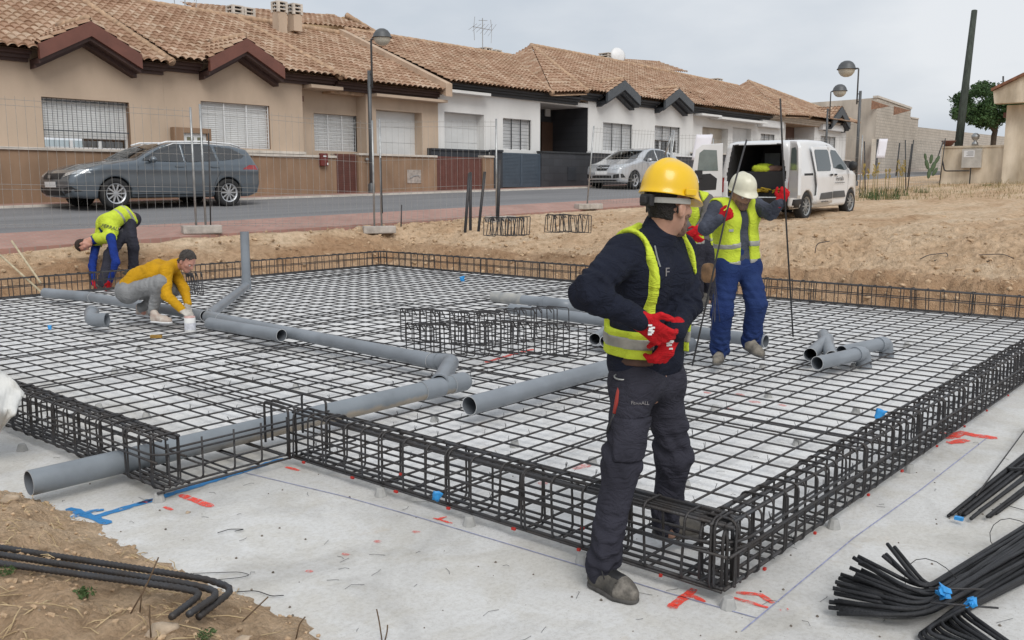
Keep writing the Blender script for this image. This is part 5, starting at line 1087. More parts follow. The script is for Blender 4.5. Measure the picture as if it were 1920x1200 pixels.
# ------------------------------------------------------------------ implicit surfaces for bodies and cloth
class Fld:
    def __init__(s, lo, hi, h):
        s.lo = np.array(lo, float); s.h = h; s.n = np.ceil((np.array(hi)-s.lo)/h).astype(int)+1; s.F = np.full(s.n, .5, np.float32)
        s.ax = [(s.lo[i]+np.arange(s.n[i])*h).astype(np.float32) for i in range(3)]
    def _sl(s, lo, hi):
        a = np.maximum(np.floor((lo-s.lo)/s.h).astype(int), 0); b = np.minimum(np.ceil((hi-s.lo)/s.h).astype(int)+1, s.n)
        if (b <= a).any(): return None
        sl = tuple(slice(a[i], b[i]) for i in range(3))
        return sl, s.ax[0][sl[0]][:, None, None], s.ax[1][sl[1]][None, :, None], s.ax[2][sl[2]][None, None, :]
    def comb(s, sl, d, k, op):
        F = s.F[sl]
        if op == 'u':
            if k > 0: h = np.maximum(k-np.abs(F-d), 0)/k; s.F[sl] = np.minimum(F, d)-h*h*k*.25
            else: s.F[sl] = np.minimum(F, d)
        else:
            d = -d
            if k > 0: h = np.maximum(k-np.abs(F-d), 0)/k; s.F[sl] = np.maximum(F, d)+h*h*k*.25
            else: s.F[sl] = np.maximum(F, d)
    def cap(s, a, b, ra, rb=None, k=.03, flat=None, op='u', fold=None):
        rb = ra if rb is None else rb; a = np.array(a, float); b = np.array(b, float); m = max(ra, rb)+k+.03
        r = s._sl(np.minimum(a, b)-m, np.maximum(a, b)+m)
        if r is None: return s
        sl, X, Y, Z = r; d = b-a; L2 = d@d+1e-12
        t = np.clip(((X-a[0])*d[0]+(Y-a[1])*d[1]+(Z-a[2])*d[2])/L2, 0, 1)
        qx, qy, qz = X-a[0]-t*d[0], Y-a[1]-t*d[1], Z-a[2]-t*d[2]
        q2 = qx*qx+qy*qy+qz*qz
        if flat is not None: n, sc = flat; qn = qx*n[0]+qy*n[1]+qz*n[2]; q2 = q2+(sc*sc-1)*qn*qn
        dist = np.sqrt(q2)-(ra+(rb-ra)*t)
        if fold:
            amp, wl, t0, sg, ph = fold; L_ = math.sqrt(L2)
            dist = dist+.55*amp*(np.sin(t*L_*6.2832/wl+ph+(qx*1.3+qy*.9-qz*.7)*42+2.6*np.sin(qx*25+qz*17+ph))+.8*np.sin(t*L_*6.2832/wl*.43+1.7*ph-(qx-qy*1.2+qz*.5)*55))*np.exp(-((t-t0)/sg)**2)
        s.comb(sl, dist, k, op); return s
    def ell(s, c, rad, M=None, k=.02, op='u'):
        c = np.array(c, float); rad = np.array(rad, float); m = rad.max()+k+.02; r = s._sl(c-m, c+m)
        if r is None: return s
        sl, X, Y, Z = r; M = np.eye(3) if M is None else np.array(M)
        q = [((X-c[0])*M[i][0]+(Y-c[1])*M[i][1]+(Z-c[2])*M[i][2]) for i in range(3)]
        k0 = np.sqrt(sum((q[i]/rad[i])**2 for i in range(3))); k1 = np.sqrt(sum((q[i]/rad[i]**2)**2 for i in range(3)))+1e-6
        s.comb(sl, k0*(k0-1)/k1, k, op); return s
    def P(s, v, c=(0, 0, 0)):                    # scalar field of (p-c).v
        return s.ax[0][:, None, None]*v[0]+s.ax[1][None, :, None]*v[1]+s.ax[2][None, None, :]*v[2]-float(np.dot(c, v))
    def cut(s, p, n): s.F = np.maximum(s.F, s.P(np.array(n, float), p)); return s
    def clone(s): o = object.__new__(Fld); o.lo, o.h, o.n, o.ax, o.F = s.lo, s.h, s.n, s.ax, s.F.copy(); return o
    def wrinkle(s, amp, sc=26, seed=0, dirv=None):
        rs = np.random.RandomState(seed); X, Y, Z = s.ax[0][:, None, None]*sc, s.ax[1][None, :, None]*sc, s.ax[2][None, None, :]*sc
        w1 = np.sin(.6*X+.35*Z+rs.rand()*6)+np.sin(.5*Y-.4*Z+rs.rand()*6); w2 = np.sin(.7*Y+.3*X+rs.rand()*6)
        s.F = s.F+amp*(np.sin(X*.9+1.7*w1+.5*Z+rs.rand()*6)*.5+np.sin(Z*1.2+1.9*w2+.3*Y+rs.rand()*6)*.5).astype(np.float32); return s
    def mesh(s, mats, origin=(0, 0, 0)):
        F = s.F; n = F.shape
        F[0] = F[-1] = .5; F[:, 0] = F[:, -1] = .5; F[:, :, 0] = F[:, :, -1] = .5
        I = F < 0; c = np.zeros((n[0]-1, n[1]-1, n[2]-1), np.int8)
        for i in (0, 1):
            for j in (0, 1):
                for k in (0, 1): c += I[i:n[0]-1+i, j:n[1]-1+j, k:n[2]-1+k]
        act = np.argwhere((c > 0) & (c < 8)); idx = np.full(c.shape, -1, np.int32); idx[tuple(act.T)] = np.arange(len(act))
        acc = np.zeros((len(act), 3)); cnt = np.zeros(len(act)); A = act.T
        for ax in range(3):
            o1, o2 = [a for a in range(3) if a != ax]
            for i in (0, 1):
                for j in (0, 1):
                    off = [0, 0, 0]; off[o1] = i; off[o2] = j; off2 = list(off); off2[ax] = 1
                    f0 = F[A[0]+off[0], A[1]+off[1], A[2]+off[2]]; f1 = F[A[0]+off2[0], A[1]+off2[1], A[2]+off2[2]]
                    m = (f0 < 0) != (f1 < 0); t = np.where(m, f0/(f0-f1+1e-12), 0); p = np.zeros((len(act), 3)); p[:, o1] = i; p[:, o2] = j; p[:, ax] = t
                    acc[m] += p[m]; cnt[m] += 1
        V = (act+acc/cnt[:, None])*s.h+s.lo-np.array(origin); Q = []
        for ax in range(3):
            o1, o2 = (ax+1) % 3, (ax+2) % 3; sl0 = [slice(None)]*3; sl1 = [slice(None)]*3; sl0[ax] = slice(0, -1); sl1[ax] = slice(1, None)
            a = I[tuple(sl0)]; b = I[tuple(sl1)]; e = np.argwhere(a != b); e = e[(e[:, o1] > 0) & (e[:, o2] > 0) & (e[:, o1] < n[o1]-1) & (e[:, o2] < n[o2]-1)]
            q = []
            for i, j in ((-1, -1), (0, -1), (0, 0), (-1, 0)): p = e.copy(); p[:, o1] += i; p[:, o2] += j; q.append(idx[tuple(p.T)])
            q = np.stack(q, 1); fl = ~a[tuple(e.T)]; q[fl] = q[fl][:, ::-1]; Q.append(q)
        Q = np.concatenate(Q); Q = Q[(Q >= 0).all(1)]
        return npmesh(V, Q, mats, True)
def unit(v): v = np.array(v, float); return v/(np.linalg.norm(v)+1e-12)
def mskin(name, col): return mat(name, col, .5, var=.12, vs=14, col2=tuple(c*.8 for c in col), bump=.06, bs=220)
M_skin = mskin('skin', (.46, .26, .185)); M_skin2 = mskin('skin_flushed', (.50, .25, .19)); M_skin3 = mskin('skin_tan', (.36, .20, .14))
def mcloth(name, col, var=.15, bs=260, bump=.25, rough=.9, col2=None, vs=7):
    m = mat(name, col, rough, var=var, vs=vs, bump=bump, bs=bs, col2=col2, spec=.2); nt = m.node_tree; b = nt.nodes['Principled BSDF']; fine = b.inputs['Normal'].links[0].from_node; tc = N(nt, 'ShaderNodeTexCoord')
    mpn = N(nt, 'ShaderNodeMapping'); mpn.inputs['Scale'].default_value = (1, 1, 1.9); mpn.inputs['Rotation'].default_value = (.4, .5, .2); nt.links.new(tc.outputs['Object'], mpn.inputs[0])
    n = noise(nt, mpn.outputs[0], 7.5, 3, .5, 1.2); bp = N(nt, 'ShaderNodeBump'); bp.inputs['Strength'].default_value = .38; bp.inputs['Distance'].default_value = .035; nt.links.new(ramp(nt, n, [(.30, 0), (.5, .85), (.56, .55), (.75, 1)]), bp.inputs['Height']); nt.links.new(bp.outputs[0], fine.inputs['Normal']); return m
M_navy = mcloth('navy_jersey', (.012, .015, .028)); M_char = mcloth('charcoal_twill', (.036, .036, .050), .3, vs=4); M_vest = mcloth('hi_vis_yellow', (.56, .68, .055), .12, vs=9, rough=.8)
M_band = mat('reflective_band', (.36, .36, .33), .4, .25, var=.25, vs=12); M_redglove = mcloth('red_glove', (.50, .012, .018), .25, 160); M_greyshirt = mcloth('grey_blue_shirt', (.07, .078, .105), .2)
M_blue = mcloth('blue_work_trousers', (.011, .024, .092), .35, vs=5, col2=(.02, .04, .125)); M_royal = mcloth('royal_blue_sleeve', (.012, .035, .21), .2); M_yellow = mcloth('mustard_jumper', (.58, .31, .012), .15, 200, .4)
M_jog = mcloth('grey_joggers', (.27, .275, .28), .2, vs=8); M_hair = mat('dark_hair', (.018, .014, .012), .6, var=.4, vs=40, bump=.8, bs=200); M_hairb = mat('brown_hair', (.04, .022, .014), .6, var=.4, vs=40, bump=.8, bs=160); M_hairg = mat('greying_hair', (.026, .020, .017), .6, var=.6, vs=24, col2=(.075, .066, .06), bump=.8, bs=160)
M_beard = mat('stubble', (.20, .115, .085), .8, var=.4, vs=70, col2=(.09, .055, .042)); M_yhat = mat('yellow_helmet', (.80, .50, .008), .33, var=.06, vs=5, coat=.25); M_what = mat('cream_helmet', (.66, .64, .50), .4, var=.1, vs=8, coat=.15); M_boot = mat('worn_boot', (.028, .026, .024), .85, var=.5, vs=12, col2=(.12, .11, .095), bump=.4, bs=60)
M_boot2 = mat('dusty_boot', (.24, .215, .18), .9, var=.4, vs=14, bump=.4, bs=60); M_sneak = mat('pale_trainer', (.50, .46, .41), .8, var=.4, vs=16, col2=(.33, .24, .20)); M_sole = mat('boot_sole', (.10, .095, .09), .9, var=.4, vs=15)
M_eye = mat('eye_white', (.6, .58, .55), .2); M_leather = mat('tool_leather', (.20, .11, .05), .7, var=.4, vs=10, bump=.3); M_beltb = mat('brown_belt', (.07, .03, .018), .6, var=.3, vs=10); M_whiteglove = mcloth('work_glove_grey', (.46, .43, .39), .25, 160)
UPV = np.array([0, 0, 1.])
def hand(f, W, d, pn, side, curl=(.5, .6, .6, .7), r=.0105, sc=1., spread=.1, thumb=.6, k=.006):
    """W wrist, d hand direction, pn the way the palm faces, side the way the thumb lies"""
    d = unit(d); pn = unit(pn-d*(pn@d)); side = unit(side-d*(side@d)-pn*(side@pn))
    f.cap(W-d*.03, W+d*.02, .030*sc, .030*sc, .012, (pn, 1.35)); f.cap(W+d*.012+side*.012*sc, W+d*.078*sc+side*.016*sc, .026*sc, .027*sc, .015, (pn, 1.7)); f.cap(W+d*.012-side*.012*sc, W+d*.074*sc-side*.020*sc, .026*sc, .022*sc, .015, (pn, 1.7))
    for i, (o, l) in enumerate(((.031, .92), (.0105, 1.), (-.0105, .95), (-.030, .76))):
        p = W+d*(.086-.004*abs(i-1))*sc+side*o*sc; a = curl[i]; dv = unit(d+side*o*spread*20*.3)
        ang = a*.6
        for q, (L_, rr) in enumerate(((.044, 1.), (.028, .92), (.022, .8))):
            v = dv*cos(ang)+pn*sin(ang); e = p+v*L_*l*sc; f.cap(p, e, r*rr*sc, r*rr*.93*sc, k); p = e; ang += a*(1.15, .95, 0)[q]
    p = W+d*.022*sc+side*.028*sc; v = unit(d*.65+side*.75+pn*.25*thumb); e = p+v*.042*sc; f.cap(p-v*.01, e, .0135*sc, r*1.1*sc, .012); v2 = unit(d*.9+side*.15+pn*.6*thumb); e2 = e+v2*.030*sc; f.cap(e, e2, r*1.08*sc, r*1.0*sc, k); f.cap(e2, e2+unit(v2+pn*.2*thumb)*.020*sc, r*sc, r*.8*sc, k)
def headframe(fd, tilt=None):
    fd = unit(fd); sdv = unit(np.cross(fd, UPV)) if tilt is None else unit(tilt-fd*(tilt@fd)); u = np.cross(sdv, fd); return fd, sdv, u    # forward, person's right, up
def head(f, c, fr, beard=False):
    fd, sd_, u = fr; M = [sd_, fd, u]; P = lambda a, b, z: c+sd_*a+fd*b+u*z
    f.ell(P(0, -.012, .035), (.076, .096, .088), M, .0); f.ell(P(0, .022, -.022), (.064, .072, .088), M, .03); f.cap(P(0, .035, -.072), P(0, .066, -.098), .042, .024, .03)
    for s in (-1, 1):
        f.cap(P(s*.05, .0, -.045), P(s*.022, .06, -.096), .022, .02, .03); f.cap(P(s*.012, .083, .022), P(s*.048, .066, .02), .012, .012, .012); f.ell(P(s*.05, .056, -.02), (.024, .024, .02), M, .02)
        f.ell(P(s*.032, .086, -.002), (.017, .014, .011), M, .008, 'd'); f.ell(P(s*.083, -.010, -.014), (.014, .022, .035), M, .005); f.ell(P(s*.096, -.006, -.010), (.008, .011, .019), M, .004, 'd')
    f.cap(P(0, .086, .005), P(0, .108, -.032), .010, .0135, .010)
    for s in (-1, 1): f.ell(P(s*.013, .094, -.036), (.010, .012, .009), M, .006)
    f.cap(P(-.02, .083, -.060), P(.02, .083, -.060), .0085, .0085, .006); f.cap(P(-.018, .080, -.073), P(.018, .080, -.073), .0095, .0095, .006); f.cap(P(-.024, .094, -.0665), P(.024, .094, -.0665), .0035, .0035, .004, op='d')
def hairmesh(f0, c, fr, style, root, m, org, name='hair'):
    fd, sd_, u = fr; f = f0.clone(); f.F = f.F-(.008 if style == 'short' else .010); g = f.P(fd, c); z = f.P(u, c); y = np.abs(f.P(sd_, c))
    if style == 'short': cutf = np.maximum(g-.062-.5*(z-.075), -(z-np.where(g > .015, .058, np.where(g > -.03, .012, -.058)))*.8)
    elif style == 'nape': f.F = f.F+.003; cutf = np.maximum(g+.036, -(z+.058+.3*(g+.05))); cutf = np.maximum(cutf, z-.055)
    elif style == 'beard': f.F = f.F+.0075; cutf = np.maximum(np.maximum(z+.050-.35*(y-.02), -(g-.030)), -(z+.125))
    f.F = np.maximum(f.F, cutf.astype(np.float32)); X = f.ax
    f.F = f.F+((.005 if style == 'short' else .0014)*(np.sin(X[0]*230)[:, None, None]*np.sin(X[1]*240)[None, :, None]+np.sin(X[2]*280)[None, None, :]*np.sin(X[0]*190)[:, None, None])).astype(np.float32)
    return link(name, f.mesh(m, org), root)
def helmet(c, fr, root, m, name='helmet', s=1., strap=True):
    fd, sd_, u = fr; V = []; F = []; n = 48
    prof = [(.93, .004), (.99, -.004), ('b', -.010), ('b', -.004), (1.0, .012), (1.0, .035), (.97, .06), (.90, .088), (.78, .112), (.60, .131), (.38, .143), (.17, .148), (0.001, .149)]
    for i, (r, z) in enumerate(prof):
        for k in range(n):
            a = 2*pi*k/n; ca, sa = cos(a), sin(a); fr_ = max(0, ca)
            if r == 'b': rr = 1.06+.28*fr_**2.2; zz = z-.022*fr_**2
            else: rr = r; zz = z-(.004*fr_ if i < 2 else 0)
            b = .138*rr*ca; w_ = .113*rr*sa
            if i > 4: zz += .011*math.exp(-(w_/.016)**2)*(1-.5*abs(ca)*(r > .9)) + .004*math.exp(-((abs(w_)-.045)/.010)**2)*(r < .95)
            V.append((c+fd*b*s+sd_*w_*s+u*zz*s))
    for i in range(len(prof)-1):
        for k in range(n): F.append((i*n+k, i*n+(k+1) % n, (i+1)*n+(k+1) % n, (i+1)*n+k))
    V = np.array(V)-np.array(root.location); o = link(name, npmesh(V, F, m), root); o.data.flip_normals() if 0 else None
    md = o.modifiers.new('sub', 'SUBSURF'); md.levels = md.render_levels = 1
    return o
class Person:
    def __init__(s, label, J, base, h=.009, hd=None, pad=.22):
        s.J = {k: dep(*v) if len(v) == 3 else np.array(v) for k, v in J.items()}; s.h = h
        s.root = empty('person', tuple(base), 0, label, 'person'); s.org = np.array(s.root.location); P = np.array(list(s.J.values())); s.lo = P.min(0)-pad; s.hi = P.max(0)+pad
        j = s.J; s.l = unit(j['shL']-j['shR']); s.up = unit(j['neck']-j['pel']); s.fr = unit(np.cross(s.l, s.up)); s.l = unit(np.cross(s.up, s.fr))
    def fld(s, h=None, lo=None, hi=None): return Fld(s.lo if lo is None else lo, s.hi if hi is None else hi, h or s.h)
    def near(s, *names, pad=.16): P = np.array([s.J[n] for n in names]); return P.min(0)-pad, P.max(0)+pad
    def torso(s, f, g=0., k=.05, sh=1.):
        j = s.J; l = s.l
        for q in (-1, 1):
            f.cap(j['pel']+l*q*.072, j['waist']+l*q*.068, .115+g, .105+g, k); f.cap(j['waist']+l*q*.068, j['chest']+l*q*.082, .105+g, .118+g, k)
            S_ = j['shL'] if q > 0 else j['shR']; f.cap(j['chest']+l*q*.082, j['chest']*.35+S_*.65-s.up*.03, .118+g, .082+g, k); f.cap(j['neck']-s.up*.02, S_, .055+g, .066*sh+g, k)
    def arm(s, f, q, r=(.064, .052, .050, .036), g=0., fold=.006, k=.03, to=1.):
        j = s.J; S_, E, W = j['sh'+q], j['el'+q], j['wr'+q]; W = E+(W-E)*to
        f.cap(S_, E, r[0]+g, r[1]+g, k, fold=(fold, .05, 1., .45, 1.)); f.cap(E, W, r[2]+g, r[3]+g, k, fold=(fold, .045, 0., .6, 2.))
    def leg(s, f, q, r=(.10, .076, .074, .062), g=0., fold=.008, k=.04, to=.97):
        j = s.J; H_, K, A = j['hip'+q], j['kn'+q], j['an'+q]; A = K+(A-K)*to
        f.cap(H_, K, r[0]+g, r[1]+g, k, fold=(fold, .075, 1., .5, 3.)); f.cap(K, A, r[2]+g, r[3]+g, k, fold=(fold*1.1, .06, 1., .45, 0.))
    def body(s, m, fr, bare=True, hr=.0095, hands=None):
        f = s.fld(s.h); j = s.J; s.torso(f, -.035); head(f, j['head'], fr); f.cap(j['neck']-s.up*.05, j['head']-fr[2]*.05-fr[0]*.012, .062, .056, .03)
        for q in 'LR': s.arm(f, q, (.05, .04, .04, .028), fold=0); s.leg(f, q, (.075, .052, .05, .036), fold=0, to=1.); f.cap(j['an'+q], j['an'+q]-UPV*.04+(j['toe'+q]-j['an'+q])*.15, .033, .03, .03); f.cap(j['hipL'], j['hipR'], .085, .085, .05)
        for q, h in (hands or {}).items(): hand(f, j['wr'+q], *h[:3], curl=h[3] if len(h) > 3 else (.5, .6, .6, .7), r=.0088)
        s.bf = f; o = link('body', f.clone().mesh(m, s.org), s.root)
        fd, sd_, u = fr
        for e in (-1, 1):
            mb = MB(); c = j['head']+sd_*e*.032+fd*.076-u*.003-s.org; mb.lathe([(.001, -.011), (.008, -.008), (.011, 0), (.008, .008), (.001, .011)], c, 10); mb.build('eye', M_eye, o, True)
        return f
    def hfield(s, fr, h=.005):
        c = s.J['head']; f = Fld(c-.17, c+.17, h); head(f, c, fr); f.cap(s.J['neck']-s.up*.05, c-fr[2]*.05-fr[0]*.012, .062, .056, .03); return f
    def shirt(s, m, fold=.006, to=.97, wr=.003, hem=None, r=(.068, .058, .056, .042), armm=None, collar=.06):
        f = s.fld(); s.torso(f, .006)
        for q in 'LR': s.arm(f, q, r, fold=fold, to=to)
        j = s.J; f.cap(j['neck']-s.up*.04, j['neck']+(j['head']-j['neck'])*.33, .074, collar+.006, .03); nd = unit(j['head']-j['neck'])
        f.ell(j['neck']+nd*.10, (.062, .062, .062), None, .01, 'd'); f.wrinkle(wr, 30, 3); f.cut(j['pel']-s.up*(.09 if hem is None else hem), -s.up)
        s.sf = f; return link('shirt', f.clone().mesh(m, s.org), s.root)
    def trousers(s, m, r=(.104, .084, .082, .074), fold=.009, wr=.003, top=.06, seat=.115, to=.97, pr=.116):
        f = s.fld(); j = s.J; l = s.l; f.cap(j['hipL'], j['hipR'], seat, seat, .05)
        for q in (-1, 1): f.cap(j['pel']+l*q*.07+s.up*top, (j['hipL'] if q > 0 else j['hipR']), pr, pr-.004, .05)
        f.cut(j['pel']+s.up*(top+.05), s.up)
        for q in 'LR': s.leg(f, q, r, fold=fold, to=to)
        f.wrinkle(wr, 24, 5)
        return link('trousers', f.mesh(m, s.org), s.root)
    def vest(s, hem=.05, open_=.05, gap=.016, bands=((.02, .05), (.17, .05)), armr=.085, neckr=.10, op2=.0, wr=.004, side=None):
        f = s.fld(); s.torso(f, gap+.006, .05); j = s.J
        for q in 'LR': S_ = j['sh'+q]; E = j['el'+q]; d = unit(E-S_); f.cap(S_+s.l*(.02 if q == 'L' else -.02)*1.5+d*.02, E, armr, .07, .02, op='d')
        f.wrinkle(wr, 22, 9); g = f.P(s.fr, j['waist']); x = np.abs(f.P(s.l, j['waist'])); z = f.P(s.up, j['pel']); L_ = np.linalg.norm(j['neck']-j['pel'])
        ow = open_+op2*np.clip(z/L_, 0, 1); f.F = np.maximum(f.F, np.where(g > -.02, ow-x, -1).astype(np.float32))
        if side: f.F = np.maximum(f.F, np.minimum(np.minimum(x-side[0]-.25*np.clip(z-L_+.12, 0, 1), z-side[1]), .5).astype(np.float32))
        f.cap(j['neck']-s.up*.01, j['neck']+s.up*.12+s.fr*.02, neckr*.8, neckr, .02, op='d'); f.cut(j['pel']-s.up*hem, -s.up)
        o = link('vest', f.clone().mesh(M_vest, s.org), s.root)
        for h0, w_ in bands:
            b = f.clone(); b.F = np.maximum(b.F-.004, (np.abs(z+.02*np.sin(x*9)-h0+hem*0)-w_/2).astype(np.float32)); b.F = np.maximum(b.F, -(f.F+.012)); link('reflective_band', b.mesh(M_band, s.org), o)
        s.vf = f; return o
    def shoe(s, q, heel, toe, m, name='boot', sole=M_sole, w=.043, up=UPV, hi=.11, laces=False):
        heel = np.array(heel, float); toe = np.array(toe, float); d = unit(toe-heel); sdv = unit(np.cross(d, up)); u = np.cross(sdv, d); L_ = np.linalg.norm(toe-heel)
        f = Fld(np.minimum(heel, toe)-.12, np.maximum(heel, toe)+.2, min(s.h, .007)); b = heel+d*L_*.66
        f.cap(heel+d*.042+u*.045, b+u*.036, .040, w, .03); f.cap(b+u*.036, toe-d*.04+u*.034, w, .036, .03); f.cap(heel+d*.055+u*.05, heel+d*.048+u*hi, .042, .044, .03); f.cap(heel+d*.07+u*.085, b+u*.052, .034, .026, .03)
        f.wrinkle(.0015, 60, 2); f.cut(heel+u*.012, -u); o = link(name, f.mesh(m, s.org), s.root)
        g = Fld(np.minimum(heel, toe)-.12, np.maximum(heel, toe)+.12, min(s.h, .007)); g.cap(heel+d*.043+u*.01, b+u*.01, .044, w+.005, .02); g.cap(b+u*.01, toe-d*.04+u*.012, w+.005, .040, .02); g.cut(heel+u*.022, u); g.cut(heel, -u); link('sole', g.mesh(sole, s.org), o)
        if laces:
            k_ = f.clone(); k_.F = np.maximum(k_.F-.004, np.minimum(-(k_.P(d, toe-d*.085)), .5)); k_.cut(heel+u*.014, -u); link('toe_cap', k_.mesh(mat('scuffed_toe_cap', (.17, .155, .135), .8, var=.5, vs=30, bump=.3), s.org), o)
            k_ = f.clone(); k_.F = np.maximum(np.maximum(k_.F-.005, -(k_.P(u, heel+u*.075))), np.maximum(k_.P(d, heel+d*.19), np.abs(k_.P(sdv, heel))-.027)); link('tongue', k_.mesh(M_black, s.org), o)
            mb = MB()
            for k in range(4): c = heel+d*(.085+.028*k)+u*(.118-.013*k)-s.org; mb.tube([c-sdv*.028-u*.008, c+u*.006, c+sdv*.028+d*.01-u*.008], .004, 5)
            c = heel+d*.085+u*.13-s.org; mb.tube(bend([c, c+sdv*.03+u*.02, c+sdv*.06+u*.0, c+sdv*.03-u*.01], .02), .003, 5); mb.tube([c, c+sdv*.05-u*.02+d*.03, c+sdv*.055-u*.05+d*.05], .003, 5); mb.build('laces', M_black, o, True)
        return o
    def glove(s, q, d, pn, side, m=M_redglove, curl=(.6, .7, .7, .8), sc=1.08, mark=True, h=.0055, cuff=.05, **kw):
        W = s.J['wr'+q]; f = Fld(W-.24, W+.24, h); hand(f, W, d, np.array(pn, float), np.array(side, float), curl=curl, r=.0118, sc=sc, **kw); dv = unit(W-s.J['el'+q]); f.cap(W-dv*cuff, W, .040, .036, .02); f.wrinkle(.0012, 80, 4); o = link('glove', f.mesh(m, s.org), s.root)
        return o, f
def rgt(a=0, f=0, u=0): h = np.array([cos(YAW), sin(YAW), 0]); return RT*a+h*f+UPV*u       # camera-frame right / forward / up as a direction
# ------------------------------------------------------------------ the man in the yellow helmet
p = Person('man in yellow helmet and open yellow vest holding red gloves at his waist', dict(
    head=(1253, 386, 3.80), neck=(1230, 440, 3.83), shR=(1172, 474, 3.72), shL=(1270, 468, 3.99), chest=(1221, 512, 3.86), waist=(1215, 606, 3.90), pel=(1211, 676, 3.94),
    elR=(1103, 549, 3.55), wrR=(1199, 600, 3.58), elL=(1288, 566, 3.93), wrL=(1264, 622, 3.71), hipR=(1190, 716, 3.87), hipL=(1238, 714, 4.03), knR=(1164, 878, 3.84), knL=(1264, 856, 4.08), anR=(1130, 1058, 3.83), anL=(1247, 978, 4.19),
    toeR=tuple(gz(1188, 1128, .02)), toeL=tuple(gz(1318, 1006, .08))), gz(1200, 1060), .008)
p.J['toeR'] = gz(1188, 1128, .02); p.J['toeL'] = gz(1318, 1006, .08)
fr = headframe(rgt(cos(.66), sin(.66), -.06)); hd_, pn_ = rgt(.75, -.05, -.55), rgt(.2, .9, .2)
p.body(M_skin, fr); hf = p.hfield(fr); hairmesh(hf, p.J['head'], fr, 'nape', p.root, M_hair, p.org); hairmesh(hf, p.J['head'], fr, 'beard', p.root, M_beard, p.org, 'beard')
p.shirt(M_navy, .012, 1.0, .0045, .07, (.074, .066, .062, .045)); p.trousers(M_char, (.092, .076, .075, .062), .014, .0045, seat=.098, pr=.102, to=1.04)
p.vest(-.045, .125, .02, ((.13, .05),), .115, .085, .012, .006, side=(.158, .16))
hm_c = p.J['head']+fr[2]*.045; hl = helmet(hm_c, (unit(fr[0]-fr[2]*.10), fr[1], unit(fr[2]+fr[0]*.10)), p.root, M_yhat, s=.95)
mb = MB(); c = p.J['head']-p.org; ring = [c+fr[0]*.117*cos(a)+fr[1]*.094*sin(a)+fr[2]*(.02+.0*cos(a)) for a in np.linspace(pi*.42, pi*1.58, 22)]
for a, b in zip(ring[:-1], ring[1:]): mb.obox((a+b)/2, (b-a)*.52, unit(np.cross(b-a, fr[2]))*.003, fr[2]*.011)
st_ = mb.build('helmet_strap', mat('strap_grey', (.30, .30, .28), .6, var=.2), hl); mb = MB(); cc = c-fr[0]*.126+fr[2]*.018; mb.obox(cc, fr[1]*.03, fr[0]*.013, fr[2]*.024); mb.obox(cc-fr[0]*.02, fr[1]*.016, fr[0]*.01, fr[2]*.016); mb.build('adjuster_knob', M_black, hl, bevel=.006)
mb = MB(); cc = hm_c-p.org+fr[1]*.117+fr[2]*.012; mb.obox(cc, fr[0]*.03, fr[1]*.006, fr[2]*.013); mb.build('accessory_slot', M_yhat, hl, bevel=.004)
gR, _ = p.glove('R', hd_, rgt(.3, .85, .1), rgt(.35, -.1, .9), curl=(.55, .6, .65, .7)); gL, _ = p.glove('L', rgt(-.35, -.25, -.75), rgt(-.5, .6, .0), rgt(.2, -.8, .1), curl=(.7, .75, .8, .8))
for g_, q, d_ in ((gR, 'R', hd_), (gL, 'L', rgt(-.35, -.25, -.75))):
    mb = MB(); c = p.J['wr'+q]+unit(d_)*.055-p.org-rgt(0, 1, 0)*.024
    for k in range(7): mb.obox(c+[rj(.018), rj(.006), rj(.018)], RT*(.008+rj(.004)), FW*.006, UPV*.0035)
    mb.build('print', M_whitemetal, g_)
p.shoe('R', gz(1106, 1094), gz(1194, 1134), M_boot, laces=True, w=.048, hi=.13); p.shoe('L', gz(1222, 1004, .062), gz(1322, 1006, .062), M_boot, hi=.19)
# belt, pockets, chest badge, trouser lettering, zip
f = p.fld(.007); j = p.J
for q in (-1, 1): f.cap(j['pel']+p.l*q*.07+p.up*.06, (j['hipL'] if q > 0 else j['hipR']), .112, .108, .05)
z = np.abs(f.P(p.up, j['pel']+p.up*.035)); f.F = np.maximum(f.F, (z-.021).astype(np.float32)); link('belt', f.mesh(M_beltb, p.org), p.root)
def onsurf(f, pos, dirv):                        # march from outside onto a field's surface
    d = unit(dirv); q = np.array(pos, float)
    for _ in range(80):
        i = np.clip(((q-f.lo)/f.h).astype(int), 0, f.n-1); v = f.F[tuple(i)]
        if v < .003: break
        q = q+d*max(float(v)*.6, .002)
    return q
tf = p.fld(.008)
for q in 'LR': p.leg(tf, q, (.092, .076, .075, .062), fold=0)
f = Fld(j['knR']-.25, j['knR']+.35, .007); f.cap(j['hipR'], j['knR'], .104, .089, .0); c = dep(1198, 835, 3.7); f.F = np.maximum(f.F, np.maximum(np.abs(f.P(RT, c-RT*.01))-.085, np.abs(f.P(UPV, c))-.085).astype(np.float32)); f.F = np.maximum(f.F, f.P(unit(FW), c+FW*.12).astype(np.float32)); f.wrinkle(.002, 40); link('cargo_pocket', f.mesh(M_char, p.org), p.root)
M_let = mat('grey_lettering', (.22, .21, .215), .6, var=.1)
q = onsurf(tf, dep(1219, 768, 3.5), FW); text('FERRALL', .020, tuple(q-FW*.026-p.org), (pi/2-.1, .05, YAW-pi/2+.1), M_let, 'lettering', p.root, .001)
q = onsurf(p.sf, dep(1277, 503, 3.4), FW); text('F', .05, tuple(q-FW*.016-p.org), (pi/2, 0, YAW-pi/2+.5), M_let, 'badge', p.root, .001)
mb = MB(); pts = [onsurf(p.sf, dep(x, y, 3.4), FW)-FW*.006-p.org for x, y in ((1252, 448), (1256, 470), (1262, 492))]; mb.tube(pts, .0035, 5); mb.build('zip', M_galv, p.root)
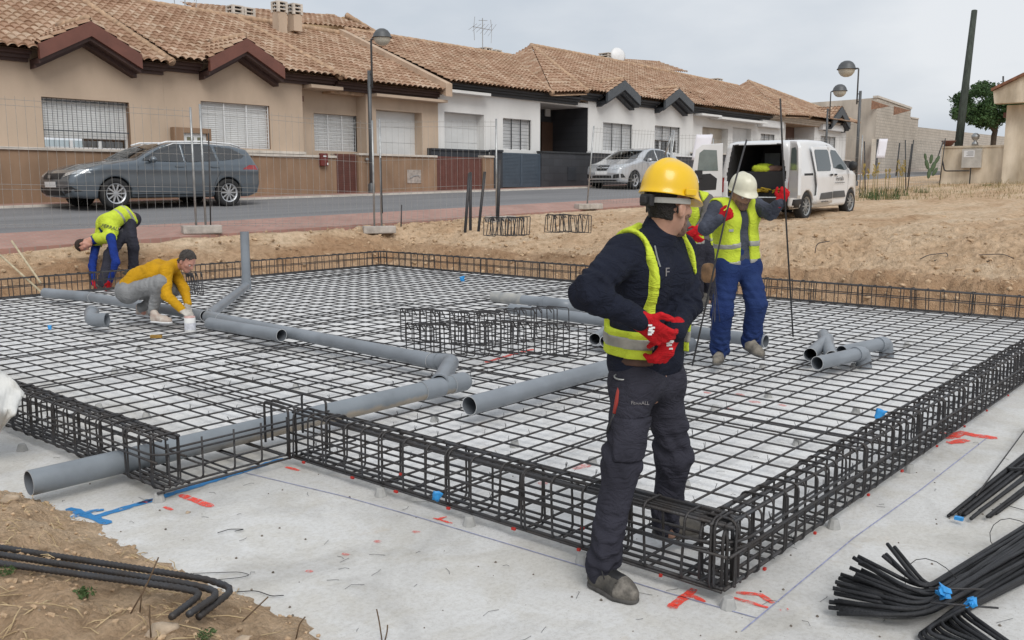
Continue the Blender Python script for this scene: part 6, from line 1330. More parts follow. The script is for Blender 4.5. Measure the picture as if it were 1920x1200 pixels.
# pliers hanging from his belt
pl = empty('pliers', tuple(dep(1168, 720, 3.80)), 0, 'rebar pliers with red handles hanging from the belt of the man in the yellow helmet', 'pliers'); o_ = np.array(pl.location)
mb = MB(); mb.tube([dep(1165, 708, 3.80)-o_, dep(1160, 735, 3.80)-o_, dep(1152, 775, 3.81)-o_], [.010, .011, .008], 8); mb.tube([dep(1171, 708, 3.80)-o_, dep(1168, 735, 3.80)-o_, dep(1158, 765, 3.81)-o_], [.008, .010, .007], 8); mb.build('handle', mat('red_grip', (.35, .04, .03), .5), pl, True)
mb = MB(); mb.tube([dep(1153, 772, 3.81)-o_, dep(1138, 812, 3.82)-o_], [.007, .003], 6); mb.tube([dep(1158, 765, 3.81)-o_, dep(1152, 815, 3.82)-o_], [.006, .003], 6); mb.build('jaw', M_black, pl, True)
mb = MB(); mb.tube([dep(1168+16*cos(a), 706+6*sin(a), 3.80-.02*sin(a))-o_ for a in np.linspace(0, 2*pi, 16)], .004, 6, closed=True); mb.build('ring', M_galv, pl, True)
# ------------------------------------------------------------------ the man in the cream helmet carrying bars
p = Person('man in cream helmet and blue trousers holding a steel bar in each hand', dict(
    head=(1390, 365, 8.12), neck=(1382, 381, 8.2), shR=(1343, 391, 8.13), shL=(1416, 386, 8.28), chest=(1378, 410, 8.22), waist=(1380, 452, 8.27), pel=(1384, 482, 8.30), elR=(1323, 428, 8.03), wrR=(1350, 411, 7.93), elL=(1444, 399, 8.07), wrL=(1463, 379, 7.95),
    hipR=(1367, 499, 8.27), hipL=(1402, 499, 8.34), knR=(1354, 582, 8.24), knL=(1418, 570, 8.24), anR=(1349, 656, 8.42), anL=(1408, 643, 8.40)), gz(1375, 665), .011)
p.J['toeR'] = gz(1344, 680, .08); p.J['toeL'] = gz(1432, 674, .08)
fr = headframe(rgt(.30, -.9, -.30)); p.body(M_skin3, fr); hf = p.hfield(fr, .006); hairmesh(hf, p.J['head'], fr, 'beard', p.root, M_beard, p.org, 'beard'); hairmesh(hf, p.J['head'], fr, 'nape', p.root, M_hair, p.org)
p.shirt(M_greyshirt, .008, .98, .004, .03, (.070, .062, .06, .046)); p.trousers(M_blue, (.108, .094, .092, .086), .012, .005); p.vest(.10, .055, .02, ((-.02, .045), (.14, .05)), .092, .09, -.02, .006)
helmet(p.J['head']+fr[2]*.045, (unit(fr[0]+fr[2]*.02), fr[1], unit(fr[2]-fr[0]*.02)), p.root, M_what)
p.glove('R', rgt(.75, -.1, .45), rgt(.2, .95, .0), rgt(-.4, .1, .9), curl=(1.5, 1.6, 1.6, 1.7), h=.007); p.glove('L', rgt(.35, -.1, .85), rgt(.1, .95, .0), rgt(-.8, .1, .5), curl=(1.5, 1.6, 1.6, 1.7), h=.007)
p.shoe('R', gz(1353, 668, .082), gz(1343, 686, .082), M_boot2); a = dep(1396, 652, 8.42); p.shoe('L', a, dep(1431, 672, 8.22), M_boot2)
q = onsurf(p.sf, dep(1392, 403, 7.6), FW); mb = MB(); mb.tube([q-FW*.008-p.org, q-FW*.008-p.org-UPV*.09+RT*.015], .005, 5); mb.obox(q-FW*.01-p.org-UPV*.05+RT*.02, RT*.02, FW*.003, UPV*.045); mb.build('zip', M_galv, p.root)
b = blob(dep(1328, 512, 8.1), .055, .055, .085, M_leather, 'tool_pouch', 5); tag(b, 'tan leather tool pouch at the hip of the man in blue trousers', 'tool pouch')
mb = MB()
for k in range(7): mb.tube(bend([(0, 0, .0), (rj(.03), rj(.03), -.18), (rj(.06)-.01, rj(.05), -.36-.1*random.random())], .1), .0022, 4)
o = mb.build('tie_wires', M_rebar, None); o.location = tuple(dep(1340, 520, 8.0)); tag(o, 'hank of thin tie wires hanging below the leather pouch', 'wire')
loose([dep(1298, 686, 7.98), dep(1361, 404, 7.86), dep(1400, 262, 7.8)], .0075, 'steel bar in the red gloved hand on the left of the cream helmet'); loose([dep(1487, 631, 8.6), dep(1471, 367, 7.88), dep(1463, 185, 7.4)], .0075, 'tall upright steel bar held in the outstretched gloved hand')
# ------------------------------------------------------------------ the man half hidden behind the yellow helmet
p = Person('man with white helmet, grey sleeves and red gloves half hidden behind the yellow helmet', dict(
    head=(1293, 350, 11.9), neck=(1300, 364, 12.0), shR=(1285, 374, 11.9), shL=(1327, 374, 12.05), chest=(1307, 395, 12.05), waist=(1312, 430, 12.1), pel=(1316, 456, 12.15), elR=(1281, 412, 11.75), wrR=(1299, 438, 11.65), elL=(1321, 412, 11.8), wrL=(1308, 428, 11.6),
    hipR=(1308, 466, 12.1), hipL=(1330, 466, 12.2), knR=(1307, 512, 12.1), knL=(1331, 512, 12.2), anR=(1308, 560, 12.3), anL=(1331, 558, 12.4)), gz(1319, 572), .014)
p.J['toeR'] = gz(1290, 578, .08); p.J['toeL'] = gz(1316, 576, .08); fr = headframe(rgt(-.5, -.7, -.3)); p.body(M_skin3, fr); p.shirt(mcloth('grey_shirt', (.13, .12, .12)), .008, .98, .004, .03); p.trousers(M_char, (.105, .09, .088, .08), .01, .004); p.vest(.05, .05, .02, ((.05, .05),), .09, .09)
helmet(p.J['head']+fr[2]*.045, fr, p.root, M_whitemetal)
p.glove('R', rgt(.4, -.3, -.5), rgt(.6, .5, 0), rgt(0, -.8, .4), h=.008); p.glove('L', rgt(-.5, -.3, -.4), rgt(-.3, .6, 0), rgt(0, -.7, .5), h=.008); p.shoe('R', gz(1300, 571, .082), gz(1290, 580, .082), M_boot); p.shoe('L', gz(1324, 569, .082), gz(1314, 577, .082), M_boot)
# ------------------------------------------------------------------ the man bending over the far cage
p = Person('bareheaded man in yellow vest and blue sleeves bending down to the far cage', dict(
    head=(156, 459, 14.9), neck=(177, 449, 15.0), shL=(208, 446, 14.8), shR=(180, 458, 15.2), chest=(202, 418, 15.1), waist=(229, 403, 15.3), pel=(243, 408, 15.4), elL=(217, 492, 14.5), wrL=(206, 528, 14.45), elR=(173, 498, 14.8), wrR=(176, 532, 14.7),
    hipL=(241, 416, 15.3), hipR=(250, 412, 15.5), knL=(250, 463, 15.2), knR=(206, 476, 14.9), anL=(250, 508, 15.3), anR=(193, 532, 14.7)), (gz(225, 530)), .013)
j = p.J; p.J['toeL'] = j['anL']-RT*.17-UPV*.08; p.J['toeR'] = j['anR']-RT*.17-UPV*.06; fr = headframe(rgt(.5, -.12, -.8), rgt(.0, .95, -.1)); p.body(M_skin2, fr); hf = p.hfield(fr, .007); hairmesh(hf, p.J['head'], fr, 'short', p.root, M_hairb, p.org)
sf = p.shirt(M_royal, .008, .98, .004, .03); p.trousers(M_char, (.104, .088, .086, .08), .01, .004); v = p.vest(.02, .03, .022, ((.06, .05), (.20, .05)), .09, .09, .0, .005)
p.glove('L', rgt(-.1, -.2, -.9), rgt(-.6, .4, 0), rgt(-.3, -.8, 0), h=.008); p.glove('R', rgt(.1, -.2, -.9), rgt(.6, .4, 0), rgt(-.3, -.8, 0), h=.008)
for q in 'LR': a = j['an'+q]-UPV*.09+RT*.05; p.shoe(q, a, a-RT*.26, M_boot)
q = onsurf(p.vf, dep(178, 420, 14.2), FW); text('FERRALLA', .085, tuple(q-FW*.03-p.org), (pi/2-.5, .22, YAW-pi/2-.15), M_ink, 'lettering', v, .002)
# ------------------------------------------------------------------ the crouching man in yellow
p = Person('man in mustard jumper and grey joggers crouching over the drain pipe', dict(
    head=(351, 489, 10.75), neck=(329, 497, 10.8), shR=(312, 507, 10.63), shL=(322, 501, 10.97), chest=(294, 509, 10.82), waist=(262, 520, 10.87), pel=(243, 538, 10.9), elR=(312, 553, 10.55), wrR=(342, 582, 10.5), elL=(346, 543, 10.9), wrL=(352, 570, 10.75),
    hipR=(240, 549, 10.78), hipL=(236, 546, 11.0), knR=(302, 530, 10.58), knL=(326, 540, 11.0), anR=(285, 586, 10.74), anL=(264, 578, 11.05)), gz(285, 600), .011)
j = p.J; p.J['toeR'] = gz(322, 606, .09); p.J['toeL'] = gz(296, 592, .09); fr = headframe(rgt(.74, -.28, -.62)); p.body(M_skin2, fr); hf = p.hfield(fr, .006); hairmesh(hf, p.J['head'], fr, 'short', p.root, M_hairg, p.org)
p.shirt(M_yellow, .007, .97, .005, .01, (.068, .058, .056, .044)); p.trousers(M_jog, (.112, .090, .082, .056), .009, .005, .03, .12, .99)
p.glove('R', rgt(.7, -.2, -.45), rgt(0, .3, -.9), rgt(.3, .8, 0), M_whiteglove, (.6, .6, .7, .7), h=.007); p.glove('L', rgt(.25, -.4, -.8), rgt(-.6, .3, -.2), rgt(.1, -.8, .1), M_whiteglove, (.6, .6, .7, .7), h=.007)
p.shoe('R', gz(284, 604, .08), gz(322, 607, .08), M_sneak, 'trainer', M_whitemetal); p.shoe('L', gz(256, 592, .08), gz(294, 593, .08), M_sneak, 'trainer', M_whitemetal)
print('p4 ok')
# ------------------------------------------------------------------ vehicles
def poly_sdf(P, x, z):
    d = np.full(np.broadcast(x, z).shape, 1e9); s = np.ones(d.shape, bool)
    for (ax, az), (bx, bz) in zip(P, P[1:]+P[:1]):
        ex, ez = bx-ax, bz-az; wx, wz = x-ax, z-az; t = np.clip((wx*ex+wz*ez)/(ex*ex+ez*ez), 0, 1)
        d = np.minimum(d, (wx-ex*t)**2+(wz-ez*t)**2); c = ((az > z) != (bz > z)) & (x < (bx-ax)*(z-az)/((bz-az) if bz != az else 1e-9)+ax); s ^= c
    return np.where(s, 1, -1)*np.sqrt(d)
def carbody(prof, L_, W, hw, wheels, wr, h=.026, bow=(.13, .10), arch=1.0):
    f = Fld((-L_/2-.1, -W/2-.06, .12), (L_/2+.1, W/2+.06, max(z for _, z in prof)+.08), h); x = f.ax[0].astype(float); z = f.ax[2].astype(float); y = f.ax[1].astype(float)
    D = poly_sdf(prof, x[:, None], z[None, :]); H_ = hw(x[:, None], z[None, :])
    for j, yy in enumerate(y):
        q = (yy/(W/2))**2; xs = x*(1+(np.where(x > 0, bow[0], bow[1]))*q/(L_/2)*1.0)
        d = np.stack([np.interp(xs, x, D[:, k], left=.3, right=.3) for k in range(len(z))], 1)+.035*q*q*(z[None, :] > .9)
        e = np.abs(yy)-H_; k = .09; hh = np.maximum(k-np.abs(d-e), 0)/k; f.F[:, j, :] = np.maximum(d, e)+hh*hh*k*.25
    for wx in wheels:
        r = np.sqrt((x[:, None]-wx)**2+(z[None, :]-wr)**2)-wr*1.13*arch
        for j, yy in enumerate(y):
            if abs(yy) > W/2-.30: f.F[:, j, :] = np.maximum(f.F[:, j, :], -r)
    return f
def fval(f, P):
    q = (P-f.lo)/f.h; q = np.clip(q, 0, np.array(f.n)-1.001); i = q.astype(int); t = q-i; r = 0
    for a in (0, 1):
        for b in (0, 1):
            for c in (0, 1): r = r+f.F[i[:, 0]+a, i[:, 1]+b, i[:, 2]+c]*np.where(a, t[:, 0], 1-t[:, 0])*np.where(b, t[:, 1], 1-t[:, 1])*np.where(c, t[:, 2], 1-t[:, 2])
    return r
def panel(f, poly, axis, m, name, root, off=.006, step=.07, th=0):
    """a trim piece or pane following the body: poly in the plane square to axis ('y+','y-','x+','x-','z+')"""
    bm = bmesh.new(); vs = [bm.verts.new((p[0], p[1], 0)) for p in poly]; bm.faces.new(vs); P = np.array(poly)
    for ax in (0, 1):
        for t in np.arange(P[:, ax].min()+step, P[:, ax].max(), step): bmesh.ops.bisect_plane(bm, geom=bm.verts[:]+bm.edges[:]+bm.faces[:], plane_co=(t, 0, 0) if ax == 0 else (0, t, 0), plane_no=(1, 0, 0) if ax == 0 else (0, 1, 0))
    bmesh.ops.triangulate(bm, faces=bm.faces); bm.verts.ensure_lookup_table(); Q = np.array([v.co[:] for v in bm.verts]); sgn = 1 if axis[1] == '+' else -1
    k = 'xyz'.index(axis[0]); o1, o2 = {'y': (0, 2), 'x': (1, 2), 'z': (0, 1)}[axis[0]]; W_ = np.zeros((len(Q), 3)); W_[:, o1] = Q[:, 0]; W_[:, o2] = Q[:, 1]
    far = (f.lo+np.array(f.n)*f.h)[k]-f.h*1.5 if sgn > 0 else f.lo[k]+f.h*1.5; W_[:, k] = far; lim = 0.; done = np.zeros(len(Q), bool)
    for _ in range(160):
        v = fval(f, W_); done |= v < 0; W_[~done, k] -= sgn*.02
        if done.all(): break
    for _ in range(6): v = fval(f, W_); W_[:, k] += sgn*np.clip(v*-1, -.02, .02)*1.0
    e = 1e-2; g = np.stack([fval(f, W_+np.eye(3)[i]*e)-fval(f, W_-np.eye(3)[i]*e) for i in range(3)], 1); g /= np.linalg.norm(g, axis=1)[:, None]+1e-9; W_ += g*off
    for v, w_ in zip(bm.verts, W_): v.co = w_
    bmesh.ops.recalc_face_normals(bm, faces=bm.faces); me = bpy.data.meshes.new('p'); bm.to_mesh(me); bm.free()
    c = sum((p.normal[k]*sgn for p in me.polygons))
    if c < 0: me.flip_normals()
    me.materials.append(m); me.polygons.foreach_set('use_smooth', [True]*len(me.polygons)); o = link(name, me, root)
    if th: md = o.modifiers.new('s', 'SOLIDIFY'); md.thickness = th; md.offset = 1
    return o
def seam(f, pts, axis, root, w_=.008, m=None, name='seam'):
    P = [np.array(p) for p in pts]; out_ = []
    l = []; r = []
    for i, p in enumerate(P):
        t = unit2(P[min(i+1, len(P)-1)]-P[max(i-1, 0)]); n_ = np.array([-t[1], t[0]]); l.append(tuple(p+n_*w_/2)); r.append(tuple(p-n_*w_/2))
    return panel(f, l+r[::-1], axis, m or M_black, name, root, .003, .09)
def unit2(v): return v/(np.linalg.norm(v)+1e-9)
def wheel(root, c, r, w_, out_, spokes=10, m=None):
    we = bpy.data.objects.new('wheel', None); COL.objects.link(we); we.parent = root; we.location = c; s = out_
    mb = MB(); mb.lathe([(r*.66, -w_/2*s), (r*.93, -w_/2*s), (r, -w_*.36*s), (r, w_*.36*s), (r*.93, w_/2*s), (r*.68, w_/2*s), (r*.66, w_*.4*s)], n=28, axis='Y'); mb.build('tyre', M_rubber, we, True)
    mb = MB(); mb.lathe([(r*.66, w_*.45*s), (r*.69, w_*.5*s), (r*.60, w_*.42*s), (r*.58, w_*.1*s)], n=28, axis='Y'); mb.lathe([(r*.59, w_*.02*s), (.001, w_*.02*s)], n=20, axis='Y', mi=1); mb.lathe([(.001, w_*.45*s), (r*.13, w_*.44*s), (r*.14, w_*.2*s)], n=14, axis='Y')
    for k in range(spokes):
        a = 2*pi*k/spokes; d = np.array([cos(a), 0, sin(a)]); t = np.array([-sin(a), 0, cos(a)]); mb.obox(d*r*.36+[0, w_*.37*s, 0], d*r*.26, t*r*(.045 if spokes > 7 else .07), np.array([0, w_*.05, 0]))
    mb.build('rim', [m or M_alloy, M_black], we, False); return we
def paint_(name, col, met=.5): 
    m = mat(name, col, .32, met, var=.05, vs=2, coat=.9); return m
# ---- estate car
M_bluegrey = paint_('blue_grey_paint', (.12, .145, .17)); M_silver = paint_('silver_paint', (.56, .575, .60)); M_vanwhite = mat('white_van_paint', (.70, .71, .72), .3, var=.05, vs=1.5, coat=.6, vs2=1.3, vstr=.12)
def cyl_taper(x, x0, k, p=2.): return k*np.clip((x-x0), 0, None)**p
profA = [(2.18, .24), (2.25, .34), (2.27, .55), (2.22, .68), (2.05, .79), (1.6, .92), (1.2, .985), (.86, 1.03), (.48, 1.225), (.12, 1.36), (-.12, 1.405), (-.4, 1.43), (-.95, 1.43), (-1.55, 1.39), (-1.98, 1.31), (-2.1, 1.15), (-2.2, .98), (-2.26, .86), (-2.27, .52), (-2.2, .3), (-1.95, .22), (1.9, .20)]
hwA = lambda x, z: .895-.40*np.clip(z-.94, 0, 1)-.10*np.clip(.5-z, 0, 1)-.30*np.clip(x-1.45, 0, 1)**2-.16*np.clip(-x-1.6, 0, 1)**2+.012*np.exp(-((z-.80)/.05)**2)
def common_car(root, f, m, silver=False, wagon=True, rail=True):
    g_ = f.clone(); X_ = f.ax[0][:, None, None]; Y_ = f.ax[1][None, :, None]; Z_ = f.ax[2][None, None, :]
    inner = np.maximum(f.F+.075, np.maximum(np.maximum(.60-Z_, X_-.85), -1.95-X_)).astype(np.float32); g_.F = np.maximum(g_.F, -inner)
    S1 = [(.70, 1.0), (.16, 1.30), (-.06, 1.36), (-.22, 1.375), (-.235, .99)]; S2 = [(-.315, .99), (-.295, 1.375), (-.85, 1.37), (-.98, 1.33), (-1.04, 1.03)]; S3 = [(-1.14, 1.045), (-1.09, 1.33), (-1.48, 1.295), (-1.74, 1.16), (-1.68, 1.10)] if wagon else [(-1.12, 1.07), (-1.12, 1.27), (-1.36, 1.20)]
    for q in (S1, S2, S3): pr = poly_sdf(q, f.ax[0][:, None].astype(float), f.ax[2][None, :].astype(float))[:, None, :]; g_.F = np.maximum(g_.F, -np.maximum(pr, .45-np.abs(Y_)).astype(np.float32))
    for q, sx_ in (([(-.64, 1.065), (.64, 1.065), (.58, 1.2), (.5, 1.35), (-.5, 1.35), (-.58, 1.2)], 1), ([(-.58, 1.04), (.58, 1.04), (.5, 1.28), (-.5, 1.28)], -1)): pr = poly_sdf(q, f.ax[1][:, None].astype(float), f.ax[2][None, :].astype(float))[None]; g_.F = np.maximum(g_.F, -np.maximum(pr, .0-sx_*X_ if sx_ > 0 else X_+1.5).astype(np.float32))
    me = g_.mesh([m, M_black], (0, 0, 0)); nv_ = len(me.polygons); cen = np.empty(nv_*3); me.polygons.foreach_get('center', cen); cen = cen.reshape(-1, 3); me.polygons.foreach_set('material_index', (fval(f, cen) < -.045).astype(np.int32)); link('body', me, root); B = root
    for sx_, sy_ in ((-.05, .37), (-.05, -.37), (-.95, .37), (-.95, -.37)):
        mb = MB(); mb.box(sx_-.25, sy_-.22, .6, sx_+.25, sy_+.22, .72); mb.obox((sx_-.3, sy_, .92), (.05, 0, 0), (0, .21, 0), (-.06, 0, .25)); mb.obox((sx_-.36, sy_, 1.22), (.04, 0, 0), (0, .11, 0), (-.01, 0, .08)); mb.build('seat', M_postgrey, root, bevel=.03)
    mb = MB(); mb.box(.45, -.6, .62, .85, .6, .98); mb.build('dashboard', M_black, root, bevel=.04)
    for s in ('y+', 'y-'):
        sg = 1 if s == 'y+' else -1
        wn = [[(.72, 1.0), (.18, 1.30), (-.06, 1.365), (-.22, 1.38), (-.24, .985)], [(-.30, .985), (-.28, 1.38), (-.85, 1.38), (-1.0, 1.34), (-1.06, 1.02)], [(-1.12, 1.03), (-1.07, 1.345), (-1.5, 1.31), (-1.80, 1.16), (-1.72, 1.09)]] if wagon else \
             [[(.80, 1.0), (.28, 1.30), (.0, 1.385), (-.20, 1.41), (-.22, 1.01)], [(-.28, 1.01), (-.26, 1.41), (-.75, 1.39), (-1.05, 1.30), (-1.0, 1.04)], [(-1.1, 1.06), (-1.1, 1.29), (-1.4, 1.20)]]
        for q in wn: panel(f, q, s, M_glass, 'side_window', root, .004)
        seam(f, [(.80, .97), (.86, .6), (.82, .33)], s, root); seam(f, [(-.27, .97), (-.28, .6), (-.26, .33)], s, root); seam(f, [(-1.08, 1.0), (-1.1, .75), (-.98, .55), (-.92, .34)], s, root); seam(f, [(.82, .33), (-.92, .34)], s, root)
        for hx in (-.12, -.98): 
            mb = MB(); mb.box(hx-.1, -.012, -.016, hx+.1, .012, .016); h_ = mb.build('door_handle', m, root, bevel=.006); h_.location = (0, sg*(float(hwA(np.array(-.1), np.array(.9)))+.012), .885)
        seam(f, [(1.2, .84), (.2, .86), (-1.9, .90)], s, root, .012, m, 'crease') if 0 else None
        panel(f, [(1.0, .22), (1.0, .29), (-1.0, .29), (-1.0, .22)], s, M_black, 'sill', root, .008)
        mb = MB(); c = np.array([.54, sg*1.0, 1.02]); mb.lathe([(.001, -.1), (.06, -.085), (.09, -.02), (.088, .04), (.06, .085), (.001, .095)], (0, 0, 0), 14, 'Y'); e = mb.build('wing_mirror', m, root, True); e.location = c; e.scale = (.8, 1, .78)
        mb = MB(); mb.tube([(0, 0, 0), (.02, -sg*.16, -.05)], .03, 6); mb.build('mirror_foot', M_black, e)
    panel(f, [(-.66, 1.05), (.66, 1.05), (.60, 1.2), (.52, 1.37), (-.52, 1.37), (-.60, 1.2)], 'x+', M_glass, 'windscreen', root, .004)
    panel(f, [(-.62, 1.02), (.62, 1.02), (.52, 1.30), (-.52, 1.30)], 'x-', M_glass, 'rear_window', root, .004)
    return None
def place(root, x, y, rz, zf=None, wb=2.64):
    root.location = (x, y, zf); root.rotation_euler = (0, 0, rz)
def zroad(X, Y): a, b = fr0(X), fr1(X); return a+(b-a)*(Y-17)/4.95
est = empty('parked_car', (0, 0, 0), 0, 'blue grey estate car with silver roof rails parked by the brown wall', 'car')
f = carbody(profA, 4.54, 1.80, hwA, (1.32, -1.32), .31); common_car(est, f, M_bluegrey)
for s in (-1, 1):
    mb = MB(); mb.tube([(.2, s*.60, 1.36), (.0, s*.605, 1.42), (-.9, s*.60, 1.455), (-1.6, s*.56, 1.425), (-1.85, s*.55, 1.36)], .022, 6); mb.build('roof_rail', M_whitemetal, est, True)
    mb = MB(); mb.tube([(.5, s*.74, 1.17), (-.1, s*.70, 1.385), (-.9, s*.69, 1.405), (-1.6, s*.67, 1.35)], .013, 5); mb.build('window_trim', M_whitemetal, est, True)
    panel(f, [(s*.47, .64), (s*.86, .73), (s*.84, .80), (s*.62, .77), (s*.47, .73)], 'x+', M_lamp, 'headlight', est, .008); panel(f, [(s*.58, .80), (s*.90, .84), (s*.88, .94), (s*.62, .93)], 'x-', M_red, 'tail_light', est, .008)
    panel(f, [(s*.48, .30), (s*.80, .36), (s*.72, .46), (s*.5, .42)], 'x+', M_black, 'air_intake', est, .006)
panel(f, [(-.40, .60), (.40, .60), (.45, .72), (-.45, .72)], 'x+', M_black, 'grille', est, .006); panel(f, [(-.46, .27), (.46, .27), (.42, .42), (-.42, .42)], 'x+', M_black, 'lower_grille', est, .006)
panel(f, [(-.26, .44), (.26, .44), (.26, .55), (-.26, .55)], 'x+', M_plate, 'number_plate', est, .014)
mb = MB(); mb.add([(2.285, -.06, .62), (2.285, .06, .62), (2.275, .06, .69), (2.275, -.06, .69)], [(0, 1, 2, 3)]); mb.build('badge', M_galv, est)
for s in (-1, 1):
    for wx in (1.32, -1.32): wheel(est, (wx, s*.79, .31), .315, .2, s)
place(est, 11.62, 21.42, pi, zroad(11.7, 20.8)+.0); est.scale = (1.1, 1.07, 1.09)
sil = empty('parked_car', (0, 0, 0), 0, 'silver hatchback facing the camera parked by the dark stone wall', 'car')
profS = [(2.05, .24), (2.12, .34), (2.15, .55), (2.08, .74), (1.85, .86), (1.35, .97), (1.0, 1.05), (.6, 1.25), (.2, 1.40), (-.2, 1.47), (-.7, 1.46), (-1.3, 1.38), (-1.75, 1.25), (-1.95, 1.05), (-2.08, .9), (-2.12, .55), (-2.05, .3), (-1.8, .22), (1.8, .20)]
hwS = lambda x, z: .885-.42*np.clip(z-.96, 0, 1)-.08*np.clip(.5-z, 0, 1)-.34*np.clip(x-1.3, 0, 1)**2-.2*np.clip(-x-1.4, 0, 1)**2
f = carbody(profS, 4.3, 1.77, hwS, (1.27, -1.27), .31, h=.028); common_car(sil, f, M_silver, wagon=False)
for s in (-1, 1):
    panel(f, [(s*.42, .66), (s*.80, .74), (s*.82, .84), (s*.62, .84), (s*.45, .76)], 'x+', M_lamp, 'headlight', sil, .008); panel(f, [(s*.46, .36), (s*.80, .40), (s*.76, .53), (s*.5, .50)], 'x+', M_black, 'air_intake', sil, .006)
panel(f, [(-.20, .64), (.20, .64), (.27, .74), (.22, .82), (-.22, .82), (-.27, .74)], 'x+', M_black, 'grille', sil, .006); panel(f, [(-.42, .38), (.42, .38), (.40, .47), (-.40, .47)], 'x+', M_black, 'lower_grille', sil, .006); panel(f, [(-.6, .26), (.6, .26), (.58, .32), (-.58, .32)], 'x+', M_black, 'lower_grille', sil, .006); panel(f, [(-.26, .50), (.26, .50), (.26, .61), (-.26, .61)], 'x+', M_plate, 'number_plate', sil, .012)
mb = MB(); mb.lathe([(.001, .012), (.05, .01), (.055, 0)], (2.16, 0, .735), 12, 'X'); mb.build('badge', M_galv, sil)
for s in (-1, 1):
    for wx in (1.27, -1.27): wheel(sil, (wx, s*.78, .31), .315, .2, s, 5)
place(sil, 33.0, 21.45, pi, zroad(33, 20.8)-.02); sil.scale = (1.12, 1.12, 1.14)
# ---- van
van = empty('van', (0, 0, 0), 0, 'white panel van on the earth with both rear doors swung open', 'van')
profV = [(2.12, .28), (2.2, .4), (2.21, .72), (2.15, .92), (1.95, 1.03), (1.45, 1.16), (1.25, 1.22), (.95, 1.45), (.62, 1.68), (.35, 1.78), (-.1, 1.84), (-.9, 1.86), (-1.9, 1.84), (-2.15, 1.80), (-2.2, 1.70), (-2.22, .5), (-2.2, .34), (-2.0, .27), (1.9, .24)]
hwV = lambda x, z: .92-.24*np.clip(z-1.05, 0, 1)-.08*np.clip(.5-z, 0, 1)-.34*np.clip(x-1.35, 0, 1)**2
f = carbody(profV, 4.42, 1.85, hwV, (1.37, -1.37), .32, h=.026, bow=(.14, .03)); full = f.clone()
xx = f.ax[0][:, None, None]; yy = f.ax[1][None, :, None]; zz = f.ax[2][None, None, :]
cav = np.maximum(np.maximum(np.abs(yy)-.70+.2*np.clip(zz-1.1, 0, 1), np.maximum(.56-zz, zz-1.73)), np.maximum(-2.6-xx, xx+.55)); f.F = np.maximum(f.F, -cav.astype(np.float32))
me = f.mesh([M_vanwhite, mat('van_interior', (.03, .03, .033), .8, var=.2)]); co = np.empty(len(me.vertices)*3); me.vertices.foreach_get('co', co); co = co.reshape(-1, 3)
mi = []
for p in me.polygons:
    c = p.center; ins = c[0] > -2.185 and c[0] < -.5 and abs(c[1]) < .735-.2*max(c[2]-1.1, 0) and .52 < c[2] < 1.755; mi.append(1 if ins else 0)
me.polygons.foreach_set('material_index', mi); link('body', me, van)
panel(full, [(-2.22, .24), (-2.22, .50), (-1.75, .50), (-1.72, .24)], 'y-', M_black, 'bumper_corner', van, .012); panel(full, [(-.80, .31), (.80, .31), (.82, .34), (.82, .54), (-.82, .54)], 'x-', M_black, 'rear_bumper', van, .03)
mb = MB(); mb.box(-.57, -.60, .57, -.56, .60, 1.12); mb.box(-.60, -.6, .56, -.57, .6, 1.2); mb.build('bulkhead', M_black, van)
for y_ in (-.32, .32): mb = MB(); mb.box(-.64, y_-.2, 1.22, -.62, y_+.2, 1.56); mb.build('bulkhead_window', mat('lit_glass', (.30, .33, .34), .2), van)
# side door, windows, trims (viewer's side is -y)
sw = [(-1.02, 1.10), (-.98, 1.56), (-.93, 1.60), (-.22, 1.60), (-.16, 1.55), (-.16, 1.22), (-.24, 1.10)]; sd0 = [(-1.05, .36), (-1.0, .80), (-1.08, 1.0), (-1.08, 1.66), (-.12, 1.70), (-.06, 1.6), (-.06, .36)]
sd_ = panel(full, sd0, 'y-', M_vanwhite, 'sliding_door', van, .055, .1, .02); panel(full, sw, 'y-', M_darkglass, 'window', sd_, .085); panel(full, [(-.86, .46), (-.80, .60), (-.10, .62), (-.10, .46)], 'y-', M_postgrey, 'side_moulding', sd_, .085); panel(full, [(-.30, 1.0), (-.14, 1.0), (-.14, 1.04), (-.30, 1.04)], 'y-', M_black, 'door_handle', sd_, .095)
panel(full, [(-.05, .36), (.05, .36), (.07, 1.72), (-.02, 1.74)], 'y-', mat('pillar_grey', (.20, .20, .21), .5), 'door_gap', van, .006)
fw_ = [(.18, 1.18), (.16, 1.56), (.22, 1.62), (.50, 1.60), (.98, 1.26), (1.05, 1.16), (.9, 1.12)]; panel(full, fw_, 'y-', M_darkglass, 'side_window', van, .006); panel(full, [(.10, .46), (.10, .62), (.82, .62), (.92, .46)], 'y-', M_postgrey, 'side_moulding', van, .02)
panel(full, [(.16, 1.0), (.32, 1.0), (.32, 1.04), (.16, 1.04)], 'y-', M_black, 'door_handle', van, .02)
seam(full, [(1.12, 1.12), (1.08, .7), (1.0, .36)], 'y-', van); seam(full, [(-1.6, 1.05), (-1.1, 1.05)], 'y-', van, .05); seam(full, [(1.7, 1.05), (1.75, .8)], 'y-', van)
panel(full, [(-.74, 1.16), (.74, 1.16), (.66, 1.45), (.56, 1.66), (-.56, 1.66), (-.66, 1.45)], 'x+', M_darkglass, 'windscreen', van, .004)
for s in (-1, 1): panel(full, [(s*.80, .66), (s*.90, .66), (s*.90, 1.0), (s*.80, 1.0)], 'x-', M_red, 'tail_light', van, .01); panel(full, [(s*.5, .85), (s*.86, .9), (s*.8, 1.0), (s*.5, .96)], 'x+', M_lamp, 'headlight', van, .008)
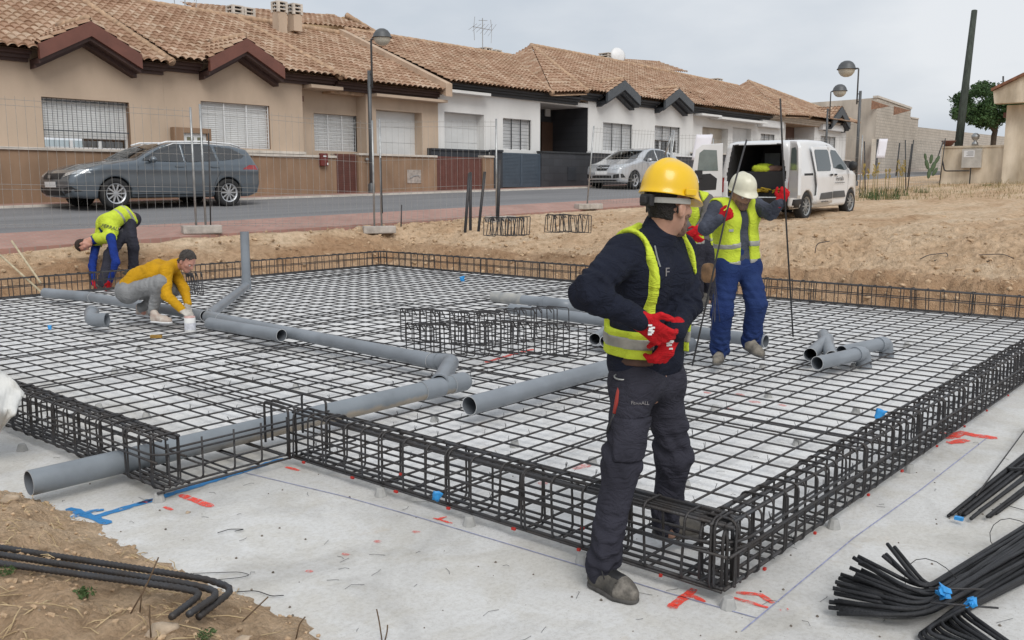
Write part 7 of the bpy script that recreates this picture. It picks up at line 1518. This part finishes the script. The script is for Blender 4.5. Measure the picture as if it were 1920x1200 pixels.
mb = MB(); mb.lathe([(.001, -.11), (.07, -.09), (.1, 0), (.09, .07), (.001, .1)], (0, 0, 0), 14, 'Y'); e = mb.build('wing_mirror', M_black, van, True); e.location = (1.0, -1.06, 1.22); e.scale = (.8, 1, 1.25)
for s in (-1, 1):
    for wx in (1.37, -1.37): wheel(van, (wx, s*.80, .32), .325, .2, s, 10, M_galv)
def vdoor(hx, hy, ang, flip, label):
    d = bpy.data.objects.new('rear_door', None); COL.objects.link(d); d.parent = van; d.location = (hx, hy, 0); d.rotation_euler = (0, 0, ang); d['label'] = label
    P = [(.02, .55), (.02, 1.80), (.5, 1.78), (.64, 1.66), (.72, 1.2), (.74, .62), (.7, .55)]; W0 = [(.12, 1.16), (.16, 1.64), (.46, 1.66), (.56, 1.58), (.60, 1.16)]
    mb = MB(); mb.prism(P, lambda x, z: (x, -.035, z), lambda x, z: (x, .035, z)); mb.build('shell', M_vanwhite, d, fixn=True, bevel=.012)
    mb = MB()
    for yv in (-.0385, .0385): mb.add([(x, yv, z) for x, z in W0], [tuple(range(len(W0)))])
    mb.build('pane', mat('pale_glass', (.16, .20, .20), .08, spec=.9), d)
    mb = MB(); yv = .042*flip; mb.add([(x, yv, z) for x, z in [(.16, .72), (.14, .98), (.30, 1.10), (.56, 1.08), (.6, .74), (.52, .70)]], [tuple(range(6))]); mb.build('inner_trim', M_black, d)
    mb = MB(); mb.box(.48, yv-.01, .98, .66, yv+.012, 1.18); mb.build('latch', M_black, d, bevel=.01); return d
vdoor(-2.24, .80, pi-radians(62), 1, 'open rear door showing its inner trim'); vdoor(-2.24, -.86, pi+radians(40), 1, 'open rear door seen nearly edge on')
for s_, sz, x_, z_, nm in (('Ferralla', .155, .50, .92, 'lettering'), ('www.ferralla.com', .06, -.55, .40, 'web_lettering')):
    y_ = -hwV(np.array(x_), np.array(z_))-(.026 if nm == 'lettering' else .09); text(s_, sz, (x_, float(y_), z_), (pi/2, 0, 0), M_ink, nm, van, .001)
mb = MB(); mb.box(.18, -.952, .815, .80, -.948, .828); mb.build('underline', M_ink, van)
XV, YV = 22.25, 9.70; place(van, XV, YV, 0, 0); za, zb_ = zg(XV-1.37, YV), zg(XV+1.37, YV); van.location.z = (za+zb_)/2-.03; van.rotation_euler = (0, -atan2(zb_-za, 2.74), 0)
def invan(x, y, z): return (XV+x, YV+y, van.location.z+z+.02*x)
o = blob(invan(-1.75, .05, 1.2), .22, .25, .10, M_vest, 'folded_vest', 8, 10, .5); tag(o, 'crumpled hi-vis vest on top of the load inside the van', 'vest')
o = blob(invan(-1.75, -.30, 1.18), .2, .22, .07, mat('brown_jacket', (.22, .13, .10), .9, var=.3), 'folded_jacket', 9, 10, .4); tag(o, 'brown bundle beside the hi-vis vest inside the van', 'clothing')
mb = MB(); mb.box(-.45, -.66, -.32, .45, .66, .32); o = mb.build('storage_box', M_black, None, bevel=.02); o.location = invan(-1.5, 0, .80); tag(o, 'black storage box filling the rear of the van', 'box')
mb = MB()
for k in range(16): a = np.array([rj(.10), rj(.6), .03+random.random()*.1]); mb.tube(bend([a, a+[rj(.15), rj(.25), .05], a+[rj(.2), rj(.4), 0]], .08), .018, 5)
o = mb.build('webbing_straps', mat('yellow_strap', (.48, .33, .02), .7, var=.4, vs=14), None, True); o.location = invan(-2.06, 0, .58); tag(o, 'tangle of yellow webbing straps on the van floor', 'straps', kind='stuff')
print('p5 ok')
# ------------------------------------------------------------------ site fence of mesh panels in concrete feet
def fpanel(A, B, h, label, z0=.12, sp=.145, lean=0., foot=(True, True), rows=(.02, .10, .62, 1.25, 1.33, 1.95, 2.03), pts=True, mp=None):
    A = np.array(A, float); B = np.array(B, float); L_ = np.linalg.norm((B-A)[:2]); d = (B-A)/L_; root = empty('site_fence', tuple(A), 0, label, 'fence'); nrm = unit(np.cross(d, UPV)); lv = UPV+nrm*lean
    P = lambda s, z: d*s+lv*z; mb = MB()
    if pts:
        for s in (0.03, L_-.03): mb = MB(); mb.tube([P(s, 0), P(s, h)], .021, 8); mb.build('post', mp or M_galv, root, True)
    mb = MB(); n = int(L_/sp); hs = h/2.06
    for k in range(1, n): s = .03+(L_-.06)*k/n; mb.tube([P(s, z0), P(s, h-.02)], .0028, 4, caps=False)
    zs = [z0+.02]+[z0+(h-z0-.04)*t for t in (.03, .30, .34, .62, .94, .985)]
    for z in zs: mb.tube([P(.03, z), P(L_/2, z+rj(.008)), P(L_-.03, z)], .0034, 4, caps=False)
    mb.build('wire_mesh', M_wire, root); return root
M_foot = mat('foot_concrete', (.46, .42, .38), .95, var=.25, vs=6, bump=.4)
def foot(p, label, rz=0, s=1.):
    mb = MB(); mb.box(-.36*s, -.12*s, -.03, .36*s, .12*s, .13); o = mb.build('ballast_block', M_foot, None, bevel=.025); o.location = tuple(p); o.rotation_euler = (0, 0, rz); return tag(o, label, 'ballast block')
def zl(p): 
    X_, Y_ = p[0], p[1]
    if 15.75 <= Y_ <= 17.0: t = (Y_-15.75)/1.25; return (.535+.019*X_)*(1-t)+(.715+.0185*X_)*t
    return zg(X_, Y_)
def base(px, py, D): p = dep(px, py, D); return np.array([p[0], p[1], zl(p)])
def hgt(px, ptop, D, b): return dep(px, ptop, D)[2]-b[2]
B1a, B1b = base(371, 427, 17.5), base(383, 427, 17.6); B2a, B2b = base(704, 412, 20.1), base(713, 412, 20.2); B3 = base(933, 408, 21.6); B4 = base(1099, 384, 26.6); B5 = base(1251, 378, 29.2)
h1 = hgt(374, 204, 17.5, B1a); h2_ = hgt(708, 222, 20.1, B2a); h3 = hgt(934, 232, 21.6, B3); h4 = hgt(1111, 238, 26.6, B4)
B0 = B1a-(B2a-B1b)*1.75+np.array([-.4, .5, -.1]); fpanel(B0, B1a, h1, 'mesh fence panel in front of the grey estate car'); fpanel(B1b, B2a, (h1+h2_)/2, 'mesh fence panel between the estate car and the street lamp'); fpanel(B2b, B3, (h2_+h3)/2, 'mesh fence panel in front of the red brown gate')
fpanel(B4, B5, h4*1.0, 'tilted mesh fence panel in front of the silver car', lean=.10)
B6 = base(1330, 372, 30); B7 = base(1622, 352, 33.5); B8 = base(1700, 347, 35); B9 = base(1762, 344, 37); fpanel(B5+[.1, 0, 0], B6, h4*.97, 'mesh fence panel left of the white van'); fpanel(B6+[.1, 0, 0], B7-[.2, -.1, 0], h4*.9, 'mesh fence panel behind the white van'); fpanel(B7, B8, 1.9, 'mesh fence panel right of the white van', lean=-.08, mp=M_darkmetal); fpanel(B8+[.1, 0, 0], B9, 1.9, 'mesh fence panel near the cactus', lean=.06, mp=M_darkmetal)
for b, lb, s in ((B1a, 'pale concrete ballast block under the joined posts by the estate car', 1), (B2a, 'pale concrete ballast block beside the street lamp post', 1), (B3, 'pale concrete ballast block in front of the blue grey gate', 1), (B4, 'pale concrete ballast block under the tilted fence panel', 1.15)): foot(b+[.05, -.05, .02], lb, -.35+rj(.2), s)
loose([dep(1247, 290, 29), dep(1262, 245, 29)], .03, 'short grey brace leaning on the fence behind the yellow helmet', 6, 'fence_brace', 'brace', M_galv)
for a, b, D, lb in (((1680, 330), (1687, 268), 34, 'grey fence post leaning right beside the hanging sheet'), ((1702, 332), (1710, 270), 34.5, 'thin leaning fence post left of the cactus'), ((1753, 310), (1769, 264), 37, 'fence post leaning strongly at the end of the stained wall'), ((1398, 340), (1396, 262), 30, 'x')):
    if lb != 'x': loose([dep(*a, D), dep(*b, D)], .025, lb, 6, 'fence_post', 'post', M_darkmetal)
M_paper = mat('white_sheet', (.70, .69, .74), .7, var=.04, vs=3)
def sheet(pts, D, label):
    mb = MB(); P = [dep(x, y, D) for x, y in pts]; c = np.mean(P, 0); n = 6; V = []
    for i in range(n+1):
        for j in range(n+1): s, t = i/n, j/n; q = (P[0]*(1-s)+P[1]*s)*(1-t)+(P[3]*(1-s)+P[2]*s)*t; V.append(q-c+FW*.03*sin(s*3+t*2))
    mb.add(V, [(i*(n+1)+j, i*(n+1)+j+1, (i+1)*(n+1)+j+1, (i+1)*(n+1)+j) for i in range(n) for j in range(n)]); o = mb.build('sheet_notice', M_paper, None, True); o.location = tuple(c); md = o.modifiers.new('s', 'SOLIDIFY'); md.thickness = .006; tag(o, label, 'notice')
sheet([(1306, 252), (1337, 252), (1327, 300), (1297, 300)], 28.5, 'blank white sheet tied to the fence left of the open van door'); sheet([(1649, 260), (1665, 260), (1658, 297), (1643, 296)], 33.9, 'blank white sheet hanging on the fence right of the van')
sheet([(1253, 288), (1256, 290), (1262, 308), (1250, 306)], 29, 'small white rag on the fence above the yellow helmet') if 0 else None
# ------------------------------------------------------------------ plants
def fol(name, col, c2=None): return mat(name, col, .7, var=.45, vs=1.8, col2=c2, spec=.25)
M_leaf = fol('dark_foliage', (.055, .105, .035), (.018, .04, .014)); M_bark = mat('bark', (.11, .085, .065), .9, var=.3, vs=9, bump=.6); M_dry = mat('dry_grass', (.33, .25, .12), .9, var=.4, vs=6, col2=(.17, .15, .07)); M_green = fol('weed_green', (.075, .12, .045), (.035, .065, .02)); M_straw = mat('straw', (.50, .40, .24), .9, var=.35, vs=14, col2=(.28, .19, .10)); M_cactus = fol('cactus_green', (.08, .115, .06), (.05, .075, .045)); M_flower = mat('yellow_flower', (.44, .32, .07), .8, var=.3, vs=9)
def leaves(mb, c, R_, n, s, rs, flatt=1.):
    d = rs.randn(n, 3); d /= np.linalg.norm(d, axis=1)[:, None]; r = rs.rand(n)**.45; P = np.array(c)+d*r[:, None]*np.array(R_)
    for p in P:
        a = rs.randn(3); a /= np.linalg.norm(a); b = np.cross(a, rs.randn(3)); b /= np.linalg.norm(b)+1e-9; l = s*(.6+.8*rs.rand()); mb.add([p-a*l, p+b*l*.45, p+a*l, p-b*l*.45], [(0, 1, 2, 3)])
rs = np.random.RandomState(12); DT = 62.
tb = dep(1862, 262, DT); tr = empty('tree', tuple(tb), 0, 'dark green umbrella crowned tree behind the right hand wall', 'tree'); o_ = np.array(tr.location)
mb = MB(); lims = []
for e in ((1836, 200), (1850, 185), (1870, 180), (1890, 190), (1880, 210), (1855, 212)):
    q = dep(*e, DT+rj(1.2)); fk = dep(1866+rj(4), 243+rj(4), DT); mb.tube(bend([tb-o_+[rj(.1), rj(.1), -1.5], fk-o_, q-o_], .6), [.14+.0*k for k in range(7)], 7) if False else mb.tube([tb-o_+[0, 0, -1.5], (tb+fk)/2-o_, fk-o_, (fk+q)/2-o_+[rj(.2), rj(.2), rj(.2)], q-o_], [.16, .15, .12, .08, .03], 7)
mb.build('trunk', M_bark, tr, True); mb = MB()
for k in range(95):
    a = rs.rand()*2*pi; px = 1855+rs.uniform(-56, 62); t = (px-1855)/60; top = 152+26*t*t; bot = 242-6*abs(t)*3; py = rs.uniform(top+9, bot-6)
    c = dep(px, py, DT+rs.uniform(-2.2, 2.2)); leaves(mb, c-o_, (.5+.3*rs.rand(), .5+.3*rs.rand(), .34+.16*rs.rand()), 190, .10, rs)
mb.build('crown', M_leaf, tr)
p = dep(1881, 142, 80); loose([dep(1881, 165, 80), dep(1881, 143, 80)], .08, 'far mast lamp just above the tree crown', 6, 'lamp_mast', 'lamp'); 
def tuft(mb, c, n, h, w_, rs, sp=.35, z=None):
    for _ in range(n):
        a = rs.rand()*2*pi; l = h*(.5+.7*rs.rand()); b = np.array([cos(a), sin(a), 0]); q = np.array(c)+np.array([rs.uniform(-1, 1), rs.uniform(-1, 1), 0])*w_; k = rs.uniform(.1, sp)*1.6; t = np.cross(b, UPV)*.006*(1+h)
        m_ = q+b*l*k*.4+UPV*l*.6; e = q+b*l*k+UPV*l; mb.add([q-t, q+t, m_+t*.8, m_-t*.8, e], [(0, 1, 2, 3), (3, 2, 4)])
# dry verge along the stained wall and fence
mb = MB(); rs = np.random.RandomState(5)
for k in range(230):
    px = rs.uniform(1600, 1935); D = rs.uniform(29, 38.5) if px > 1740 else rs.uniform(29, 36); py = 338; q = dep(px, py, D); z = zg(q[0], q[1]); tuft(mb, (q[0], q[1], z-.02), 8, .10+.16*rs.rand()**2, .3, rs, .7)
tag(mb.build('verge_grass', M_dry), 'dry brown verge grass along the wall and fence', 'grass', kind='stuff')
def plant(px, D, hpx, label, kind, py=340):
    q = dep(px, py, D); z = zg(q[0], q[1]); h = dep(px, hpx, D)[2]-z; r = empty('plant', (q[0], q[1], z), 0, label, 'plant'); rs = np.random.RandomState(int(px)); 
    mb = MB(); tuft(mb, (0, 0, 0), 60, h*.3, .25, rs, .6); mb.build('leaves', M_green if kind != 'dry' else M_dry, r)
    if kind == 'flower':
        mb = MB(); mf = MB()
        for k in range(4):
            b = np.array([rs.uniform(-.25, .25), rs.uniform(-.25, .25), 0]); t = h*(.75+.3*rs.rand()); mb.tube([b, b+[rs.uniform(-.05, .05), 0, t]], .012, 5)
            mf = MB()
            for i in range(16): z_ = t*(.66+.34*rs.rand()); c = b+np.array([rs.uniform(-.04, .04), rs.uniform(-.04, .04), z_]); mf.obox(c, (.009, 0, .004), (0, .009, 0), (0, 0, .024))
            mf.build('flower_spike', M_flower, r)
        mb.build('stalk', M_dry, r)
    return r
plant(1629, 31, 303, 'plant with yellow flower spikes beside the van nose', 'flower'); plant(1652, 32, 306, 'plant with yellow flower spikes below the hanging sheet', 'flower'); plant(1690, 31.5, 298, 'tall plant with yellow flower spikes in the middle of the verge', 'flower'); plant(1640, 29.5, 330, 'grey green tussock closest to the van nose', 'green'); plant(1672, 30, 328, 'grey green tussock left of the tallest yellow flowers', 'green'); plant(1730, 33, 325, 'dark tussock at the foot of the cactus', 'green'); plant(1850, 36.5, 335, 'low weed against the stained wall', 'green', 345)
q = dep(1743, 334, 35); z = zg(q[0], q[1]); ca = empty('cactus', (q[0], q[1], z), 0, 'green prickly pear cactus left of the utility pole', 'cactus')
for (x, y, a, s) in ((1742, 325, .1, 1), (1738, 308, -.3, 1), (1750, 312, .35, 1.1), (1746, 298, .1, .9), (1757, 300, .5, .9), (1735, 294, -.2, .7), (1753, 322, .5, .9)):
    c = dep(x, y, 35)-np.array(ca.location); mb = MB(); mb.lathe([(.001, -.2), (.09, -.15), (.13, 0), (.10, .13), (.001, .2)], (0, 0, 0), 12); o = mb.build('pad', M_cactus, ca, True); o.location = tuple(c); o.rotation_euler = (0, a, YAW-pi/2); o.scale = (s*.62, .3, s*1.05)
# bowl and ornament on the wall
p = onX(1778, 273, XW+.1); o = MB(); o.lathe([(.12, 0), (.28, .2), (.3, .24), (.2, .2)], n=14, cap0=True); o = o.build('plant_bowl', M_brownpaint, None, True); o.location = (p[0], p[1], pL[2]+.08); tag(o, 'dark bowl standing on the end of the stained wall', 'bowl')
p = onX(1828, 272, XW+.1); o = MB(); o.lathe([(.14, 0), (.12, .12), (.05, .2), (.15, .3), (.17, .42), (.08, .52), (.001, .54)], n=12, cap0=True); o = o.build('ornament', M_galv, None, True); o.location = (p[0], p[1], pL[2]+.08); tag(o, 'grey ornament on the wall above the meter cabinet', 'ornament')
p = onX(1899, 271, XW+.1); o = MB(); o.lathe([(.1, 0), (.17, .12), (.15, .28), (.05, .34), (.001, .34)], n=12, cap0=True); o = o.build('clay_pot', mat('terracotta', (.22, .07, .04), .8), None, True); o.location = (p[0], p[1], pL[2]+.08); tag(o, 'small terracotta pot on the wall near the right edge', 'pot')
# ------------------------------------------------------------------ clutter on the near earth bank
rs = np.random.RandomState(8); mb = MB()
def bankpts(n, margin=.06):
    x = rs.uniform(.7, 2.7, n); y = rs.uniform(1.6, 6.6, n); k = x < xbank(y)-margin*rs.rand(n); return x[k], y[k]
bx, by = bankpts(900, .12)
for x, y in zip(bx, by):
    a = rs.rand()*pi; l = rs.uniform(.03, .17)*(1 if y < 3.9 else .45); e = (x+l*cos(a), y+l*sin(a)); z0, z1 = zg(x, y)+.006, zg(*e)+.008+.02*rs.rand(); mb.tube([(x, y, z0), ((x+e[0])/2+rj(.01), (y+e[1])/2, (z0+z1)/2+.006), (e[0], e[1], z1)], [.0018, .0024, .0012], 4)
tag(mb.build('straw', M_straw), 'scattered straw and dry stems on the near earth', 'straw', kind='stuff')
M_clod = mat('clod', (.52, .37, .235), .95, var=.3, vs=12, bump=.4, bs=60); M_stone = mat('stone', (.48, .38, .28), .9, var=.3, vs=9, bump=.5)
def icov(seed, n=2):
    bm = bmesh.new(); bmesh.ops.create_icosphere(bm, subdivisions=n, radius=1); rs = np.random.RandomState(seed); k = rs.rand(3)*6
    for v in bm.verts: v.co *= 1+.25*sin(v.co.x*2.3+k[0])*cos(v.co.y*2.7+k[1])+.18*sin(v.co.z*4+k[2]+v.co.x*3)
    V = np.array([v.co[:] for v in bm.verts]); F = np.array([[v.index for v in f.verts] for f in bm.faces]); bm.free(); return V, F
def scatter(name, label, pts, m, cat):
    VV = []; FF = []; b = 0; sh = [icov(s, 1) for s in range(6)]
    for i, (p, s) in enumerate(pts):
        V, F = sh[i % 6]; a = rs.rand()*6; R_ = np.array([[cos(a), -sin(a), 0], [sin(a), cos(a), 0], [0, 0, 1]]); VV.append((V*np.array([1, .8, .6])*s)@R_.T+p); FF.append(F+b); b += len(V)
    o = link(name, npmesh(np.concatenate(VV), np.concatenate(FF), m, False)); tag(o, label, cat, kind='stuff')
bx, by = bankpts(5200, .0); bz = np.maximum(z_ground(bx, by), 0); pts = [(np.array(q), .003+.015*rs.rand()**4) for q in zip(bx, by, bz)]
scatter('earth_clods', 'loose crumbs and clods of earth on the near bank', pts, M_clod, 'earth')
pts = []
XX = np.concatenate([12.9+3.6*rs.rand(3600)**1.5, 2+16*rs.rand(1500), 14+8*rs.rand(1200)]); YY = np.concatenate([-2+17.5*rs.rand(3600), 14.55+1.15*rs.rand(1500), 2+12*rs.rand(1200)]); ZZ = z_ground(XX, YY)
for x, y, z in zip(XX, YY, ZZ): pts.append((np.array([x, y, z]), .008+.05*rs.rand()**4))
scatter('far_clods', 'lumps of dug earth along the edge of the excavation', pts, M_clod, 'earth')
def stone(px, py, s, label): p = gg(px, py, .02); V, F = icov(px % 97, 2); o = link('stone', npmesh(V*np.array([1, .75, .6])*s, F, M_stone)); o.location = (p[0], p[1], max(zg(p[0], p[1]), 0)+s*.3); tag(o, label, 'stone')
stone(305, 1180, .05, 'pale stone at the bottom edge below the bent bars'); stone(20, 932, .04, 'flat stone on the bank under the drain pipe end'); stone(455, 1196, .03, 'small stone at the bottom edge right of the bent bars'); stone(352, 955, .012, 'pebble on the concrete beside the red dash')
def weed(px, py, s, label):
    p = gg(px, py, .01); o_ = MB(); r_ = np.random.RandomState(int(px)); leaves(o_, (0, 0, .012), (s, s*.8, .018), 130, s*.16, r_); o = o_.build('weed', M_green); o.location = (p[0], p[1], zg(p[0], p[1])+.01); tag(o, label, 'weed')
weed(156, 1118, .055, 'flat green weed on the earth left of the bent bars'); weed(12, 1075, .04, 'green weed at the left edge under the bent bars'); weed(385, 1195, .04, 'green weed at the bottom edge')
def stem(pts, label, r=.0028): loose(bend([gg(*pts[0], .0)]+[gg(*pts[0], 0)+np.array([*(gz(x, y, .2)-gz(*pts[0], .2))[:2]*0, 0])+RT*(x-pts[0][0])/470+UPV*(pts[0][1]-y)/470 for x, y in pts[1:]], .03), r, label, 5, 'dry_stem', 'stem', mat('dry_stem', (.15, .10, .06), .9, var=.3))
stem([(245, 1150), (275, 1100), (297, 1052)], 'bare dark twig standing by the three bent bars, tallest'); stem([(262, 1152), (268, 1112), (278, 1095)], 'short twig leaning beside the tallest twig'); stem([(283, 1195), (283, 1160), (284, 1140)], 'short twig at the bottom edge below the bars'); stem([(716, 1200), (712, 1165), (708, 1143)], 'thin forked dry stem rising at the bottom edge on the concrete'); stem([(722, 1200), (726, 1185), (727, 1172)], 'short dry stem beside the forked one at the bottom edge'); stem([(555, 1198), (562, 1170), (572, 1158)], 'dark curved twig where earth meets concrete'); stem([(455, 1165), (480, 1140), (500, 1121)], 'slanting twig right of the bent bar ends')
loose(bend([gz(x, y, .012) for x, y in ((440, 1110), (480, 1107), (510, 1118), (532, 1116))], .03), .002, 'loose tie wire lying from the bend of the bars', 5, 'tie_wire', 'wire', M_rebar2); loose(bend([gz(x, y, .01) for x, y in ((362, 1075), (450, 1072), (470, 1078), (450, 1083), (395, 1088))], .03), .0015, 'long looped tie wire on the edge of the concrete', 5, 'tie_wire', 'wire', M_rebar2); loose(bend([gz(x, y, .01) for x, y in ((408, 999), (430, 992), (460, 992), (440, 996))], .02), .002, 'small folded wire on the open concrete', 5, 'tie_wire', 'wire', M_rebar2)
print('p6 ok')
